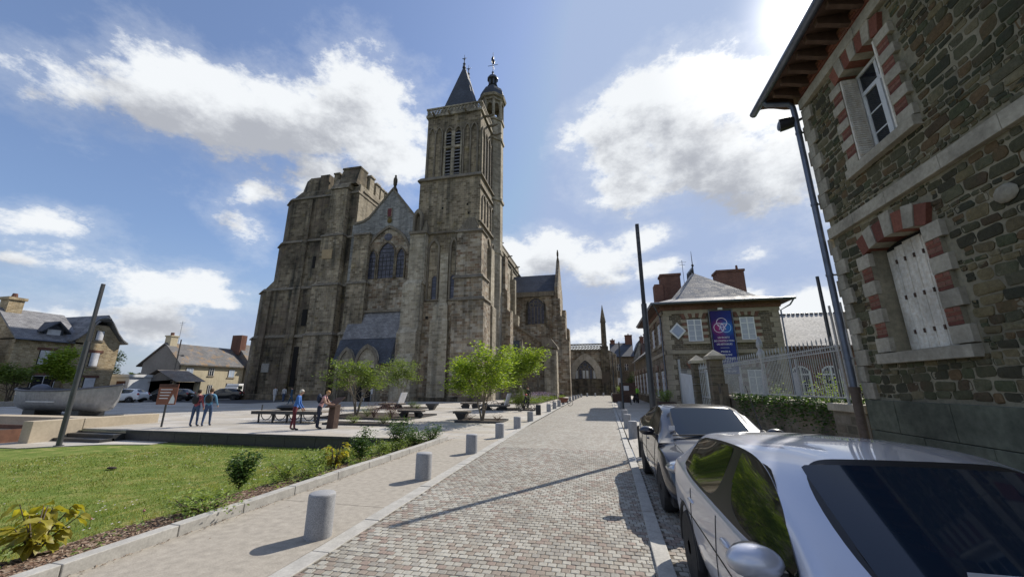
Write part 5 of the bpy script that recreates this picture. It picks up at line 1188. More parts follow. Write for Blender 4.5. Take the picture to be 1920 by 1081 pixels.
for (y0, lab, nm) in ((20.45, 'near stone gate pier with mossy pyramid cap beside the banner', 'a'), (23.9, 'far stone gate pier between the small gate and the boarded gate', 'b')):
    p_ = empty('gate_pier', (FX-.1, y0, 0), 0, lab, 'gate pier', 'stone piers of the garden gate')
    for k in range(8): MB().box(-.3, .3, -.3, .3, .38*k+.006, .38*(k+1)-.004).build('pier_block', M['gwall'], p_, bevel=.01)
    MB().box(-.40, .40, -.40, .40, 3.04, 3.2).add([(-.38, -.38, 3.2), (.38, -.38, 3.2), (.38, .38, 3.2), (-.38, .38, 3.2), (0, 0, 3.52)], [(0, 1, 4), (1, 2, 4), (2, 3, 4), (3, 0, 4)]).build('pier_cap', M['gran_block'], p_)
g_ = empty('small_gate', (FX-.1, 20.8, 0), 0, 'small white railed gate with spear tips between the two stone piers', 'gate')
for k in range(9): MB().cyl((0, .05+.34*k), .02, .15, 2.75+.1*(k % 2), 6).cyl((0, .05+.34*k), .045, 2.7, 2.95+.1*(k % 2), 4, r2=.002).build('bar', M['iron_w'], g_)
for z in (.3, 1.2, 2.5): MB().box(-.02, .02, .02, 2.8, z, z+.05).build('rail', M['iron_w'], g_)
g_ = empty('boarded_gate', (FX-.1, 24.25, 0), 0, 'white boarded double gate sloping down towards the house corner', 'gate')
for k in range(14): MB().box(-.03, .03, .02+.33*k, .02+.33*k+.315, .15, 2.35+.022*k if k < 14 else 2.3).build('board', M['white'], g_, bevel=.005)
for k in range(14): MB().cyl((0, .18+.33*k), .02, 2.3+.02*k, 2.75+.02*k, 5, r2=.004).build('spike', M['iron_w'], g_)
MB().box(-.06, .06, 4.7, 4.9, 0, 3.6).build('gate_post', M['iron_w'], g_); MB().box(-.05, -.03, .1, .35, 1.0, 1.5).build('lock_plate', M['black'], g_)
lb = MB().box(-.14, .14, -.25, .25, .9, 1.9).box(-.12, .12, -.2, .2, 0, .9).build('letter_box', M['gwall'], None); lb.location = (FX-.2, 19.3, 0); tag(lb, 'narrow dark brick pillar with letter slot beside the near gate pier', 'pillar')
MB().box(-.15, -.14, -.12, .12, 1.45, 1.75).build('slot_plate', M['black'], lb)
# poles
def pole(name, x, y, z0, h, r, lab, mat='lampgrey', grp=None, lean=0):
    o = MB().cyl((0, 0), r, 0, h, 14, r2=r*.8).build(name, M[mat], None, smooth=40); o.location = (x, y, z0); o.rotation_euler = (0, lean, 0); return tag(o, lab, 'pole', grp)
pole('lamp_post', 6.55, 12.7, 0, 4.98, .055, 'dark slim lamp post rising behind the near end of the fence')
w_ = MB().cyl((0, 0), .035, 0, 3.62, 8, r2=.025).build('white_post', M['iron_w'], None, smooth=40); w_.location = (5.35, 10.15, 0); tag(w_, 'thin peeling white post in front of the mossy garden wall near the downpipe', 'post')
# far street houses on the right
def simple_house(name, x0, x1, y0, y1, ze, zr, wall, roof, lab, axis='x', chim=(), wins=()):
    h = empty(name, (x0, y0, 0), 0, lab, 'house'); w, d = x1-x0, y1-y0
    if axis == 'x': # ridge along x
        MB().ext_yz([(0, 0), (d, 0), (d, ze), (d/2, zr-.15), (0, ze)], 0, w).build('wall', wall, h)
        MB().add([(-.2, -.35, ze-.15), (w+.2, -.35, ze-.15), (w+.2, d/2, zr), (-.2, d/2, zr), (w+.2, d+.35, ze-.15), (-.2, d+.35, ze-.15), (-.2, -.35, ze), (w+.2, -.35, ze), (w+.2, d/2, zr+.15), (-.2, d/2, zr+.15), (w+.2, d+.35, ze), (-.2, d+.35, ze)],
           [(0, 1, 2, 3), (3, 2, 4, 5), (6, 9, 8, 7), (9, 11, 10, 8), (0, 6, 7, 1), (5, 4, 10, 11), (1, 7, 8, 2), (2, 8, 10, 4), (0, 3, 9, 6), (3, 5, 11, 9)]).build('roof', roof, h)
    else:
        MB().ext_xz([(0, 0), (w, 0), (w, ze), (w/2, zr-.15), (0, ze)], 0, d).build('wall', wall, h)
        MB().add([(-.35, -.2, ze-.15), (-.35, d+.2, ze-.15), (w/2, d+.2, zr), (w/2, -.2, zr), (w+.35, d+.2, ze-.15), (w+.35, -.2, ze-.15), (-.35, -.2, ze), (-.35, d+.2, ze), (w/2, d+.2, zr+.15), (w/2, -.2, zr+.15), (w+.35, d+.2, ze), (w+.35, -.2, ze)],
           [(0, 1, 2, 3), (3, 2, 4, 5), (6, 9, 8, 7), (9, 11, 10, 8), (0, 6, 7, 1), (5, 4, 10, 11), (1, 7, 8, 2), (2, 8, 10, 4), (0, 3, 9, 6), (3, 5, 11, 9)]).build('roof', roof, h)
    for (cx, cy, s, zc) in chim:
        c = MB().box(cx-s, cx+s, cy-s*.8, cy+s*.8, ze, zc).box(cx-s-.08, cx+s+.08, cy-s*.8-.08, cy+s*.8+.08, zc, zc+.2).build('chimney', M['brick_far'] if wall is not M.get('cream') else wall, h); MB().cyl((cx, cy), .15, zc+.2, zc+.6, 8).build('chimney_pot', M['brick_far'], c)
    for (f, a, z0, ww, hh, mt) in wins:
        def fb(m, a0, a1, d0, d1, c0, c1): return m.box(a0, a1, -d1, -d0, c0, c1) if f == 'f' else m.box(w+d0, w+d1, a0, a1, c0, c1) if f == 'r' else m.box(-d1, -d0, a0, a1, c0, c1)
        wq = fb(MB(), a-.1, a+ww+.1, 0, .05, z0-.1, z0+hh+.12).build('window', M['block_far'], h)
        fb(MB(), a, a+ww, .05, .07, z0, z0+hh).build('pane', M[mt], wq)
        if mt != 'shut': fb(fb(MB(), a+ww/2-.04, a+ww/2+.04, .07, .09, z0, z0+hh), a, a+ww, .07, .085, z0+hh*.6, z0+hh*.6+.06).build('window_frame', M['white'], wq)
    return h
M['shut'] = pmat('closed white shutter', (.70, .71, .74), (.60, .61, .64), 8, .6, .05)
simple_house('far_town_house', 3.3, 8.6, 101, 112, 9.0, 12.8, M['rub_far'], M['roof_blue'], 'tall grey stone town house at the far end of the street, chimney on its gable', 'x', ((4.8, 5.5, .9, 14.8), (.6, 5.5, .6, 13.6)), [('f', 1.0, 5.5, .9, 1.6, 'glass'), ('f', 3.0, 5.5, .9, 1.6, 'glass'), ('f', 1.0, 2, .9, 1.7, 'shut'), ('l', 3, 5.5, .9, 1.6, 'glass')])
simple_house('far_brown_house', 9.5, 20, 84, 94, 5.6, 10.8, M['brick_far'], slate('brown old tiles', (.09, .06, .05), (.14, .10, .08)), 'brown steep-roofed house with big chimney closing the street', 'x', ((1.5, 5.0, .9, 12.8),), [('f', 1.5, 1.2, 1.2, 1.8, 'glass'), ('f', 4.5, 1.2, 1.2, 1.8, 'glass')])
simple_house('far_slate_house', 8.7, 12.5, 104, 113, 8.2, 13.2, M['stone_grey'], M['roof_blue'], 'narrow slate-roofed house behind the brown one', 'y', ((3.0, 5.0, .5, 14.6),), [])
simple_house('dark_lean_to', 9.4, 16, 79, 83.5, 3.2, 5.8, M['brick_far'], M['roof_blue'], 'low dark slate outbuilding in front of the brown house', 'x', (), [('f', 1.2, .6, 1.6, 1.8, 'glass')])
# ================================================================ left side: houses, trees, boat
M['rub_gold'] = ashlar('golden rubble', [(.36,.27,.15),(.48,.38,.24),(.28,.21,.12),(.56,.46,.31),(.40,.32,.19)], (.50,.42,.29), .34, .17, .016, .22, 0)
M['cream'] = pmat('cream render', (.52, .46, .33), (.44, .385, .27), 3, .9, .1, big=.15, streak=.15)
M['greyrender'] = pmat('grey gable render', (.20, .195, .19), (.155, .15, .145), 3, .9, .1, big=.2)
M['roof_moss'] = slate('weathered slate with orange moss', (.11, .11, .115), (.17, .165, .165), .4, .25, .55)
# stone house: facade on the plane x = -60, facing the square
SH = empty('golden_stone_house', (-60, 27.6, 0), 0, 'golden rubble house with brick window heads, dormer and bell-cast gable wing, far left', 'house')
sh = lambda n, m, mat, par=None, **k: m.build(n, mat, par or SH, **k)
sh('wall', MB().box(-8, 0, 0, 4.9, 0, 6.75), M['rub_gold'])
sh('gable_wing', MB().ext_yz([(4.5, 0), (8.8, 0), (8.8, 7.1), (7.2, 9.0), (6.0, 9.0), (4.5, 6.9)], -8, .5), M['rub_gold'])
sh('end_gable', MB().ext_xz([(-8, 6.6), (0, 6.6), (-4, 9.8)], 0, .35), M['rub_gold'])
sh('roof', MB().ring_xz([(.5, 6.75), (-4, 10.2), (-8.5, 6.75)], [(.5, 6.55), (-4, 10.0), (-8.5, 6.55)], -.3, 5.2), M['roof_old'])
bc = [(3.8, 6.7), (4.4, 7.15), (5.1, 8.0), (5.8, 9.1), (6.6, 10.1), (7.4, 9.1), (8.1, 8.0), (8.7, 7.3), (9.3, 6.9)]
sh('wing_roof', MB().ring_xz([(a, z+.18) for a, z in bc], [(a, z) for a, z in bc], 0, 1), M['roof_old']); _w = SH.children[-1]
me_ = _w.data
for v in me_.vertices: x, y, z = v.co; v.co = (-8.2 + 9.3*y, x, z)
_g = bmesh.new(); _g.from_mesh(me_); bmesh.ops.recalc_face_normals(_g, faces=_g.faces); _g.to_mesh(me_); _g.free()
c_ = sh('chimney', MB().box(-4.7, -3.3, .1, 1.3, 8.5, 11.1).box(-4.85, -3.15, -.05, 1.45, 11.1, 11.4), M['rub_gold']); sh('chimney_pot', MB().cyl((-4, .7), .3, 11.4, 11.9, 8, r2=.2), M['brick_far'], c_)
def sideleft(par, y0, y1, z0, z1, x, mt='shut', head=True, frame=True):
    w = MB().box(x, x+.04, y0-.06, y1+.06, z0-.05, z1+.05).build('window', M['dark'], par)
    MB().box(x+.05, x+.08, y0, y1, z0, z1).build('pane', M[mt], w)
    if head: MB().box(x, x+.09, y0-.3, y1+.3, z1+.02, z1+.32).build('brick_head', M['brick_far'], w)
    MB().box(x, x+.12, y0-.2, y1+.2, z0-.2, z0-.05).build('sill', M['block_far'], w)
    if mt != 'shut': MB().box(x+.08, x+.1, (y0+y1)/2-.035, (y0+y1)/2+.035, z0, z1).box(x+.08, x+.1, y0, y0+.06, z0, z1).box(x+.08, x+.1, y1-.06, y1, z0, z1).box(x+.08, x+.1, y0, y1, z1-.06, z1).build('window_frame', M['white'], w)
    return w
sideleft(SH, 2.1, 3.1, 4.1, 5.6, 0); sideleft(SH, 2.0, 3.9, 1.0, 2.9, 0, 'glass'); sideleft(SH, 6.2, 7.0, 4.1, 5.65, .5); sideleft(SH, 6.2, 7.2, .8, 2.7, .5, 'glass'); sideleft(SH, 6.2, 6.9, 7.2, 8.3, .5, 'shut', False)
MB().box(.59, .62, 6.22, 7.18, 1.6, 2.7).build('blind', M['shut'], SH)
dm = MB().ext_yz([(2.1, 6.9), (3.7, 6.9), (3.7, 8.0), (2.9, 8.7), (2.1, 8.0)], -2.6, -.4).build('dormer', M['roof_blue'], SH)
MB().ring_xz([(1.7, 7.75), (2.9, 8.95), (4.1, 7.75)], [(1.7, 7.6), (2.9, 8.75), (4.1, 7.6)], 0, 1).build('dormer_roof', M['roof_blue'], dm)
me_ = dm.children[0].data
for v in me_.vertices: x, y, z = v.co; v.co = (-3.0+3.2*y, x, z)
MB().box(-.38, -.34, 2.35, 3.45, 6.95, 8.0).build('dormer_window', M['shut'], dm)
MB().tube([(.55, -.3, 6.62), (.55, 3.9, 6.62)], .09, 6).build('gutter', M['zinc'], SH)
# pale neighbour at the very edge
NB = empty('pale_corner_house', (-60.5, 17.5, 0), 0, 'pale rendered house cut by the left edge of the photo', 'house')
MB().box(-8, 0, 0, 9.0, 0, 6.0).build('wall', M['cream'], NB); MB().ext_yz([(-.3, 6.0), (9.2, 6.0), (4.5, 9.3)], -8.3, .3).build('roof', M['roof_old'], NB)
sideleft(NB, 5.5, 6.6, 3.6, 5.2, 0, 'glass', False); sideleft(NB, 2.0, 3.1, 3.6, 5.2, 0, 'glass', False)
# cream house with the grey gable
CH = empty('cream_farmhouse', (-64.8, 48.0, 0), 0, 'long cream rendered house with grey gable and orange-mossed slate roof', 'house')
ch = lambda n, m, mat, par=None, **k: m.build(n, mat, par or CH, **k)
ch('wall', MB().box(-7.6, 0, .3, 11.5, 0, 5.2), M['cream'])
ch('gable_wall', MB().ext_xz([(-7.6, 0), (0, 0), (0, 5.25), (-3.6, 8.3), (-7.6, 5.45)], 0, .32), M['greyrender'])
ch('roof', MB().ring_xz([(.45, 5.2), (-3.6, 8.6), (-8.6, 5.0)], [(.45, 5.0), (-3.6, 8.4), (-8.6, 4.8)], -.25, 11.7), M['roof_moss'])
c_ = ch('chimney', MB().box(-4.2, -3.0, .1, 1.2, 7.8, 9.6).box(-4.3, -2.9, 0, 1.3, 9.6, 9.8), M['cream']); ch('chimney_pot', MB().cyl((-3.6, .6), .25, 9.8, 10.3, 8), M['brick_far'], c_)
ch('antenna', MB().tube([(-3.4, 1.6, 8.2), (-3.4, 1.6, 12.4)], .03, 4).tube([(-4.0, 1.6, 12.1), (-2.8, 1.6, 12.1)], .02, 4).tube([(-3.8, 1.6, 11.8), (-3.0, 1.6, 11.8)], .02, 4), M['black'])
M['bluewin'] = pmat('pale blue shutters', (.42, .50, .62), (.34, .42, .54), 6, .6, .05)
for y0, y1, z0, z1, mt in ((1.2, 2.3, 3.3, 4.6, 'bluewin'), (5.0, 5.8, 3.5, 4.7, 'glass'), (8.6, 9.7, 3.3, 4.6, 'bluewin'), (1.5, 2.3, .9, 2.1, 'glass'), (5.3, 6.0, .5, 1.9, 'glass'), (8.6, 9.7, .6, 2.2, 'glass')): sideleft(CH, y0, y1, z0, z1, 0, mt, False)
CH2 = empty('cream_rear_house', (-64.0, 60.0, 0), 0, 'second cream house with orange lichened roof and dark brick chimney behind the cathedral corner', 'house')
MB().box(-7, 0, 0, 14, 0, 5.4).build('wall', M['cream'], CH2); MB().ext_yz([(-.3, 5.3), (14.2, 5.3), (14.2, 5.5), (-.3, 5.5)], -7.3, .3).add([(.4, -.3, 5.5), (.4, 14.2, 5.5), (-3.6, 14.2, 9.6), (-3.6, -.3, 9.6), (-7.4, 14.2, 5.5), (-7.4, -.3, 5.5)], [(0, 1, 2, 3), (3, 2, 4, 5), (0, 3, 5), (1, 4, 2)]).build('roof', M['roof_moss'], CH2)
MB().box(-4.6, -2.4, -.6, .6, 7.5, 11.2).build('chimney', M['brick_far'], CH2); MB().box(.02, .2, 1.0, 5, 3.0, 3.2).box(.1, .2, 1, 5, 3.2, 4.0).build('balcony', M['iron_w'], CH2)
sideleft(CH2, 2, 3.2, 3.2, 5, 0, 'glass', False); sideleft(CH2, 2, 3.2, .5, 2.3, 0, 'glass', False)
# open shed
SD_ = empty('open_shed', (-58.5, 40.5, 0), 0, 'low open timber shed with brown slate roof beside the parked dark cars', 'shed')
MB().ext_xz([(-2.2, 0), (-1.9, 0), (-1.9, 2.4), (1.0, 3.7), (3.4, 2.6), (3.4, 2.4), (-2.2, 2.3)], 0, .15).build('gable_boards', M['greyrender'], SD_)
MB().box(-2.2, -2.0, 0, 3.4, 0, 2.4).box(3.3, 3.5, 0, .3, 0, 2.4).build('frame', M['cream'], SD_); MB().box(3.0, 3.5, 3.1, 3.6, 0, 2.4).build('corner_pier', M['cream'], SD_)
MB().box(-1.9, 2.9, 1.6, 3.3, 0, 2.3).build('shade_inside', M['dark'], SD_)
MB().add([(-2.6, -.3, 2.35), (-2.6, 3.8, 2.35), (.6, 3.4, 3.9), (.6, -.3, 3.9), (4.2, 3.8, 2.35), (4.2, -.3, 2.35), (2.2, 1.2, 3.8), (2.2, 2.6, 3.8)], [(0, 3, 2, 1), (3, 5, 6), (3, 6, 7, 2), (2, 7, 4), (5, 4, 7, 6), (0, 1, 4, 5)]).build('roof', slate('brown slate', (.20, .17, .15), (.29, .26, .23), .4, .25, .3), SD_)
fl = MB().box(0, 7, 0, 5, 0, 2.9).box(-.2, 7.2, -.2, 5.2, 2.9, 3.25).build('flat_roof_kiosk', M['white'], None); fl.location = (-66, 38, 0); tag(fl, 'small white flat-roofed building between the golden house and the poplars', 'building')
MB().box(5, 6.5, -.03, 0, .3, 2.4).build('brown_door', M['brick_far'], fl)
# railings and hedge before the golden house
rl = empty('front_railing', (-57.5, 27.0, 0), 0, 'thin dark railing with gate in front of the golden stone house', 'railing')
for k in range(24): MB().box(-.02, .02, .38*k, .38*k+.04, 0, 1.5).build('upright', M['black'], rl)
MB().box(-.02, .02, 0, 8.8, 1.42, 1.48).box(-.02, .02, 0, 8.8, .3, .35).build('rail', M['black'], rl)
MB().box(-.2, .2, -.1, 9.0, 0, .35).build('base_wall', M['rub_gold'], rl)
for k in range(3):
    y = 23.5+4.1*k; pl = MB().box(-.3, .3, 0, 3.0, 0, .42).build('concrete_block', M['concrete'], None, bevel=.02); pl.location = (-52.5, y, 0); tag(pl, ['near', 'middle', 'far'][k]+' one of three low concrete blocks edging the far left of the square', 'block', 'low concrete blocks edging the far side of the square')
# ---------------------------------------------------------------- boat on its blocks
BT = empty('boat', (-31.0, 17.0, .12), 0, 'grey sculpted rowing boat raised on blocks with long pointed bow', 'boat')
M['hull'] = pmat('grey weathered hull', (.34, .35, .37), (.24, .25, .27), 5, .45, .15, metal=.35, big=.2, streak=.2)
M['hull_dark'] = pmat('dark gunwale', (.10, .11, .14), (.07, .075, .10), 5, .6, .1)
def hull(name, sc, z0, mat, inner=False):
    S_ = []; n = 15
    for i in range(n):
        t = i/(n-1); x = -3.2 + 7.5*t
        w = 1.25*(1-abs(2*t-.85)**2.6*.55) * (1 if t < .8 else max(.02, 1-((t-.8)/.2)**1.7)); w = w*(1 if t > .1 else .72+2.8*t)
        sheer = 1.42 + .34*max(0, (t-.55)/.45)**2 + .12*max(0, (.3-t)/.3)**2
        keel = .22 + .25*max(0, (t-.75)/.25)**2 + .10*max(0, (.12-t)/.12)
        x2 = x + .0
        row = []
        for j in range(9):
            a = j/8*pi; yy = -w*cos(a)*sc; q = sin(a)
            zz = sheer - (sheer-keel)*(q**.55)*sc
            xo = x - (1-q)*0 - (.55*(q**1.2) if t > .93 else 0) - (.2*(t-.8)*q if t > .8 else 0)
            row.append((xo, yy, zz+z0))
        S_.append(row)
    vs = [v for r_ in S_ for v in r_]; fs = [(i*9+j, (i+1)*9+j, (i+1)*9+j+1, i*9+j+1) for i in range(n-1) for j in range(8)]
    fs.append([j for j in range(9)]); 
    m = MB().add(vs, fs); return m.build(name, mat, BT, smooth=45)
hull('hull', 1.0, 0, M['hull']); hull('hull_lining', .93, .04, M['hull_dark'])
gn = MB()
for sg in (-1, 1):
    pts = []
    for i in range(15):
        t = i/14; x = -3.2+7.5*t; w = 1.25*(1-abs(2*t-.85)**2.6*.55) * (1 if t < .8 else max(.02, 1-((t-.8)/.2)**1.7)); w = w*(1 if t > .1 else .72+2.8*t)
        pts.append((x, sg*w, 1.42 + .34*max(0, (t-.55)/.45)**2 + .12*max(0, (.3-t)/.3)**2))
    gn.tube(pts, .06, 6)
gn.build('gunwale', M['hull_dark'], BT, smooth=60)
for x in (-2.2, -.4, 1.4): MB().box(x-.15, x+.15, -1.05, 1.05, 1.2, 1.26).build('thwart', M['wood'], BT)
MB().sphere((-2.3, 0, 1.5), (.5, .4, .3), 10, 6).build('covered_bundle', M['hull_dark'], BT, smooth=60)
MB().box(-.9, 1.3, -1.2, -1.14, .80, .84).build('name_strip', M['white'], BT)
for x in (-1.6, 1.9): MB().box(x-.5, x+.5, -.6, .6, -.12, .32).build('support_block', M['steel'], BT)
MB().box(-2.4, 3.0, -1.2, 1.2, -.12, .02).build('base_plate', M['steel'], BT)
# stone and corten planter blocks
bl = empty('stone_block_seat', (-22.2, 11.4, 0), 0, 'long beige stone block wall turning the corner beside the dark steps', 'wall')
M['sand'] = pmat('sandy stone', (.46, .39, .29), (.38, .32, .24), 10, .85, .15, big=.15)
MB().box(-.55, 0, 0, 1.6, -.42, .42).build('stone_block', M['sand'], bl, bevel=.015); MB().box(-.55, 0, 1.62, 4.6, -.42, .42).build('stone_block', M['sand'], bl, bevel=.015)
MB().box(-2.6, -.57, 1.9, 2.7, -.42, .40).build('stone_block', M['sand'], bl, bevel=.015); MB().box(-7.5, -2.62, 1.9, 2.7, -.1, .40).build('stone_block', M['sand'], bl, bevel=.015)
cp = empty('rust_steel_planter', (-26.5, 10.5, -.42), 0, 'long rust-brown steel planter box at the left edge beyond the lawn', 'planter')
MB().box(-6, 3.2, 0, .05, 0, .52).box(-6, 3.2, 2.2, 2.25, 0, .52).box(3.15, 3.2, .05, 2.2, 0, .52).build('steel_side', pmat('rust steel sheet', (.22, .10, .06), (.15, .07, .045), 5, .8, .2, streak=.2), cp); MB().box(-6, 3.15, .05, 2.2, 0, .36).build('soil', M['earth'], cp)
# ---------------------------------------------------------------- simple parked cars far left
M['tyre'] = pmat('tyre rubber', (.022, .022, .024), (.014, .014, .016), 20, .8, .15); M['rim'] = NT('alloy rim').set(col=(.32, .33, .35), rough=.3, metal=.8)
def paint(name, c, metal=.55, rough=.32):
    T = NT(name); return T.set(col=c, metal=metal, rough=rough, coat=1, coatr=.04, spec=.5)
# ================================================================ cars
def build_car(label, pos, rot, paintm, P, group=None, hi=True):
    """P: dict of profile numbers. Local frame: nose towards -y, length L, width Wd. Lofted shell, then split by material."""
    L, Wd, H = P['L'], P['W'], P['H']; root = empty('parked_car', pos, rot, label, 'car', group)
    hw = Wd/2; fw, rw = P['fw'], P['rw']; wr = P.get('wr', .33); by = P.get('belt', .95)
    cowl, head, tail_t, tail_b = P['cowl'], P['head'], P['tt'], P['tb']   # y: windscreen base, header, rear glass top, rear glass base
    hood0 = P.get('hood', .72); bpil = P.get('bp', (cowl+tail_b)/2+.1)
    # columns: (y at sill, y at belt, y at rail, y at centre, rail x factor, z belt, z rail, z centre, kind)
    cols = []
    def C(ys, yb, yr, yc, xs, xb, xr, zb, zr, zc, zs=.28, arch=0): cols.append((ys, yb, yr, yc, xs, xb, xr, zb, zr, zc, zs, arch))
    hz = by-.02
    C(.06, .10, .04, .0, .80, .74, .45, .62, .64, .64, .30)
    C(.16, .28, .22, .18, .93, .88, .60, .72, .76, .77, .26)
    C(fw-wr-.07, fw-.30, fw-.35, fw-.38, 1.0, .955, .70, .84, .86, .885, .24)
    C(fw-wr+.05, fw-.12, fw-.15, fw-.2, 1.0, .965, .72, .87, .895, .92, .24, 1)
    C(fw, fw+.05, fw+.0, fw-.05, 1.0, .97, .73, .90, .925, .95, .24, 2)
    C(fw+wr-.05, cowl-.22, cowl-.12, cowl-.20, 1.0, .97, .74, hz-.01, hz, hz+.03, .24, 1)
    C(fw+wr+.07, cowl-.10, cowl, cowl-.08, 1.0, .97, .76, hz+.01, hz+.03, hz+.06, .24)
    sh_ = cowl+.06
    C(sh_+.1, sh_, head, head-.05, 1.0, .965, P.get('rx', .66), by, H-.075, H-.02, .22)
    C(bpil-.09, bpil-.09, bpil-.14, bpil-.14, 1.0, .965, P.get('rx', .66)*1.02, by+.015, H-.05, H+.00, .22)
    C(bpil+.06, bpil+.06, bpil-.02, bpil-.02, 1.0, .965, P.get('rx', .66)*1.02, by+.02, H-.05, H, .22)
    C(rw-wr-.07, rw-wr-.05, rw-wr-.25, rw-wr-.25, 1.0, .97, P.get('rx', .66), by+.035, H-.07, H-.015, .24)
    C(rw-wr+.05, rw-.12, rw-wr+.05, rw-wr+.05, 1.0, .97, P.get('rx', .66)*.98, by+.06, H-.10, H-.04, .24, 1)
    C(rw, rw+.10, (rw+tail_t)/2, (rw+tail_t)/2, 1.0, .96, P.get('rx', .66)*.95, by+.10, H-.13, H-.07, .24, 2)
    C(rw+wr-.05, tail_b-.14, tail_t-.06, tail_t-.02, 1.0, .94, P.get('rx', .66)*.92, by+.10, H-.19, H-.12, .24, 1)
    C(rw+wr+.07, tail_b, tail_b-.06, tail_b-.02, .98, .90, .70, by+.06, by+.12, by+.15, .24)
    C(L-.16, L-.10, L-.08, L-.06, .92, .85, .62, by-.06, by-.04, by-.02, .28)
    C(L-.04, L-.02, L-.02, L, .86, .80, .5, .60, .60, .60, .32)
    nr = 10; rows = []
    for (ys, yb, yr, yc, xs, xb, xr, zb, zr, zc, zs, arch) in cols:
        za = zs if not arch else (wr+.30 if arch == 2 else wr+.17); zl = max(zs+.12, za+.05)
        zb_ = max(zb, za+.12); za2 = lerp(zl, zb_, .45)
        r_ = [(ys, xs*.90*hw, za), (ys, xs*.985*hw, zl), (lerp(ys, yb, .5), xs*1.0*hw, za2), (lerp(ys, yb, .85), lerp(xs, xb, .55)*hw*.995, lerp(zl, zb_, .82)), (yb, xb*hw, zb_),
              (lerp(yb, yr, .08), xb*hw*.975, zb_+(.02 if zr-zb > .2 else .004)), (yr, xr*hw, zr), (yr+(yc-yr)*.1, xr*hw*.90, lerp(zr, zc, .62) if zr-zb > .2 else lerp(zr, zc, .4)), (lerp(yr, yc, .6), xr*hw*.50, lerp(zr, zc, .92)), (yc, 0.0, zc)]
        rows.append(r_)
    n = len(rows); bm = bmesh.new(); V = {}; cr = bm.edges.layers.float.new('crease_edge'); cv = bm.verts.layers.float.new('crease_vert')
    for sd in (1, -1):
        for i in range(n):
            for j in range(nr):
                y, x, z = rows[i][j]
                V[sd, i, j] = V[1, i, j] if (sd == -1 and j == nr-1) else bm.verts.new((sd*x, y, z))
    glass_faces = []
    for sd in (1, -1):
        for i in range(n-1):
            for j in range(nr-1):
                q = [V[sd, i, j], V[sd, i+1, j], V[sd, i+1, j+1], V[sd, i, j+1]]
                if sd == 1: q = q[::-1]
                try: f = bm.faces.new(q)
                except ValueError: continue
                mi = 0
                if i == 6 and j >= 7: mi = 1                       # windscreen
                if i == 13 and j >= 7: mi = 2                      # rear window
                if j == 5 and i in (7, 9, 10) or (j == 5 and i == 11 and P.get('quarter', 1)): mi = 3
                if j == 5 and i == 8: mi = 4                       # pillar trim
                f.material_index = mi
        bm.faces.new([V[sd, 0, j] for j in (range(nr) if sd == -1 else range(nr-1, -1, -1))]).material_index = 0
        bm.faces.new([V[sd, n-1, j] for j in (range(nr) if sd == 1 else range(nr-1, -1, -1))]).material_index = 0
    bmesh.ops.recalc_face_normals(bm, faces=bm.faces)
    for mi in (1, 2, 3):
        fs = [f for f in bm.faces if f.material_index == mi]
        if mi == 3:
            for grp_ in ((7,), (9, 10, 11)): pass
        if fs:
            rg_ = bmesh.ops.inset_region(bm, faces=fs, thickness=.022 if mi == 3 else .05, depth=0, use_even_offset=True)
            for f in rg_['faces']: f.material_index = 4
    for e in bm.edges:
        ms = {f.material_index for f in e.link_faces}
        if len(ms) > 1: e[cr] = 1.0
    for v_ in bm.verts:
        gf = [f for f in v_.link_faces if f.material_index in (1, 2, 3)]
        if len(gf) == 1: v_[cv] = .72
        elif gf == [] and sum(f.material_index == 4 for f in v_.link_faces) == 1 and len(v_.link_faces) > 2: v_[cv] = .6
    me = bpy.data.meshes.new('shell'); bm.to_mesh(me); bm.free()
    tmp = bpy.data.objects.new('shell', me); COL.objects.link(tmp); s = tmp.modifiers.new('s', 'SUBSURF'); s.levels = 3 if hi else 2; s.render_levels = 3 if hi else 2
    dg = bpy.context.evaluated_depsgraph_get(); em = bpy.data.meshes.new_from_object(tmp.evaluated_get(dg)); bpy.data.objects.remove(tmp)
    names = {0: ('body', paintm), 1: ('windscreen', M['carglass']), 2: ('rear_window', M['carglass']), 3: ('side_window', M['carglass2']), 4: ('window_trim', M['cartrim'])}
    for mi, (nm, mt) in names.items():
        for sd in ((0,) if mi != 3 else (1, -1)):
            b = bmesh.new(); b.from_mesh(em)
            dl = [f for f in b.faces if f.material_index != mi or (sd and f.calc_center_median().x*sd < 0)]
            bmesh.ops.delete(b, geom=dl, context='FACES')
            if not b.faces: b.free(); continue
            for f in b.faces: f.smooth = True; f.material_index = 0
            m2 = bpy.data.meshes.new(nm); b.to_mesh(m2); b.free(); m2.materials.append(mt); obj(nm, m2, root)
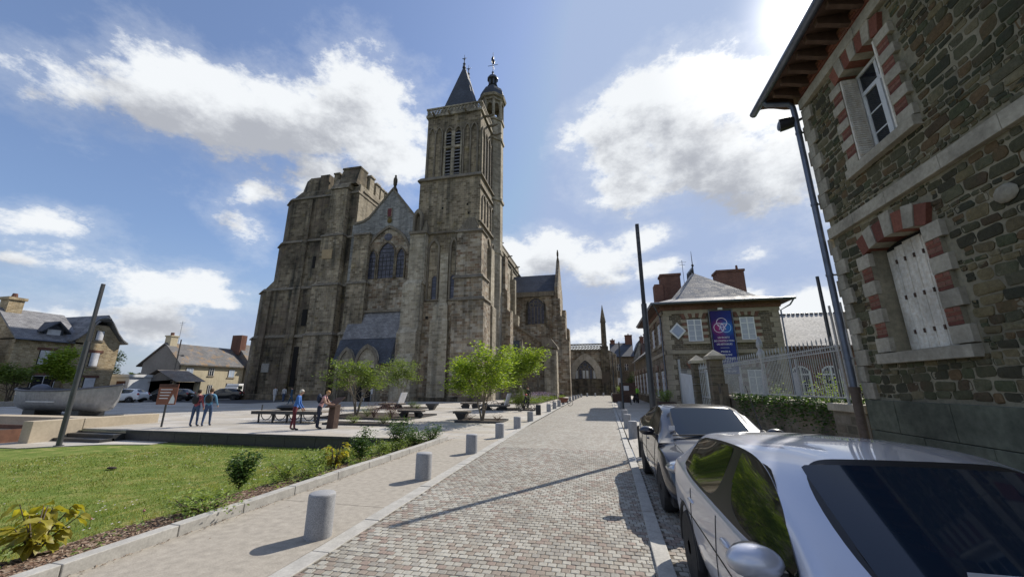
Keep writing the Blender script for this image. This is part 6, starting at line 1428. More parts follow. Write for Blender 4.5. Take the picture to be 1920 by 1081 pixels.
    if hi:      # panel gaps traced on the shell
        from mathutils.bvhtree import BVHTree
        bt = BVHTree.FromPolygons([v.co for v in em.vertices], [list(p.vertices) for p in em.polygons]); sm_ = MB()
        def hit(o_, d_): q = bt.ray_cast(Vector(o_), Vector(d_)); return q[0]
        for sd in (1, -1):
            for ya, yb_ in ((fw+wr+.22, sh_+.10), (bpil-.03, bpil-.03), (rw-wr-.02, rw-wr+.02)):
                pts_ = [hit((sd*3, lerp(ya, yb_, k/12), lerp(.34, by-.01, k/12)), (-sd, 0, 0)) for k in range(13)]; pts_ = [q for q in pts_ if q and abs(q.x) > .4]
                if len(pts_) > 2: sm_.tube([q+Vector((sd*.0005, 0, 0)) for q in pts_], .0045, 4)
            pts_ = [hit((sd*lerp(hw*.70, hw*.60, k/10), lerp(cowl-.12, .22, k/10), 3), (0, 0, -1)) for k in range(11)]; pts_ = [q for q in pts_ if q]
            if len(pts_) > 2: sm_.tube(pts_, .0045, 4)
            pts_ = [hit((sd*3, lerp(sh_+.2, rw+.2, k/16), lerp(.62, .68, k/16)), (-sd, 0, 0)) for k in range(17)]; pts_ = [q for q in pts_ if q and abs(q.x) > .4]
            if len(pts_) > 2: sm_.tube(pts_, .006, 4)
        sm_.build('panel_gap', M['cartrim'], root, smooth=60, uv=False)['kind'] = 'stuff'
    # underbody, wheels
    MB().box(-hw*.9, hw*.9, .25, L-.25, .2, .5).box(-hw*.72, hw*.72, fw-.5, fw+.5, .4, .8).box(-hw*.72, hw*.72, rw-.5, rw+.5, .4, .8).build('underbody', M['tyre'], root)
    for yy in (fw, rw):
        for sd in (-1, 1):
            prof = [(wr*.60, 0), (wr*.93, .0), (wr, .03), (wr, .17), (wr*.93, .2), (wr*.6, .2)]
            w = MB().lathe((0, 0, 0), prof, 28).build('wheel', M['tyre'], root, smooth=50); w.rotation_euler = (0, sd*pi/2, 0); w.location = (sd*(hw*.985-.2), yy, wr)
            rm = MB().cyl((0, 0), wr*.66, .10, .165, 28).build('rim_back', M['black'], w)
            sp2 = MB()
            for k in range(P.get('spokes', 7)):
                a = 2*pi*k/P.get('spokes', 7); sp2.bar((0, 0, .188), (cos(a)*wr*.63, sin(a)*wr*.63, .180), .055, .02)
            sp2.torus((0, 0, .18), wr*.64, .016, 'z', 28, 6).cyl((0, 0), .06, .16, .2, 12); sp2.build('rim', M['rim'], w, smooth=50)
            ar = MB().torus((0, 0, 0), wr+.055, .035, 'x', 20, 6, radians(-8), radians(188)).build('wheel_arch', M['tyre'] if P.get('archdark', 1) else paintm, root, smooth=60); ar.location = (sd*(hw*.955), yy, wr)
    # mirrors, handles, lights, plates
    for sd in (1, -1):
        mx = sd*(hw+.07); my = cowl+.34; mz = by+.10
        m_ = MB().sphere((mx, my, mz), (.125, .085, .072), 20, 12).build('mirror', paintm, root, smooth=80); MB().box(sd*(hw-.06), mx-sd*.04, my-.02, my+.05, mz-.07, mz-.03).build('mirror_arm', M['cartrim'], m_)
        MB().sphere((mx, my+.035, mz), (.105, .075, .07), 12, 8).build('mirror_glass', M['cartrim'], m_, smooth=80)
        for yy in (bpil-.25, rw-.30): MB().sphere((sd*(hw*.985), yy, by-.11), (.02, .10, .018), 8, 6).build('door_handle', paintm, root, smooth=60)
        MB().sphere((sd*hw*.72, .30, .70), (.22, .26, .09), 14, 8).build('headlight', M['lampglass'], root, smooth=80)
        MB().sphere((sd*hw*.80, L-.17, by-.05), (.12, .12, .15), 12, 8).build('tail_light', M['redlamp'], root, smooth=80)
        for yy in (sh_+.0, bpil, rw-wr+.02): pass
    MB().box(-.26, .26, -.03, .02, .42, .53).build('number_plate', M['white'], root); MB().box(-.5, .5, -.02, .06, .28, .40).build('grille', M['black'], root)
    MB().box(-.26, .26, L-.01, L+.03, .62, .73).build('rear_plate', M['white'], root)
    return root
M['carglass'] = NT('car windscreen').set(col=(.010, .018, .032), rough=.04, spec=.5)
M['carglass2'] = NT('car side glass').set(col=(.010, .014, .012), rough=.04, spec=.7, coat=.4, coatr=.02)
M['cartrim'] = NT('black trim').set(col=(.012, .012, .014), rough=.35, spec=.5)
M['lampglass'] = NT('headlamp glass').set(col=(.42, .45, .50), rough=.08, metal=.6, coat=1)
M['redlamp'] = NT('red tail lamp').set(col=(.30, .01, .012), rough=.12, coat=1)
silver = paint('silver car paint', (.56, .58, .66), .5, .42); navy = paint('midnight blue car paint', (.004, .006, .018), .0, .35)
PS = dict(L=4.36, W=1.79, H=1.42, fw=.86, rw=3.46, cowl=.98, head=1.80, tt=3.92, tb=4.20, belt=.90, bp=2.42, rx=.725, wr=.315)
s_ = build_car('silver hatchback nearest the camera with roof aerial, parked by the kerb', (1.63, .93, 0), 0, silver, PS)
MB().tube([(0, 3.75, 1.33), (0, 3.83, 1.44), (0, 4.05, 1.80)], [.012, .006, .003], 5).sphere((0, 3.73, 1.325), (.03, .06, .03), 8, 6).build('roof_aerial', M['black'], s_)
MB().box(-.30, -.12, 1.08, 1.085, 1.06, 1.11).build('windscreen_sticker', M['shut'], s_)
PD = dict(L=4.30, W=1.80, H=1.47, fw=.84, rw=3.40, cowl=1.0, head=1.82, tt=3.80, tb=4.10, belt=.97, bp=2.4, rx=.68, wr=.325)
d_ = build_car('dark midnight-blue hatchback parked behind the silver one', (1.70, 5.80, 0), 0, navy, PD)
MB().box(-.64, -.55, 1.17, 1.175, 1.10, 1.17).build('windscreen_sticker', M['shut'], d_)
MB().bar((-.2, .98, 1.03), (.35, 1.0, 1.05), .018).bar((-.62, 1.0, 1.04), (-.05, 1.0, 1.06), .018).build('wiper', M['black'], d_)
sv = paint('pale silver', (.5, .52, .55), .5, .3); wh = paint('white car paint', (.7, .7, .7), 0, .3); blk = paint('black car paint', (.012, .012, .014), .2, .25); blu = paint('grey blue car paint', (.18, .22, .30), .5, .3)
FC = dict(L=4.3, W=1.78, H=1.5, fw=.84, rw=3.4, cowl=.95, head=1.8, tt=3.75, tb=4.1, belt=.95, bp=2.35, rx=.68, wr=.32)
for lab, x, y, rz, pm_ in (('white hatchback parked between the golden house and the poplars', -54.5, 33.0, -1.25, wh), ('black car parked in front of the open shed, left one', -53.0, 37.0, -1.2, blk), ('black estate parked under the shed eave', -50.2, 41.0, -1.0, blk),
     ('small silver car parked before the cream house', -48.5, 50.5, .5, sv), ('silver car cut by the left edge of the photo', -53.6, 18.6, -1.3, sv), ('dark car parked close against the cathedral corner', -46.5, 54.5, .3, blk)):
    build_car(lab, (x, y, 0), rz, pm_, FC, None, False)
vn = empty('white_van', (-55.5, 48.5, 0), .3, 'white panel van parked beside the cream house door', 'van')
MB().ext_yz([(0, .35), (0, .9), (.9, 1.1), (1.6, 2.1), (5.0, 2.15), (5.1, .35)], -.95, .95).build('body', wh, vn, bevel=.08)
MB().box(-.97, .97, 1.35, 2.4, 1.25, 1.8).build('side_window', M['carglass2'], vn)
for y in (.9, 4.1):
    for x in (-.95, .95): w = MB().cyl((0, 0), .34, -.1, .1, 18).build('wheel', M['tyre'], vn); w.rotation_euler = (0, pi/2, 0); w.location = (x*.93, y, .34)
# motor scooters far up the right side
mt = empty('motorbike', (3.9, 44.5, 0), .2, 'dark motorbike parked along the side wall of the banner house', 'motorbike')
for y in (0, 1.4): w = MB().torus((0, y, .32), .26, .07, 'x', 18, 6).cyl((0, 0), .01, 0, .01, 3).build('wheel', M['tyre'], mt, smooth=60)
MB().tube([(0, 0, .35), (0, .25, .95), (0, .5, .85), (0, 1.0, .75), (0, 1.5, .85)], [.06, .1, .17, .2, .1], 8).sphere((0, .65, .55), (.2, .35, .25), 10, 6).build('frame', M['black'], mt, smooth=60)
MB().tube([(-.35, .3, 1.1), (0, .2, 1.02), (.35, .3, 1.1)], .02, 5).build('handlebar', M['black'], mt)
# ================================================================ street furniture
def bollard_mesh():
    return MB().lathe((0, 0, 0), [(.158, -.02), (.158, .452), (.152, .472), (.142, .48)], 36).build('bollard', M['bollard'], None, smooth=40)
bproto = None
ORD = ['nearest', 'second', 'third', 'fourth', 'fifth', 'sixth', 'seventh', 'eighth', 'ninth', 'tenth', 'eleventh', 'twelfth', 'thirteenth', 'fourteenth', 'fifteenth', 'sixteenth']
LB_ = [(-3.50, 4.63), (-3.54, 7.65), (-3.57, 10.74), (-3.61, 14.0), (-3.62, 17.1), (-3.66, 20.6), (-3.68, 28.3), (-3.68, 31.9), (-3.67, 35.4), (-3.66, 39.2), (-3.63, 43.2), (-3.6, 47.4), (-3.5, 51.5), (-3.42, 55.8), (-3.3, 60.2), (-3.1, 65)]
RB_ = [(1.06, 15.0), (1.09, 18.4), (1.18, 21.9), (1.47, 33.1)]
FB_ = [(-2.3, 69.5), (-.97, 72.5), (.5, 74.5), (1.9, 70.0)]
def put_bollard(x, y, lab, grp, h=1):
    global bproto
    if bproto is None: o = bproto = bollard_mesh()
    else: o = bproto.copy(); COL.objects.link(o)
    o.location = (x, y, 0); o.scale = (1, 1, h); o.rotation_euler = (0, 0, x*7+y); tag(o, lab, 'bollard', grp)
for i, (x, y) in enumerate(LB_): put_bollard(x, y, f'speckled granite bollard on the left side of the road, {ORD[i]} along from the camera', 'granite bollards along the left of the roadway', 1.03 if i < 6 else 1.12)
for i, (x, y) in enumerate(RB_): put_bollard(x, y, f'granite bollard on the right kerb beyond the parked cars, {ORD[i]} from the camera', 'granite bollards along the right kerb', 1.2)
for i, (x, y) in enumerate(FB_): put_bollard(x, y, f'tiny granite bollard across the far end of the road, {["leftmost", "second from left", "third from left", "rightmost"][i]}', 'granite bollards closing the far end', 1.2)
bb = MB().lathe((0, 0, 0), [(.165, 0), (.165, .60), (.15, .62)], 24).build('dark_bollard', M['black'], None, smooth=40); bb.location = (-3.95, 25.2, 0); tag(bb, 'squat black bollard among the granite ones on the left', 'bollard')
# ring-topped post at the kerb near the dark car
rp = empty('ring_post', (.93, 11.15, 0), 0, 'black post with flat ring top on the kerb beside the dark car', 'post')
MB().box(-.035, .035, -.035, .035, 0, .76).build('post', M['black'], rp, bevel=.006); MB().torus((.17, 0, .76), .17, .022, 'z', 24, 8).build('ring', M['black'], rp, smooth=60)
# lamp columns
def lamp(x, y, z, h, lab, head=None, lean=0, r=.085, seg=True):
    t = empty('street_lamp', (x, y, z), 0, lab, 'street lamp', 'tall dark lamp columns')
    MB().cyl((0, 0), r, 0, h*.62, 18, r2=r*.94).build('lower_column', M['lampgrey'], t, smooth=40)
    MB().box(-r*.62, r*.62, -r*.62, r*.62, h*.62, h).build('light_mast', M['steel'], t, bevel=.008)
    for k in range(5): MB().box(-r*.5, r*.5, -r*.64-.004, -r*.6, h*.86+.16*k, h*.86+.16*k+.12).build('lens', M['lampgrey'], t)
    MB().cyl((0, 0), r*1.7, 0, .02, 18).build('base_plate', M['steel'], t)
    if head:
        hx, hz = head; MB().tube([(0, 0, hz), (hx*.5, .0, hz+.12), (hx, 0, hz+.05)], .03, 6).build('bracket', M['steel'], t)
        MB().sphere((hx+.25, 0, hz+.02), (.36, .16, .11), 14, 8).build('lamp_head', M['lampgrey'], t, smooth=70)
    return t
lamp(1.40, 11.6, 0, 6.7, 'tall dark lamp column just behind the dark blue car')
lamp(-20.17, 11.24, -.4, 6.35, 'tall leaning-looking dark lamp column at the left edge of the lawn')
lamp(1.62, 31.0, 0, 5.1, 'slim dark lamp column further up the right kerb', r=.08)
lamp(1.65, 49.5, 0, 5.9, 'farthest dark lamp column near the great window', r=.08)
lh = lamp(-58.0, 42.5, 0, 8.2, 'distant lamp column with side lantern before the open shed', (.55, 5.9), r=.09)
sl2 = empty('cobra_head_lamp', (-43.6, 24.5, 0), 0, 'grey rounded lantern seen behind the left lamp column, on a dark pole', 'street lamp')
MB().tube([(0, 0, 0), (0, 0, 7.2)], [.08, .05], 8).tube([(0, 0, 7.2), (.3, 0, 7.45), (.6, 0, 7.5)], .04, 6).build('column', M['lampgrey'], sl2, smooth=50)
MB().sphere((1.1, 0, 7.5), (.65, .28, .22), 14, 8).build('lamp_head', M['lampgrey'], sl2, smooth=70)
# information sign and reading desk
sg = empty('information_sign', (-19.45, 14.2, 0), radians(8), 'reddish brown information board on a single thin post', 'sign')
MB().box(-.035, .035, -.02, .02, 0, 1.9).build('post', M['steel'], sg)
M['rustpanel'] = pmat('rust brown panel', (.24, .085, .05), (.19, .065, .04), 4, .6, .05)
MB().box(-.48, .48, -.05, -.021, .97, 1.88).build('panel', M['rustpanel'], sg, bevel=.01); MB().box(-.48, .48, -.055, -.049, 1.74, 1.88).build('header', pmat('dark brown header', (.10, .04, .03)), sg)
for k in range(4): MB().box(-.36, .22-.05*k, -.058, -.05, 1.62-.13*k, 1.65-.13*k).build('text_line', M['print'], sg)
MB().ext([(.15, 1.02), (.42, 1.02), (.42, 1.22), (.30, 1.42), (.22, 1.25)], lambda x, z: (x, -.06, z), lambda x, z: (x, -.05, z)).build('map_figure', M['shut'], sg)
ds = empty('reading_desk', (-11.55, 15.4, 0), radians(-12), 'dark rust reading desk with tilted white leaflet, people bending over it', 'information desk')
MB().hexa([(-.2, -.14, 0), (.2, -.14, 0), (.2, .14, 0), (-.2, .14, 0), (-.18, -.10, .95), (.18, -.10, .95), (.2, .18, 1.0), (-.16, .18, 1.0)]).build('pedestal', M['corten'], ds, bevel=.01)
MB().hexa([(-.28, -.22, .86), (.28, -.22, .90), (.38, .26, 1.30), (-.18, .26, 1.26), (-.28, -.25, .89), (.28, -.25, .93), (.38, .23, 1.33), (-.18, .23, 1.29)]).build('desk_top', M['corten'], ds, bevel=.006)
MB().hexa([(-.17, -.12, .975), (.17, -.12, 1.0), (.23, .12, 1.21), (-.11, .12, 1.185), (-.17, -.125, .985), (.17, -.125, 1.01), (.23, .115, 1.22), (-.11, .115, 1.195)]).build('leaflet', M['print'], ds)
# benches
def bench(x, y, rz, lab, w=1.5, d=.62, h=.46, solid=False, back=False, mat='wood'):
    t = empty('bench', (x, y, 0), rz, lab, 'bench', 'dark steel and timber benches on the square')
    n = 6
    for k in range(n): MB().box(-w/2, w/2, -d/2+k*d/n+.006, -d/2+(k+1)*d/n-.006, h-.05, h).build('slat', M[mat], t, bevel=.004)
    MB().box(-w/2+.02, w/2-.02, -d/2+.02, d/2-.02, h-.13, h-.055).build('frame', M['steel'], t)
    for sx in (-1, 1):
        a = .30*w
        if w <= .9: continue
        if solid: MB().hexa([(sx*a-.14, -d*.3, 0), (sx*a+.14, -d*.3, 0), (sx*a+.14, d*.3, 0), (sx*a-.14, d*.3, 0), (sx*a-.3+0*sx, -d*.42, h-.13), (sx*a+.3, -d*.42, h-.13), (sx*a+.3, d*.42, h-.13), (sx*a-.3, d*.42, h-.13)]).build('leg', M['steel'], t) if w > .9 else None
        else:
            MB().bar((sx*(a-.08), 0, 0), (sx*a*1.35, 0, h-.12), .07, d*.7).build('leg', M['steel'], t); MB().bar((sx*(a-.08), 0, .01), (sx*a*.6, 0, h-.12), .05, d*.6).build('strut', M['steel'], t)
    if w <= .9: MB().hexa([(-.16, -d*.3, 0), (.16, -d*.3, 0), (.16, d*.3, 0), (-.16, d*.3, 0), (-.33, -d*.42, h-.13), (.33, -d*.42, h-.13), (.33, d*.42, h-.13), (-.33, d*.42, h-.13)]).build('leg', M['steel'], t)
    if back: MB().hexa([(w/2-.25, -d/2, h), (w/2-.18, -d/2, h), (w/2-.18, d/2, h), (w/2-.25, d/2, h), (w/2+.02, -d/2, h+.85), (w/2+.09, -d/2, h+.85), (w/2+.09, d/2, h+.85), (w/2+.02, d/2, h+.85)]).build('raised_back', M['shut'], t, bevel=.01)
    return t
bench(-10.75, 21.2, 0, 'timber bench with splayed steel legs in the middle of the square', 1.5)
bench(-12.8, 28.6, 0, 'small dark pedestal bench farther back beside the low planter', .85, solid=True, mat='steel')
bench(-7.55, 20.9, 0, 'dark pedestal bench beside the large bright green tree', .9, solid=True)
bench(-10.6, 31.4, 0, 'pale topped bench behind the large green tree', 1.6, .8)
bench(-8.0, 29.3, 0, 'long low lounger with raised white back beside the grassy shrub', 2.3, 1.1, .40, back=True)
bench(-16.8, 29.6, 0, 'white topped lounger behind the purple shrub', 2.0, 1.0, .42, back=True)
tb = empty('long_table_bench', (-15.4, 17.5, 0), radians(3), 'long dark timber platform bench on splayed legs with curved braces', 'bench')
for k in range(7): MB().box(-1.95, 1.95, -.6+.17*k, -.6+.17*k+.16, .50, .57).build('slat', M['wood'], tb, bevel=.004)
MB().box(-1.98, 1.98, -.64, -.60, .42, .57).build('front_rail', M['steel'], tb)
for k in range(5):
    x = -1.6+.8*k; MB().bar((x, -.5, 0), (x-.03, -.5, .45), .06).build('leg', M['steel'], tb); MB().bar((x, .5, 0), (x+.03, .5, .45), .06).build('leg', M['steel'], tb)
    if k < 4: MB().torus((x+.4, -.5, .45), .3, .022, 'y', 12, 5, pi, 2*pi).build('brace', M['steel'], tb)
MB().sphere((-.5, .2, .72), (.75, .38, .17), 12, 6).build('bundle', M['steel'], tb, smooth=50); MB().box(-1.9, -1.86, -.1, -.06, .57, .85).build('peg', M['steel'], tb)
# planters on the square: low dark edged beds
def low_bed(x0, x1, y0, y1, lab, h=.09):
    t = empty('planting_bed_frame', ((x0+x1)/2, (y0+y1)/2, 0), 0, lab, 'flower bed'); a, b = (x1-x0)/2, (y1-y0)/2
    MB().box(-a, a, -b, -b+.06, 0, h).box(-a, a, b-.06, b, 0, h).box(-a, -a+.06, -b+.06, b-.06, 0, h).box(a-.06, a, -b+.06, b-.06, 0, h).build('edging', M['steel'], t); MB().box(-a+.06, a-.06, -b+.06, b-.06, .01, h-.03).build('soil', M['earth'], t)
    return t
low_bed(-13.1, -9.1, 16.7, 17.7, 'low dark-edged bed just behind the reading desk'); low_bed(-15.9, -10.2, 19.6, 23.6, 'dark-edged bed with the left multi-stem tree and purple shrubs')
low_bed(-7.3, -4.9, 19.1, 20.9, 'dark-edged square bed round the bright green tree'); low_bed(-7.6, -4.8, 29.0, 31.5, 'dark-edged bed with tall grassy shrub near the child on a bicycle'); low_bed(-17.6, -13.8, 28.6, 31.0, 'dark-edged bed round the small airy tree')
# street planters on the right
def box_planter(x, y, lab, w=1.1, d=1.0, h=.75):
    t = empty('street_planter', (x, y, 0), 0, lab, 'planter'); MB().box(-w/2, w/2, -d/2, d/2, 0, h).build('box', M['corten'], t, bevel=.02); MB().box(-w/2+.05, w/2-.05, -d/2+.05, d/2-.05, h, h+.01).build('soil', M['earth'], t); return t
PLN = [box_planter(4.3, 28.2, 'rust steel street planter with leafy plant behind the dark car'), box_planter(2.3, 46.5, 'brown street planter with flowers beside the far lamp column', 2.0, 1.2, .95)]
# notice board far right
nb = empty('notice_board', (2.9, 41.0, 0), 0, 'brown notice board on one post beside the cyclist in lime jacket', 'sign')
MB().box(-.05, .05, -.05, .05, 0, 1.9).build('post', M['steel'], nb); MB().box(-1.0, .55, -.09, -.05, .95, 2.1).build('panel', M['corten'], nb); MB().box(-.6, -.1, -.1, -.09, 1.35, 1.8).build('poster', M['shut'], nb)
cd_ = MB().sphere((0, 0, 0), (.16, .07, .035), 10, 6).build('dark_clod', M['earth'], None, smooth=60); cd_.location = (-13.2, 8.6, lawn_z(-13.2, 8.6)+.05); tag(cd_, 'small dark clod lying on the lawn', 'clod')
# ================================================================ vegetation
def leaf_quad(m, c, size, r, droop=.3, asp=.5, up=.5):
    """one folded leaf (two tilted halves)"""
    a = r.uniform(0, 2*pi); t = Vector((cos(a), sin(a), r.uniform(-droop-.3, .35))).normalized()
    n = Vector((r.uniform(-1, 1), r.uniform(-1, 1), r.uniform(-.2, 1)+up)).normalized(); b = t.cross(n)
    if b.length < .05: b = t.orthogonal()
    b.normalize(); n = b.cross(t).normalized(); L = size*r.uniform(.7, 1.25); w = L*asp*.5; c = Vector(c)
    i = len(m.v); m.v += [tuple(c), tuple(c+t*L*.45+b*w+n*w*.35), tuple(c+t*L), tuple(c+t*L*.45-b*w+n*w*.35)]
    m.f.append([i, i+1, i+2, i+3]); m.m.append(0)
M['leaf_bright'] = leafmat('maple leaves', (.12, .20, .025), (.30, .38, .06), .45); M['leaf_mid'] = leafmat('small tree leaves', (.09, .14, .03), (.19, .25, .07), .4)
M['leaf_dark'] = leafmat('shrub leaves', (.035, .075, .018), (.085, .15, .035), .3); M['leaf_lime'] = leafmat('lime shrub leaves', (.13, .20, .045), (.27, .34, .11), .4)
M['leaf_yellow'] = leafmat('yellowing big leaves', (.20, .22, .03), (.40, .34, .06), .45, .45); M['leaf_poplar'] = leafmat('poplar leaves', (.035, .06, .022), (.07, .10, .04), .25)
M['leaf_purple'] = leafmat('purple stems', (.10, .045, .06), (.17, .10, .09), .25); M['bark'] = pmat('bark', (.13, .10, .075), (.07, .055, .04), 18, .9, .4)
M['bark_pale'] = pmat('pale bark', (.26, .22, .17), (.16, .13, .10), 18, .85, .3); M['lavender'] = leafmat('lavender flowers', (.16, .12, .30), (.28, .22, .42), .3)
def tree(loc, lab, H, spread, stems, nleaf, size, leaf, bark='bark_pale', seed=1, z0=.33, clump=.32, group=None, trunk=.045, name='tree', flat=1.0):
    r = random.Random(seed); t = empty(name, loc, 0, lab, 'tree', group); tips = []
    for s in range(stems):
        a = 2*pi*s/stems + r.uniform(-.4, .4); lean = spread*r.uniform(.25, .6); h0 = H*r.uniform(.5, .68); P = []
        for k in range(6):
            q = k/5; P.append((cos(a)*(.06+lean*q**1.4)+r.uniform(-.03, .03), sin(a)*(.06+lean*q**1.4)+r.uniform(-.03, .03), h0*q))
        sm = MB().tube(P, [trunk*(1-.12*k) for k in range(6)], 6)
        for b in range(9):
            q = r.uniform(.42, 1); k = min(4, int(q*5)); base = Vector(P[k]).lerp(Vector(P[k+1]), q*5-k); ba = a + r.uniform(-1.9, 1.9)
            L = spread*r.uniform(.45, .95)*(1.15-.45*q); rise = H*r.uniform(.06, .34)*flat; mid = base + Vector((cos(ba)*L*.5, sin(ba)*L*.5, rise*.65)); end = base + Vector((cos(ba)*L, sin(ba)*L, rise))
            end.z = min(end.z, H*.97); sm.tube([base, mid, end], [trunk*.42, trunk*.28, trunk*.1], 4); tips += [(mid, .8), (end, 1), (end.lerp(mid, .5), .9)]
            for _ in range(2):
                c = ba+r.uniform(-.9, .9); e2 = mid + Vector((cos(c)*L*.45, sin(c)*L*.45, r.uniform(-.05, .25)*H*.5)); sm.tube([mid, e2], [trunk*.2, trunk*.07], 3); tips.append((e2, .8))
        top = Vector(P[-1]); tips.append((top+Vector((0, 0, H*.15)), .9))
        sm.build('stem', M[bark], t, smooth=70)
    m = MB(); tips = [q for q in tips if q[0].z > H*z0]
    for k in range(nleaf):
        c, w = r.choice(tips); g = clump*w
        leaf_quad(m, (c.x+r.gauss(0, g), c.y+r.gauss(0, g), c.z+r.gauss(0, g*.55)), size, r)
    m.build('crown', M[leaf], t, uv=False, fix=False); return t
tree((-6.05, 19.9, .05), 'bright green young multi-stem maple beside the row of bollards', 3.9, 1.85, 5, 7000, .17, 'leaf_bright', seed=4, z0=.36, clump=.26, group='young trees on the square')
tree((-14.6, 21.6, .05), 'airy multi-stem tree with wide flat crown in front of the porch', 3.95, 2.1, 5, 4200, .15, 'leaf_mid', seed=9, z0=.42, clump=.20, group='young trees on the square')
tree((-16.2, 29.9, .05), 'narrow airy young tree to the right of the doorway', 4.5, 1.3, 3, 3200, .15, 'leaf_mid', seed=12, z0=.28, clump=.28, group='young trees on the square', trunk=.035)
tree((-6.2, 31.5, .05), 'taller green tree behind the bright maple, near the cargo bicycle', 5.6, 1.7, 4, 6000, .2, 'leaf_bright', seed=21, z0=.34, clump=.38, group='young trees on the square', trunk=.05)
tree((-56.5, 26.7, 0), 'small round tree before the ground floor of the golden house', 4.4, 1.7, 3, 2600, .26, 'leaf_mid', 'bark', 31, .5, .30, 'street trees before the golden house', .08)
tree((-56.5, 29.3, 0), 'taller conical tree between the golden house windows', 6.6, 1.5, 1, 5200, .3, 'leaf_bright', 'bark', 33, .25, .5, 'street trees before the golden house', .10)
def mass_tree(loc, lab, H, R, n, size, leaf, seed, name='tree', group=None, lean=0):
    r = random.Random(seed); t = empty(name, loc, 0, lab, 'tree', group)
    MB().tube([(0, 0, 0), (lean*.3, 0, H*.4), (lean, 0, H*.85)], [R*.12, R*.08, R*.03], 7).build('trunk', M['bark'], t, smooth=60)
    m = MB(); cl = []
    for k in range(16):
        q = r.uniform(.12, .95); rr = R*(1-abs(q-.4)*1.0)*r.uniform(.2, .9); a = r.uniform(0, 2*pi); cl.append((Vector((lean*q+rr*cos(a), rr*sin(a), H*q)), R*r.uniform(.22, .45)))
    for k in range(n):
        c, g = r.choice(cl); v = Vector((r.gauss(0, 1), r.gauss(0, 1), r.gauss(0, 1))).normalized()*g*r.uniform(.75, 1.1); leaf_quad(m, (c.x+v.x, c.y+v.y, c.z+v.z*1.25), size, r)
    m.build('crown', M[leaf], t, uv=False, fix=False); return t
for i, (x, y, H, R, lab, le) in enumerate(((-103, 52, 7.2, 1.7, 'leftmost narrow dark poplar behind the kiosk', .7), (-101, 55.5, 7.8, 1.7, 'middle dark poplar behind the kiosk leaning in the wind', .9), (-97, 58.5, 8.2, 3.0, 'broad dark poplar beside the open shed', .5))):
    mass_tree((x, y, 0), lab, H, R, 3200, .36, 'leaf_poplar', 50+i, group='poplars on the skyline', lean=le)
for i, (x, y, H, R) in enumerate(((-92, 66, 7, 4), (-120, 60, 6, 5))): mass_tree((x, y, 0), ['low round tree right of the poplars', 'low round tree left of the poplars'][i], H, R, 1800, .5, 'leaf_poplar', 70+i)
mass_tree((6.9, 98, 0), 'faint tree at the far end of the street', 5, 2, 900, .3, 'leaf_dark', 80)
def shrub(loc, lab, H, R, n, size, leaf, seed, asp=.5, stems=6, name='shrub', group='shrubs in the long planting bed', tilt=0, flowers=None, upright=.0, big=False):
    r = random.Random(seed); t = empty(name, loc, r.uniform(0, 6), lab, 'shrub', group); m = MB(); sm = MB(); tips = []
    for s in range(stems):
        a = 2*pi*s/stems+r.uniform(-.4, .4); L = R*r.uniform(.3, 1.0); h = H*r.uniform(.55, 1); P = [(0, 0, 0), (cos(a)*L*.4, sin(a)*L*.4, h*.5), (cos(a)*L, sin(a)*L, h)]
        sm.tube(P, [.012, .009, .004], 4)
        for q in (.35, .5, .65, .8, .92, 1.0): tips.append(Vector(P[0]).lerp(Vector(P[1]), q*2) if q < .5 else Vector(P[1]).lerp(Vector(P[2]), q*2-1))
    sm.build('stem', M['bark'], t, smooth=60)
    if big:   # large leaves are parts of their own
        me = []
        for v in range(4):
            lm = MB(); w = size*asp*.5; nseg = 5
            for sgn in (-1, 1):
                pts = [];
                for k in range(nseg+1):
                    q = k/nseg; ww = w*sin(pi*min(1, q*1.02+.02))**.7*(1.0); pts.append((q*size, sgn*ww, -.25*size*q*q*(1+.2*v)+.35*ww+.012*sin(9*q+v)))
                cen = [(k/nseg*size, 0, -.25*size*(k/nseg)**2*(1+.2*v)) for k in range(nseg+1)]
                lm.add(pts+cen, [(k, k+1, nseg+1+k+1, nseg+1+k) if sgn < 0 else (nseg+1+k, nseg+1+k+1, k+1, k) for k in range(nseg)])
            me.append(lm.mesh('leaf')); me[-1].materials.append(M[leaf]); 
            for p in me[-1].polygons: p.use_smooth = True
        for k in range(n):
            c = r.choice(tips); a = atan2(c.y, c.x)+r.uniform(-1.1, 1.1); obj('leaf', me[k % 4], t, (c.x, c.y, c.z), (r.uniform(-.7, .7), r.uniform(-.3, .75), a), (r.uniform(.65, 1.1),)*3)
    else:
        for k in range(n):
            c = r.choice(tips); g = R*.20; leaf_quad(m, (c.x+r.gauss(0, g), c.y+r.gauss(0, g), max(.02, c.z+r.gauss(0, g))), size, r, asp=asp, up=.6)
        m.build('foliage', M[leaf], t, uv=False, fix=False)
    if flowers:
        for k in range(flowers[0]): 
            c = r.choice(tips); MB().sphere((c.x*1.1, c.y*1.1, c.z+.06), flowers[2], 6, 4).build('flower', M[flowers[1]], t, smooth=80)
    return t
M['pinkflower'] = pmat('dull pink flower', (.42, .18, .19), (.30, .12, .13)); M['whiteflower'] = pmat('white blossom', (.7, .66, .62), (.6, .5, .5))
bz = lambda x, y: max(lawn_z(x, y)+.01, -.02) + .03
def S(x, y, *a, **k): return shrub((x, y, bz(x, y)), *a, **k)
S(-6.10, 3.42, 'yellowing big-leaved shrub nearest the camera at the bottom left corner', .52, .36, 95, .17, 'leaf_yellow', 1, .6, 12, big=True)
S(-6.12, 2.95, 'small green leafy shrub at the very bottom left edge', .22, .22, 260, .07, 'leaf_lime', 2)
S(-5.60, 4.95, 'low sprawling variegated shrub spilling over the kerb', .30, .46, 900, .055, 'leaf_lime', 3, .45, 10)
S(-5.95, 4.95, 'thin low shrub on the lawn side of the sprawling one', .24, .34, 320, .06, 'leaf_lime', 23, .45, 8)
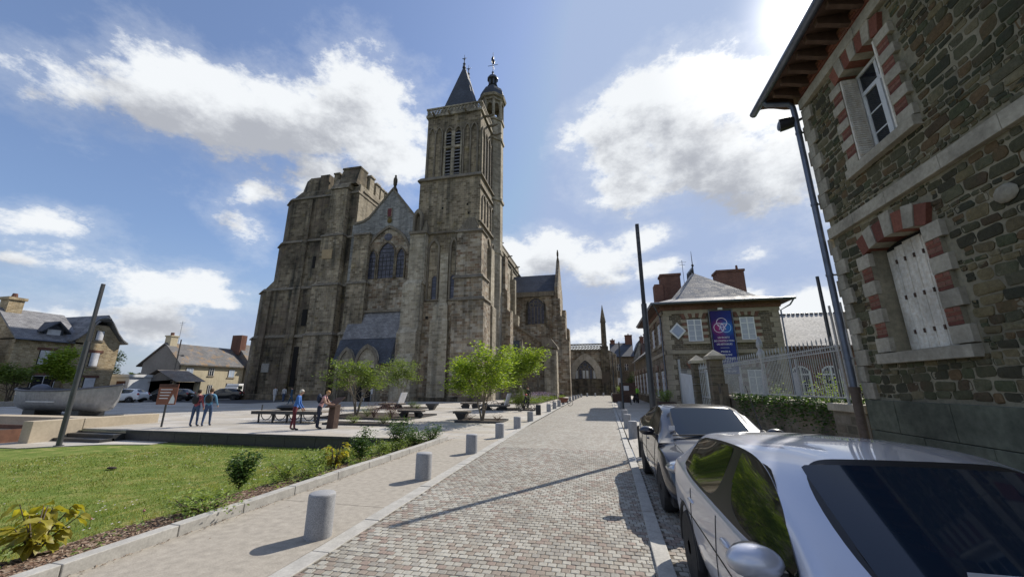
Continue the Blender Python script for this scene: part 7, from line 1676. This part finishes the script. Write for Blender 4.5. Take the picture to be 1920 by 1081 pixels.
S(-6.42, 6.2, 'dense dark green rounded shrub standing at the lawn edge', .58, .28, 1500, .062, 'leaf_dark', 4, .55, 9)
S(-6.1, 6.9, 'low pale green shrub just behind the dark rounded one', .38, .32, 520, .06, 'leaf_lime', 5)
S(-6.0, 7.6, 'open low shrub in the middle of the bed', .42, .36, 620, .065, 'leaf_lime', 6)
S(-5.92, 8.1, 'yellow-green large-leaved shrub in the middle of the bed', .60, .32, 90, .15, 'leaf_yellow', 7, .5, 12, big=True)
S(-5.85, 9.0, 'tall upright dark shrub with pale tips', .72, .34, 1100, .07, 'leaf_dark', 8, .5, 9, flowers=(5, 'whiteflower', .035))
S(-5.75, 9.9, 'small light shrub before the plaza edge', .34, .26, 420, .06, 'leaf_lime', 9)
S(-5.85, 10.8, 'bushy dark shrub with narrow top near the plaza edge', .85, .34, 1100, .07, 'leaf_dark', 10, .5, 7)
S(-5.7, 11.6, 'rounded shrub at the far end of the bed', .50, .42, 900, .07, 'leaf_dark', 11)
S(-5.6, 12.6, 'spreading glossy shrub where the bed meets the plaza', .46, .40, 800, .07, 'leaf_dark', 14)
for k, (x, y) in enumerate(((-6.35, 4.65), (-6.75, 4.3))):
    c = MB().tube([(0, 0, -.1), (0, 0, .02)], .003, 4).build('clover_stem', M['leaf_dark'] if False else M['bark'], None, uv=False); MB().sphere((0, 0, .03), .016, 8, 6).build('flower_head', M['pinkflower'], c, smooth=80); c.location = (x, y, lawn_z(x, y)+.12); tag(c, ['pink clover head on the lawn edge, the right one', 'pink clover head on the lawn edge, the left one'][k], 'flower', 'pink clover heads')
# shrubs on the square
G2 = 'shrubs in the beds on the square'
for k, (x, y, H, R, n, s, lf, lab) in enumerate(((-12.6, 20.3, .75, .5, 900, .07, 'leaf_purple', 'purple-brown twiggy shrub behind the reading desk, the left one'), (-11.3, 19.9, .95, .6, 1100, .07, 'leaf_purple', 'purple-brown twiggy shrub in the bed, the right one'), (-14.9, 20.2, .6, .5, 700, .07, 'leaf_purple', 'reddish low shrub at the left end of the bed'),
     (-11.8, 17.3, .30, .4, 500, .06, 'leaf_lime', 'low light green clump beside the reading desk'), (-10.2, 17.3, .35, .4, 500, .06, 'leaf_mid', 'low green clump at the right end of the near bed'), (-13.4, 20.9, .5, .5, 600, .07, 'leaf_mid', 'green shrub at the foot of the airy tree'),
     (-6.3, 30.3, 1.5, .95, 2600, .10, 'leaf_mid', 'tall grassy green shrub with purple haze near the child on the bicycle'), (-5.3, 20.2, .25, .4, 160, .06, 'leaf_purple', 'thin pinkish grass at the right of the maple bed'), (-6.9, 20.3, .25, .4, 160, .06, 'leaf_purple', 'thin pinkish grass at the left of the maple bed'),
     (-15.2, 30.0, .5, .4, 600, .08, 'leaf_dark', 'dark round shrub at the foot of the narrow tree'), (-14.4, 29.3, .35, .4, 400, .07, 'leaf_mid', 'small green shrub behind the splayed bench'))):
    shrub((x, y, .06), lab, H, R, n, s, lf, 100+k, .35, 12, group=G2)
# beds along the cathedral flank: lavender and low flowers
m = MB(); fl = MB(); r = random.Random(5)
for k in range(16000):
    y = r.uniform(40, 78); x = r.uniform(-10.0 + (y-40)*.06, -6.4+.02*(y-40)); h = .25+.35*noise.noise(Vector((x*.6, y*.4, 0)))+.25*min(1, (-x-6.0)/2)
    leaf_quad(m, (x, y, max(.02, r.uniform(0, h))), .2, r, asp=.3)
    if k % 3 == 0 and h > .32: leaf_quad(fl, (x, y, h+r.uniform(.1, .5)), .13, r, asp=.4)
tag(m.build('flower_border', M['leaf_mid'], uv=False, fix=False), 'green and purple flower border along the cathedral flank', None, None, 'stuff'); tag(fl.build('lavender_spikes', M['lavender'], uv=False, fix=False), 'purple lavender flower haze above the border', None, None, 'stuff')
poly_sheet('border_soil', [(-11.0, 39), (-6.2, 39), (-5.6, 78), (-9, 79)], .02, M['earth'], thick=.05)
for k, (x, y, H, R, lab) in enumerate(((6.9, 12.6, 1.9, .7, 'round bright green shrub behind the fence near the downpipe'), (7.2, 14.6, 2.1, .8, 'broad green shrub behind the middle of the fence'), (6.8, 17.0, 1.9, .6, 'small shrub behind the far part of the fence'), (7.2, 11.2, 1.9, .6, 'yellow-flowering shrub behind the near end of the fence'), (8.2, 9.9, 1.9, .7, 'yellow-green shrub between the fence end and the stone house'))):
    shrub((x, y, 0), lab, H, R, 1500, .10, 'leaf_lime' if k < 3 else 'leaf_yellow', 140+k, .5, 14, group='shrubs behind the iron fence')
poly_sheet('garden', [(5.95, 8.9), (30, 8.9), (30, 29.8), (5.95, 29.8)], .02, M['turf'])
iv = MB(); r = random.Random(8)
for k in range(2600):
    y = 9.6+8.5*r.random()**1.2; z = 1.5 - abs(r.gauss(0, .38))*(1+.5*noise.noise(Vector((y*1.5, 0, 0)))); 
    if z > .05: leaf_quad(iv, (FX-.04-r.uniform(0, .16), y, z), .085, r, asp=.8)
ivo = iv.build('ivy', M['leaf_dark'], None, uv=False, fix=False); tag(ivo, 'dark ivy hanging over the low garden wall below the fence', None, None, 'stuff')
for k, pl in enumerate(PLN):
    sh_o = shrub((pl.location.x, pl.location.y, .75+.2*k), ['pale leafy plant in the rust planter', 'flowering plant in the far brown planter'][k], .7, .6, 700, .12, 'leaf_lime', 160+k, .5, 10, group='plants in the street planters')
mg = MB(); r = random.Random(9)
for k in range(9000):
    x = r.uniform(-75, -52); y = r.uniform(20, 27) if k % 2 else r.uniform(22, 50); 
    if x > -57.8: continue
    leaf_quad(mg, (x, y, r.uniform(0, .7)), .22, r, asp=.4)
tag(mg.build('verge_planting', M['leaf_mid'], uv=False, fix=False), 'low green ground cover before the left houses', None, None, 'stuff')
# skyline hedge far away so that the plain is closed
hg = MB(); r = random.Random(10)
for k in range(16000):
    a = r.uniform(-pi, pi); R_ = r.uniform(300, 330); x, y = R_*sin(a), R_*cos(a); h = 7+5*noise.noise(Vector((a*9, 0, 0)))+2.5*noise.noise(Vector((a*40, 3, 0)))
    leaf_quad(hg, (x, y, r.uniform(0, h)), 5.5, r, asp=.8)
tag(hg.build('distant_woods', M['leaf_poplar'], uv=False, fix=False), 'thin line of distant woods on the horizon', None, None, 'stuff')

# low ground cover and small weeds between the shrubs of the long bed
gc = MB(); r = random.Random(41)
for k in range(5200):
    y = r.choice([r.uniform(6.3, 12.9), r.uniform(8.0, 12.9)]) if k % 5 else r.uniform(3, 7); x = BEDX - .10 - r.random()*.72
    if noise.noise(Vector((x*2.3, y*2.3, 7))) < (-.05 if y > 6.5 else .22): continue
    leaf_quad(gc, (x, y, bz(x, y)+r.uniform(0, .16)), .05, r, asp=.5)
tag(gc.build('bed_ground_cover', M['leaf_lime'], uv=False, fix=False), 'low green ground cover between the bed shrubs', None, None, 'stuff')
S(-6.05, 8.6, 'small bushy light green plant beyond the yellow-green large-leaved shrub', .34, .26, 520, .05, 'leaf_lime', 61)
S(-5.62, 7.0, 'low spreading plant close to the kerb beyond the dark rounded shrub', .26, .30, 600, .05, 'leaf_lime', 62, .45, 9)
S(-5.66, 10.4, 'low leafy plant close to the kerb near the plaza end', .30, .30, 560, .055, 'leaf_mid', 63, .45, 9)
S(-6.15, 11.9, 'lawn-side dark plant below the plaza edge', .45, .32, 700, .06, 'leaf_dark', 64)
dz = MB(); r = random.Random(42)
for k in range(700):
    y = r.uniform(3.5, 12.5); x = -6.5 - r.random()**1.3*14
    if noise.noise(Vector((x*.8, y*.8, 2))) < .05 or x < -17: continue
    z = lawn_z(x, y)+r.uniform(.03, .06); q = .011; dz.add([(x-q, y-q, z), (x+q, y-q, z), (x+q, y+q, z+.006), (x-q, y+q, z+.006)], [(0, 1, 2, 3)])
tag(dz.build('lawn_daisies', M['whiteflower'], uv=False, fix=False), 'tiny white clover flowers scattered over the lawn', None, None, 'stuff')

# dry leaves and grit swept against the kerbs
lt_ = MB(); r = random.Random(77)
for k in range(900):
    y = 2.5+11*r.random(); side = r.random()
    x = BEDX+.17+abs(r.gauss(0, .05)) if side < .5 else (road_l(y)+.01+abs(r.gauss(0, .05)) if side < .7 else (road_r(y)-.01-abs(r.gauss(0, .06)) if side < .93 else r.uniform(BEDX+.3, road_r(y))))
    q = r.uniform(.006, .02); a = r.uniform(0, pi); dx, dy = cos(a)*q, sin(a)*q; z = .008
    lt_.add([(x-dx, y-dy, z), (x+dy*.5, y-dx*.5, z+.004), (x+dx, y+dy, z+.002), (x-dy*.5, y+dx*.5, z+.006)], [(0, 1, 2, 3)])
tag(lt_.build('leaf_litter', M['mulch'], uv=False, fix=False), 'dry leaf bits and grit along the kerbs', None, None, 'stuff')
# ================================================================ people
def cmat(name, c, rough=.85): return pmat(name, c, mul(c, .72), 14, rough, .2, dist=.006, big=.1)
SKIN = NT('skin').set(col=(.46, .27, .19), rough=.55)
def person(loc, rz, label, top, legs, hair, pose=None, shoes=(.03, .03, .035), H=1.70, fingers=True, longsleeve=True, hairlen=.0, group='people on the square', bag=None, hat=None):
    p = dict(bend=0, twist=0, headpitch=0, la=(.0, .12), ra=(.0, .12), le=.25, re=.25, step=.12, lk=0, rk=0, lift=0); p.update(pose or {})
    S = H/1.70; V = []; Rr = []; E_ = []; TG = []
    def v(x, y, z, r, tg, par=None):
        V.append(Vector((x, y, z))*S); Rr.append(r*S); TG.append(tg)
        if par is not None: E_.append((par, len(V)-1))
        return len(V)-1
    bd = p['bend']
    def tor(x, y, z):   # torso point after bending at the hip (z=.92), forward is +y
        dz = z-.93; return (x, y*cos(bd)+dz*sin(bd), .93+dz*cos(bd)-y*sin(bd))
    pel = v(0, 0, .93, .125, 'l'); wst = v(*tor(0, 0, 1.08), .115, 't', pel); ch_ = v(*tor(0, .005, 1.25), .135, 't', wst); up = v(*tor(0, 0, 1.38), .125, 't', ch_)
    nk = v(*tor(0, .01, 1.47), .052, 's', up); hp_ = p['headpitch']; hx, hy, hz_ = tor(0, .02+.06*sin(hp_), 1.56); hd = v(hx, hy+.02*sin(hp_), hz_, .082, 's', nk); tp = v(hx, hy-.01+.07*sin(hp_), hz_+.085, .072, 's', hd)
    hands = []
    for sd, ar, el in ((-1, p['la'], p['le']), (1, p['ra'], p['re'])):
        sh = v(*tor(sd*.175, 0, 1.38), .062, 't', up); fwd, out = ar
        d = Vector((sd*sin(out), sin(fwd)*cos(out), -cos(fwd)*cos(out))); s0 = V[sh]/S; e0 = s0+d*.28; eb = v(*e0, .046, 't' if longsleeve else 's', sh)
        f2 = fwd+el; d2 = Vector((sd*sin(out)*.5, sin(f2)*cos(out), -cos(f2)*cos(out))).normalized(); w0 = e0+d2*.24; wr = v(*w0, .030, 't' if longsleeve else 's', eb); h0 = w0+d2*.085; hn = v(*h0, .033, 's', wr); hands.append(h0*S)
        if fingers:
            side = d2.cross(Vector((sd, 0, .01))).normalized()
            for k, L in enumerate((.060, .072, .068, .052)):
                o = side*(-.024+.016*k); f1 = h0+o+d2*L*.55; q = v(*f1, .0095, 's', hn); v(*(f1+d2*L*.5+Vector((-sd*.018, 0, 0))), .0075, 's', q)
            q = v(*(w0+d2*.05-side*.038), .011, 's', wr); v(*(w0+d2*.09-side*.052), .009, 's', q)
    st = p['step']
    for sd, off, kn in ((-1, -st, p['lk']), (1, st, p['rk'])):
        hp2 = v(sd*.085, 0, .86, .092, 'l', pel); kx = off*.5+kn*.24; kz = .49+kn*.05; k_ = v(sd*.095, kx, kz, .062, 'l', hp2)
        ay = off-(.0 if not kn else kn*.05); az = .085+p['lift']*(1 if kn else 0); an = v(sd*.10, ay-.02, az, .042, 'l', k_); ft = v(sd*.105, ay+.06, az-.045, .042, 'f', an); v(sd*.11, ay+.15, az-.055, .034, 'f', ft)
    me = bpy.data.meshes.new('body'); me.from_pydata([tuple(q) for q in V], E_, []); o = bpy.data.objects.new('b', me); COL.objects.link(o)
    sk = o.modifiers.new('skin', 'SKIN'); sv_ = me.skin_vertices[0].data
    for i, r_ in enumerate(Rr): sv_[i].radius = (r_, r_*(.78 if TG[i] in 't' and i < 5 else 1))
    sv_[0].use_root = True; sb = o.modifiers.new('sub', 'SUBSURF'); sb.levels = 2; sb.render_levels = 2
    dg = bpy.context.evaluated_depsgraph_get(); em = bpy.data.meshes.new_from_object(o.evaluated_get(dg)); bpy.data.objects.remove(o)
    em.materials.clear(); mats = {'t': 0, 'l': 1, 's': 2, 'f': 3}
    for mt in (top, legs, SKIN, M['shoe']): em.materials.append(mt)
    seg = [(V[a], V[b], TG[b] if TG[b] != 's' or TG[a] == 's' else (TG[a] if False else 's'), (Rr[a]+Rr[b])/2) for a, b in E_]
    for f in em.polygons:
        c = f.center; best = None
        for a, b, tg, r_ in seg:
            d = b-a; t = max(0, min(1, (c-a).dot(d)/d.length_squared)); q = (c-a-d*t).length - r_*.6
            if best is None or q < best[0]: best = (q, tg)
        tg = best[1]
        if tg == 't' and c.z < .90*S: tg = 'l'
        if tg == 'l' and c.z > .97*S: tg = 't'
        f.material_index = mats[tg]; f.use_smooth = True
    root = empty('person', loc, rz, label, 'person', group); obj('body', em, root)
    hc = V[hd]; tc2 = V[tp]; cc = (hc+tc2)/2 + Vector((0, -.012, .02))*S
    hm = MB().sphere(tuple(cc), (.088*S, .098*S, .098*S), 16, 10)
    hm.v = [(x, y if z > cc.z-.02*S or y < cc.y+.02 else y-.055*S, z) for x, y, z in hm.v]
    if hairlen: hm.sphere((cc.x, cc.y-.05*S, cc.z-.08*S), (.07*S, .05*S, (.08+hairlen)*S), 12, 8)
    hm.build('hair', hair, root, smooth=80)
    fy = V[hd].y+.078*S; fz = (hc.z+tc2.z)/2-.01*S
    MB().sphere((0, fy, fz-.012*S), (.012*S, .018*S, .022*S), 8, 6).build('nose', SKIN, root, smooth=80)
    for sd in (-1, 1):
        MB().sphere((sd*.03*S, fy-.014*S, fz+.012*S), (.011*S, .008*S, .007*S), 8, 6).build('eye', M['black'], root, smooth=80); MB().sphere((sd*.084*S, hc.y, fz-.005*S), (.012*S, .022*S, .03*S), 8, 6).build('ear', SKIN, root, smooth=80)
    MB().sphere((0, fy-.012*S, fz-.052*S), (.022*S, .008*S, .006*S), 8, 6).build('mouth', M['lip'], root, smooth=80)
    if bag:
        bx = Vector(tor(0, -.20, 1.24))*S; b_ = MB().sphere(tuple(bx), (.15*S, .10*S, .21*S), 14, 10).build('backpack', bag, root, smooth=80)
        for sd in (-1, 1): MB().tube([Vector(tor(sd*.10, -.14, 1.40))*S, Vector(tor(sd*.12, .06, 1.45))*S, Vector(tor(sd*.13, .15, 1.30))*S, Vector(tor(sd*.14, .02, 1.12))*S, Vector(tor(sd*.12, -.14, 1.10))*S], .016, 5).build('strap', bag, b_, smooth=80)
    if hat: MB().sphere(tuple(cc+Vector((0, .01, .025*S))), (.105*S, .125*S, .095*S), 16, 10).build('helmet', hat, root, smooth=80)
    return root
M['shoe'] = cmat('dark shoes', (.035, .035, .04)); M['lip'] = NT('lips').set(col=(.30, .10, .09), rough=.5)
blue = cmat('bright blue jumper', (.055, .17, .50)); wine = cmat('wine red trousers', (.13, .02, .03)); pink = cmat('pale pink top', (.55, .30, .30)); nvy = cmat('dark navy trousers', (.02, .025, .05)); jean = cmat('blue jeans', (.05, .085, .17)); rose = cmat('rose jacket', (.38, .09, .12)); lblue = cmat('light blue top', (.12, .30, .48))
cwhite = cmat('white clothing', (.62, .62, .62)); cblk = cmat('black clothing', (.022, .022, .026)); lime = cmat('lime high-visibility jacket', (.30, .75, .06)); tan = cmat('tan shirt', (.33, .27, .2)); grey = cmat('grey trousers', (.3, .3, .31)); teal = cmat('dark teal jacket', (.03, .08, .14)); red = cmat('red helmet shell', (.55, .07, .06), .4)
hwh = cmat('white hair', (.60, .55, .48)); hbl = cmat('strawberry blonde hair', (.48, .27, .11)); hdk = cmat('dark hair', (.035, .025, .02)); hbr = cmat('brown hair', (.10, .06, .035)); bagk = cmat('black backpack', (.02, .02, .024)); bagn = cmat('navy backpack', (.02, .03, .06))
person((-12.72, 14.45, 0), radians(-62), 'white-haired person in bright blue jumper and wine red trousers leaning towards the reading desk', blue, wine, hwh, dict(bend=.22, headpitch=.4, la=(.15, .1), ra=(.2, .1), le=.45, re=.4, step=.10), H=1.66)
person((-12.05, 15.1, 0), radians(-66), 'strawberry blonde person in pink top with dark backpack bending over the reading desk', pink, nvy, hbl, dict(bend=.42, headpitch=.4, la=(.5, .1), ra=(.4, .1), le=.9, re=1.0, step=.06), H=1.66, bag=bagn, longsleeve=False)
person((-18.35, 14.75, 0), radians(20), 'person in rose jacket and jeans with black backpack, back to the camera', rose, jean, hdk, dict(la=(.3, .35), ra=(.1, .15), le=1.0, step=.07), H=1.62, bag=bagk)
person((-17.95, 15.0, 0), radians(35), 'person in light blue top and jeans standing close to the rose jacket', lblue, jean, hbr, dict(la=(.1, .3), ra=(.2, .25), le=.9, re=.5, step=.16), H=1.68, bag=cblk)
person((-37.4, 39.0, 0), radians(60), 'walker in white trousers and pale top before the left tower, front one', cwhite, cwhite, hbr, dict(step=.28, ra=(.4, .1), la=(-.3, .1)), H=1.7, fingers=False)
person((-36.7, 39.6, 0), radians(60), 'walker in white top and pale jeans before the left tower, rear one', cwhite, jean, hdk, dict(step=.2), H=1.68, fingers=False)
person((-30.4, 33.8, 0), radians(120), 'dark dressed person walking near the foot of the left tower', teal, teal, hdk, dict(step=.26, ra=(.3, .1)), H=1.68, fingers=False)
person((-27.2, 41.2, 0), radians(0), 'person in tan shirt and pale trousers facing the doorway', tan, cwhite, hdk, dict(step=.05), H=1.7, fingers=False)
person((-26.2, 41.4, 0), radians(20), 'person in white jacket beside the doorway', cwhite, grey, hwh, dict(step=.06, la=(.4, .2), le=1.0), H=1.64, fingers=False, hairlen=.02)
person((-5.7, 31.0, 0), radians(-150), 'man in black seen from behind beside the cargo bicycle', cblk, nvy, hdk, dict(step=.16, ra=(.5, .1)), H=1.78, fingers=False)
person((3.9, 45.2, 0), radians(170), 'pedestrian in lime high-visibility jacket and black leggings', lime, cblk, hbr, dict(step=.12), H=1.78, fingers=False)
person((2.35, 50.5, 0), radians(0), 'dark dressed person walking away far up the right pavement', cblk, cblk, hdk, dict(step=.14), H=1.7, fingers=False)
# ---------------------------------------------------------------- bicycles
def bicycle(loc, rz, lab, R=.33, wb=1.05, mat=None, cargo=False, name='bicycle'):
    mat = mat or M['steel']; t = empty(name, loc, rz, lab, 'bicycle')
    for y, r_ in ((0, R), (wb, R*(.82 if cargo else 1))):
        w = MB().torus((0, y, r_), r_-.02, .02, 'x', 28, 6).build('wheel', M['tyre'], t, smooth=60); s_ = MB()
        for k in range(12): s_.tube([(0, y, r_), (0, y+(r_-.03)*cos(k*pi/6), r_+(r_-.03)*sin(k*pi/6))], .003, 3)
        s_.cyl((0, 0), .001, 0, .001, 3).build('spokes', M['zinc'], w)['kind'] = 'stuff'
    sc = R/.33; f = MB()
    if cargo:
        f.tube([(0, 0, R), (0, .35, .42), (0, .75, .45), (0, .55, .85)], .022, 6).tube([(0, .35, .42), (0, .45, .95)], .02, 6).tube([(0, .75, .45), (0, 1.0, .3), (0, wb, R*.82)], .022, 6).tube([(0, .75, .45), (0, .82, 1.1)], .02, 6)
        MB().hexa([(-.28, .95, .32), (.28, .95, .32), (.24, 1.5, .34), (-.24, 1.5, .34), (-.34, .85, .78), (.34, .85, .78), (.30, 1.7, .70), (-.30, 1.7, .70)]).build('cargo_box', pmat('red-brown cargo box', (.24, .085, .055), (.18, .065, .045), 6, .5, .05), t, bevel=.02)
        MB().tube([(-.3, .78, 1.14), (0, .82, 1.1), (.3, .78, 1.14)], .015, 5).build('handlebar', M['black'], t)
    else:
        f.tube([(0, 0, R), (0, .38*sc, .30*sc), (0, .30*sc, .78*sc), (0, 0, R)], .016, 6).tube([(0, .38*sc, .30*sc), (0, .85*sc, .72*sc), (0, .32*sc, .68*sc)], .018, 6).tube([(0, wb, R), (0, .85*sc, .80*sc)], .016, 6)
        MB().tube([(-.25*sc, .80*sc, .86*sc), (0, .85*sc, .82*sc), (.25*sc, .80*sc, .86*sc)], .013, 5).build('handlebar', M['black'], t)
    f.build('frame', mat, t, smooth=60); MB().sphere((0, .30*sc if not cargo else .45, (.82 if not cargo else .98)*sc), (.07, .13, .035), 10, 6).build('saddle', M['black'], t, smooth=70); return t
bicycle((-4.55, 36.2, 0), radians(-68), 'cargo bicycle with red-brown box parked beyond the bollards', wb=1.9, cargo=True)
bicycle((-5.75, 28.1, 0), radians(-75), 'small child bicycle ridden by the child in red helmet', R=.27, wb=.85)
person((-5.45, 28.2, .12), radians(-75), 'child in dark clothes and red helmet sitting on a small bicycle', cblk, cblk, hbr, dict(bend=.35, la=(.9, .1), ra=(.9, .1), le=.5, re=.5, step=.05, lk=.7, rk=.5), H=1.12, hat=red, fingers=False)
bicycle((-9.3, 30.2, 0), radians(-80), 'pale bicycle leaning behind the trunks of the bright maple', mat=M['zinc'])
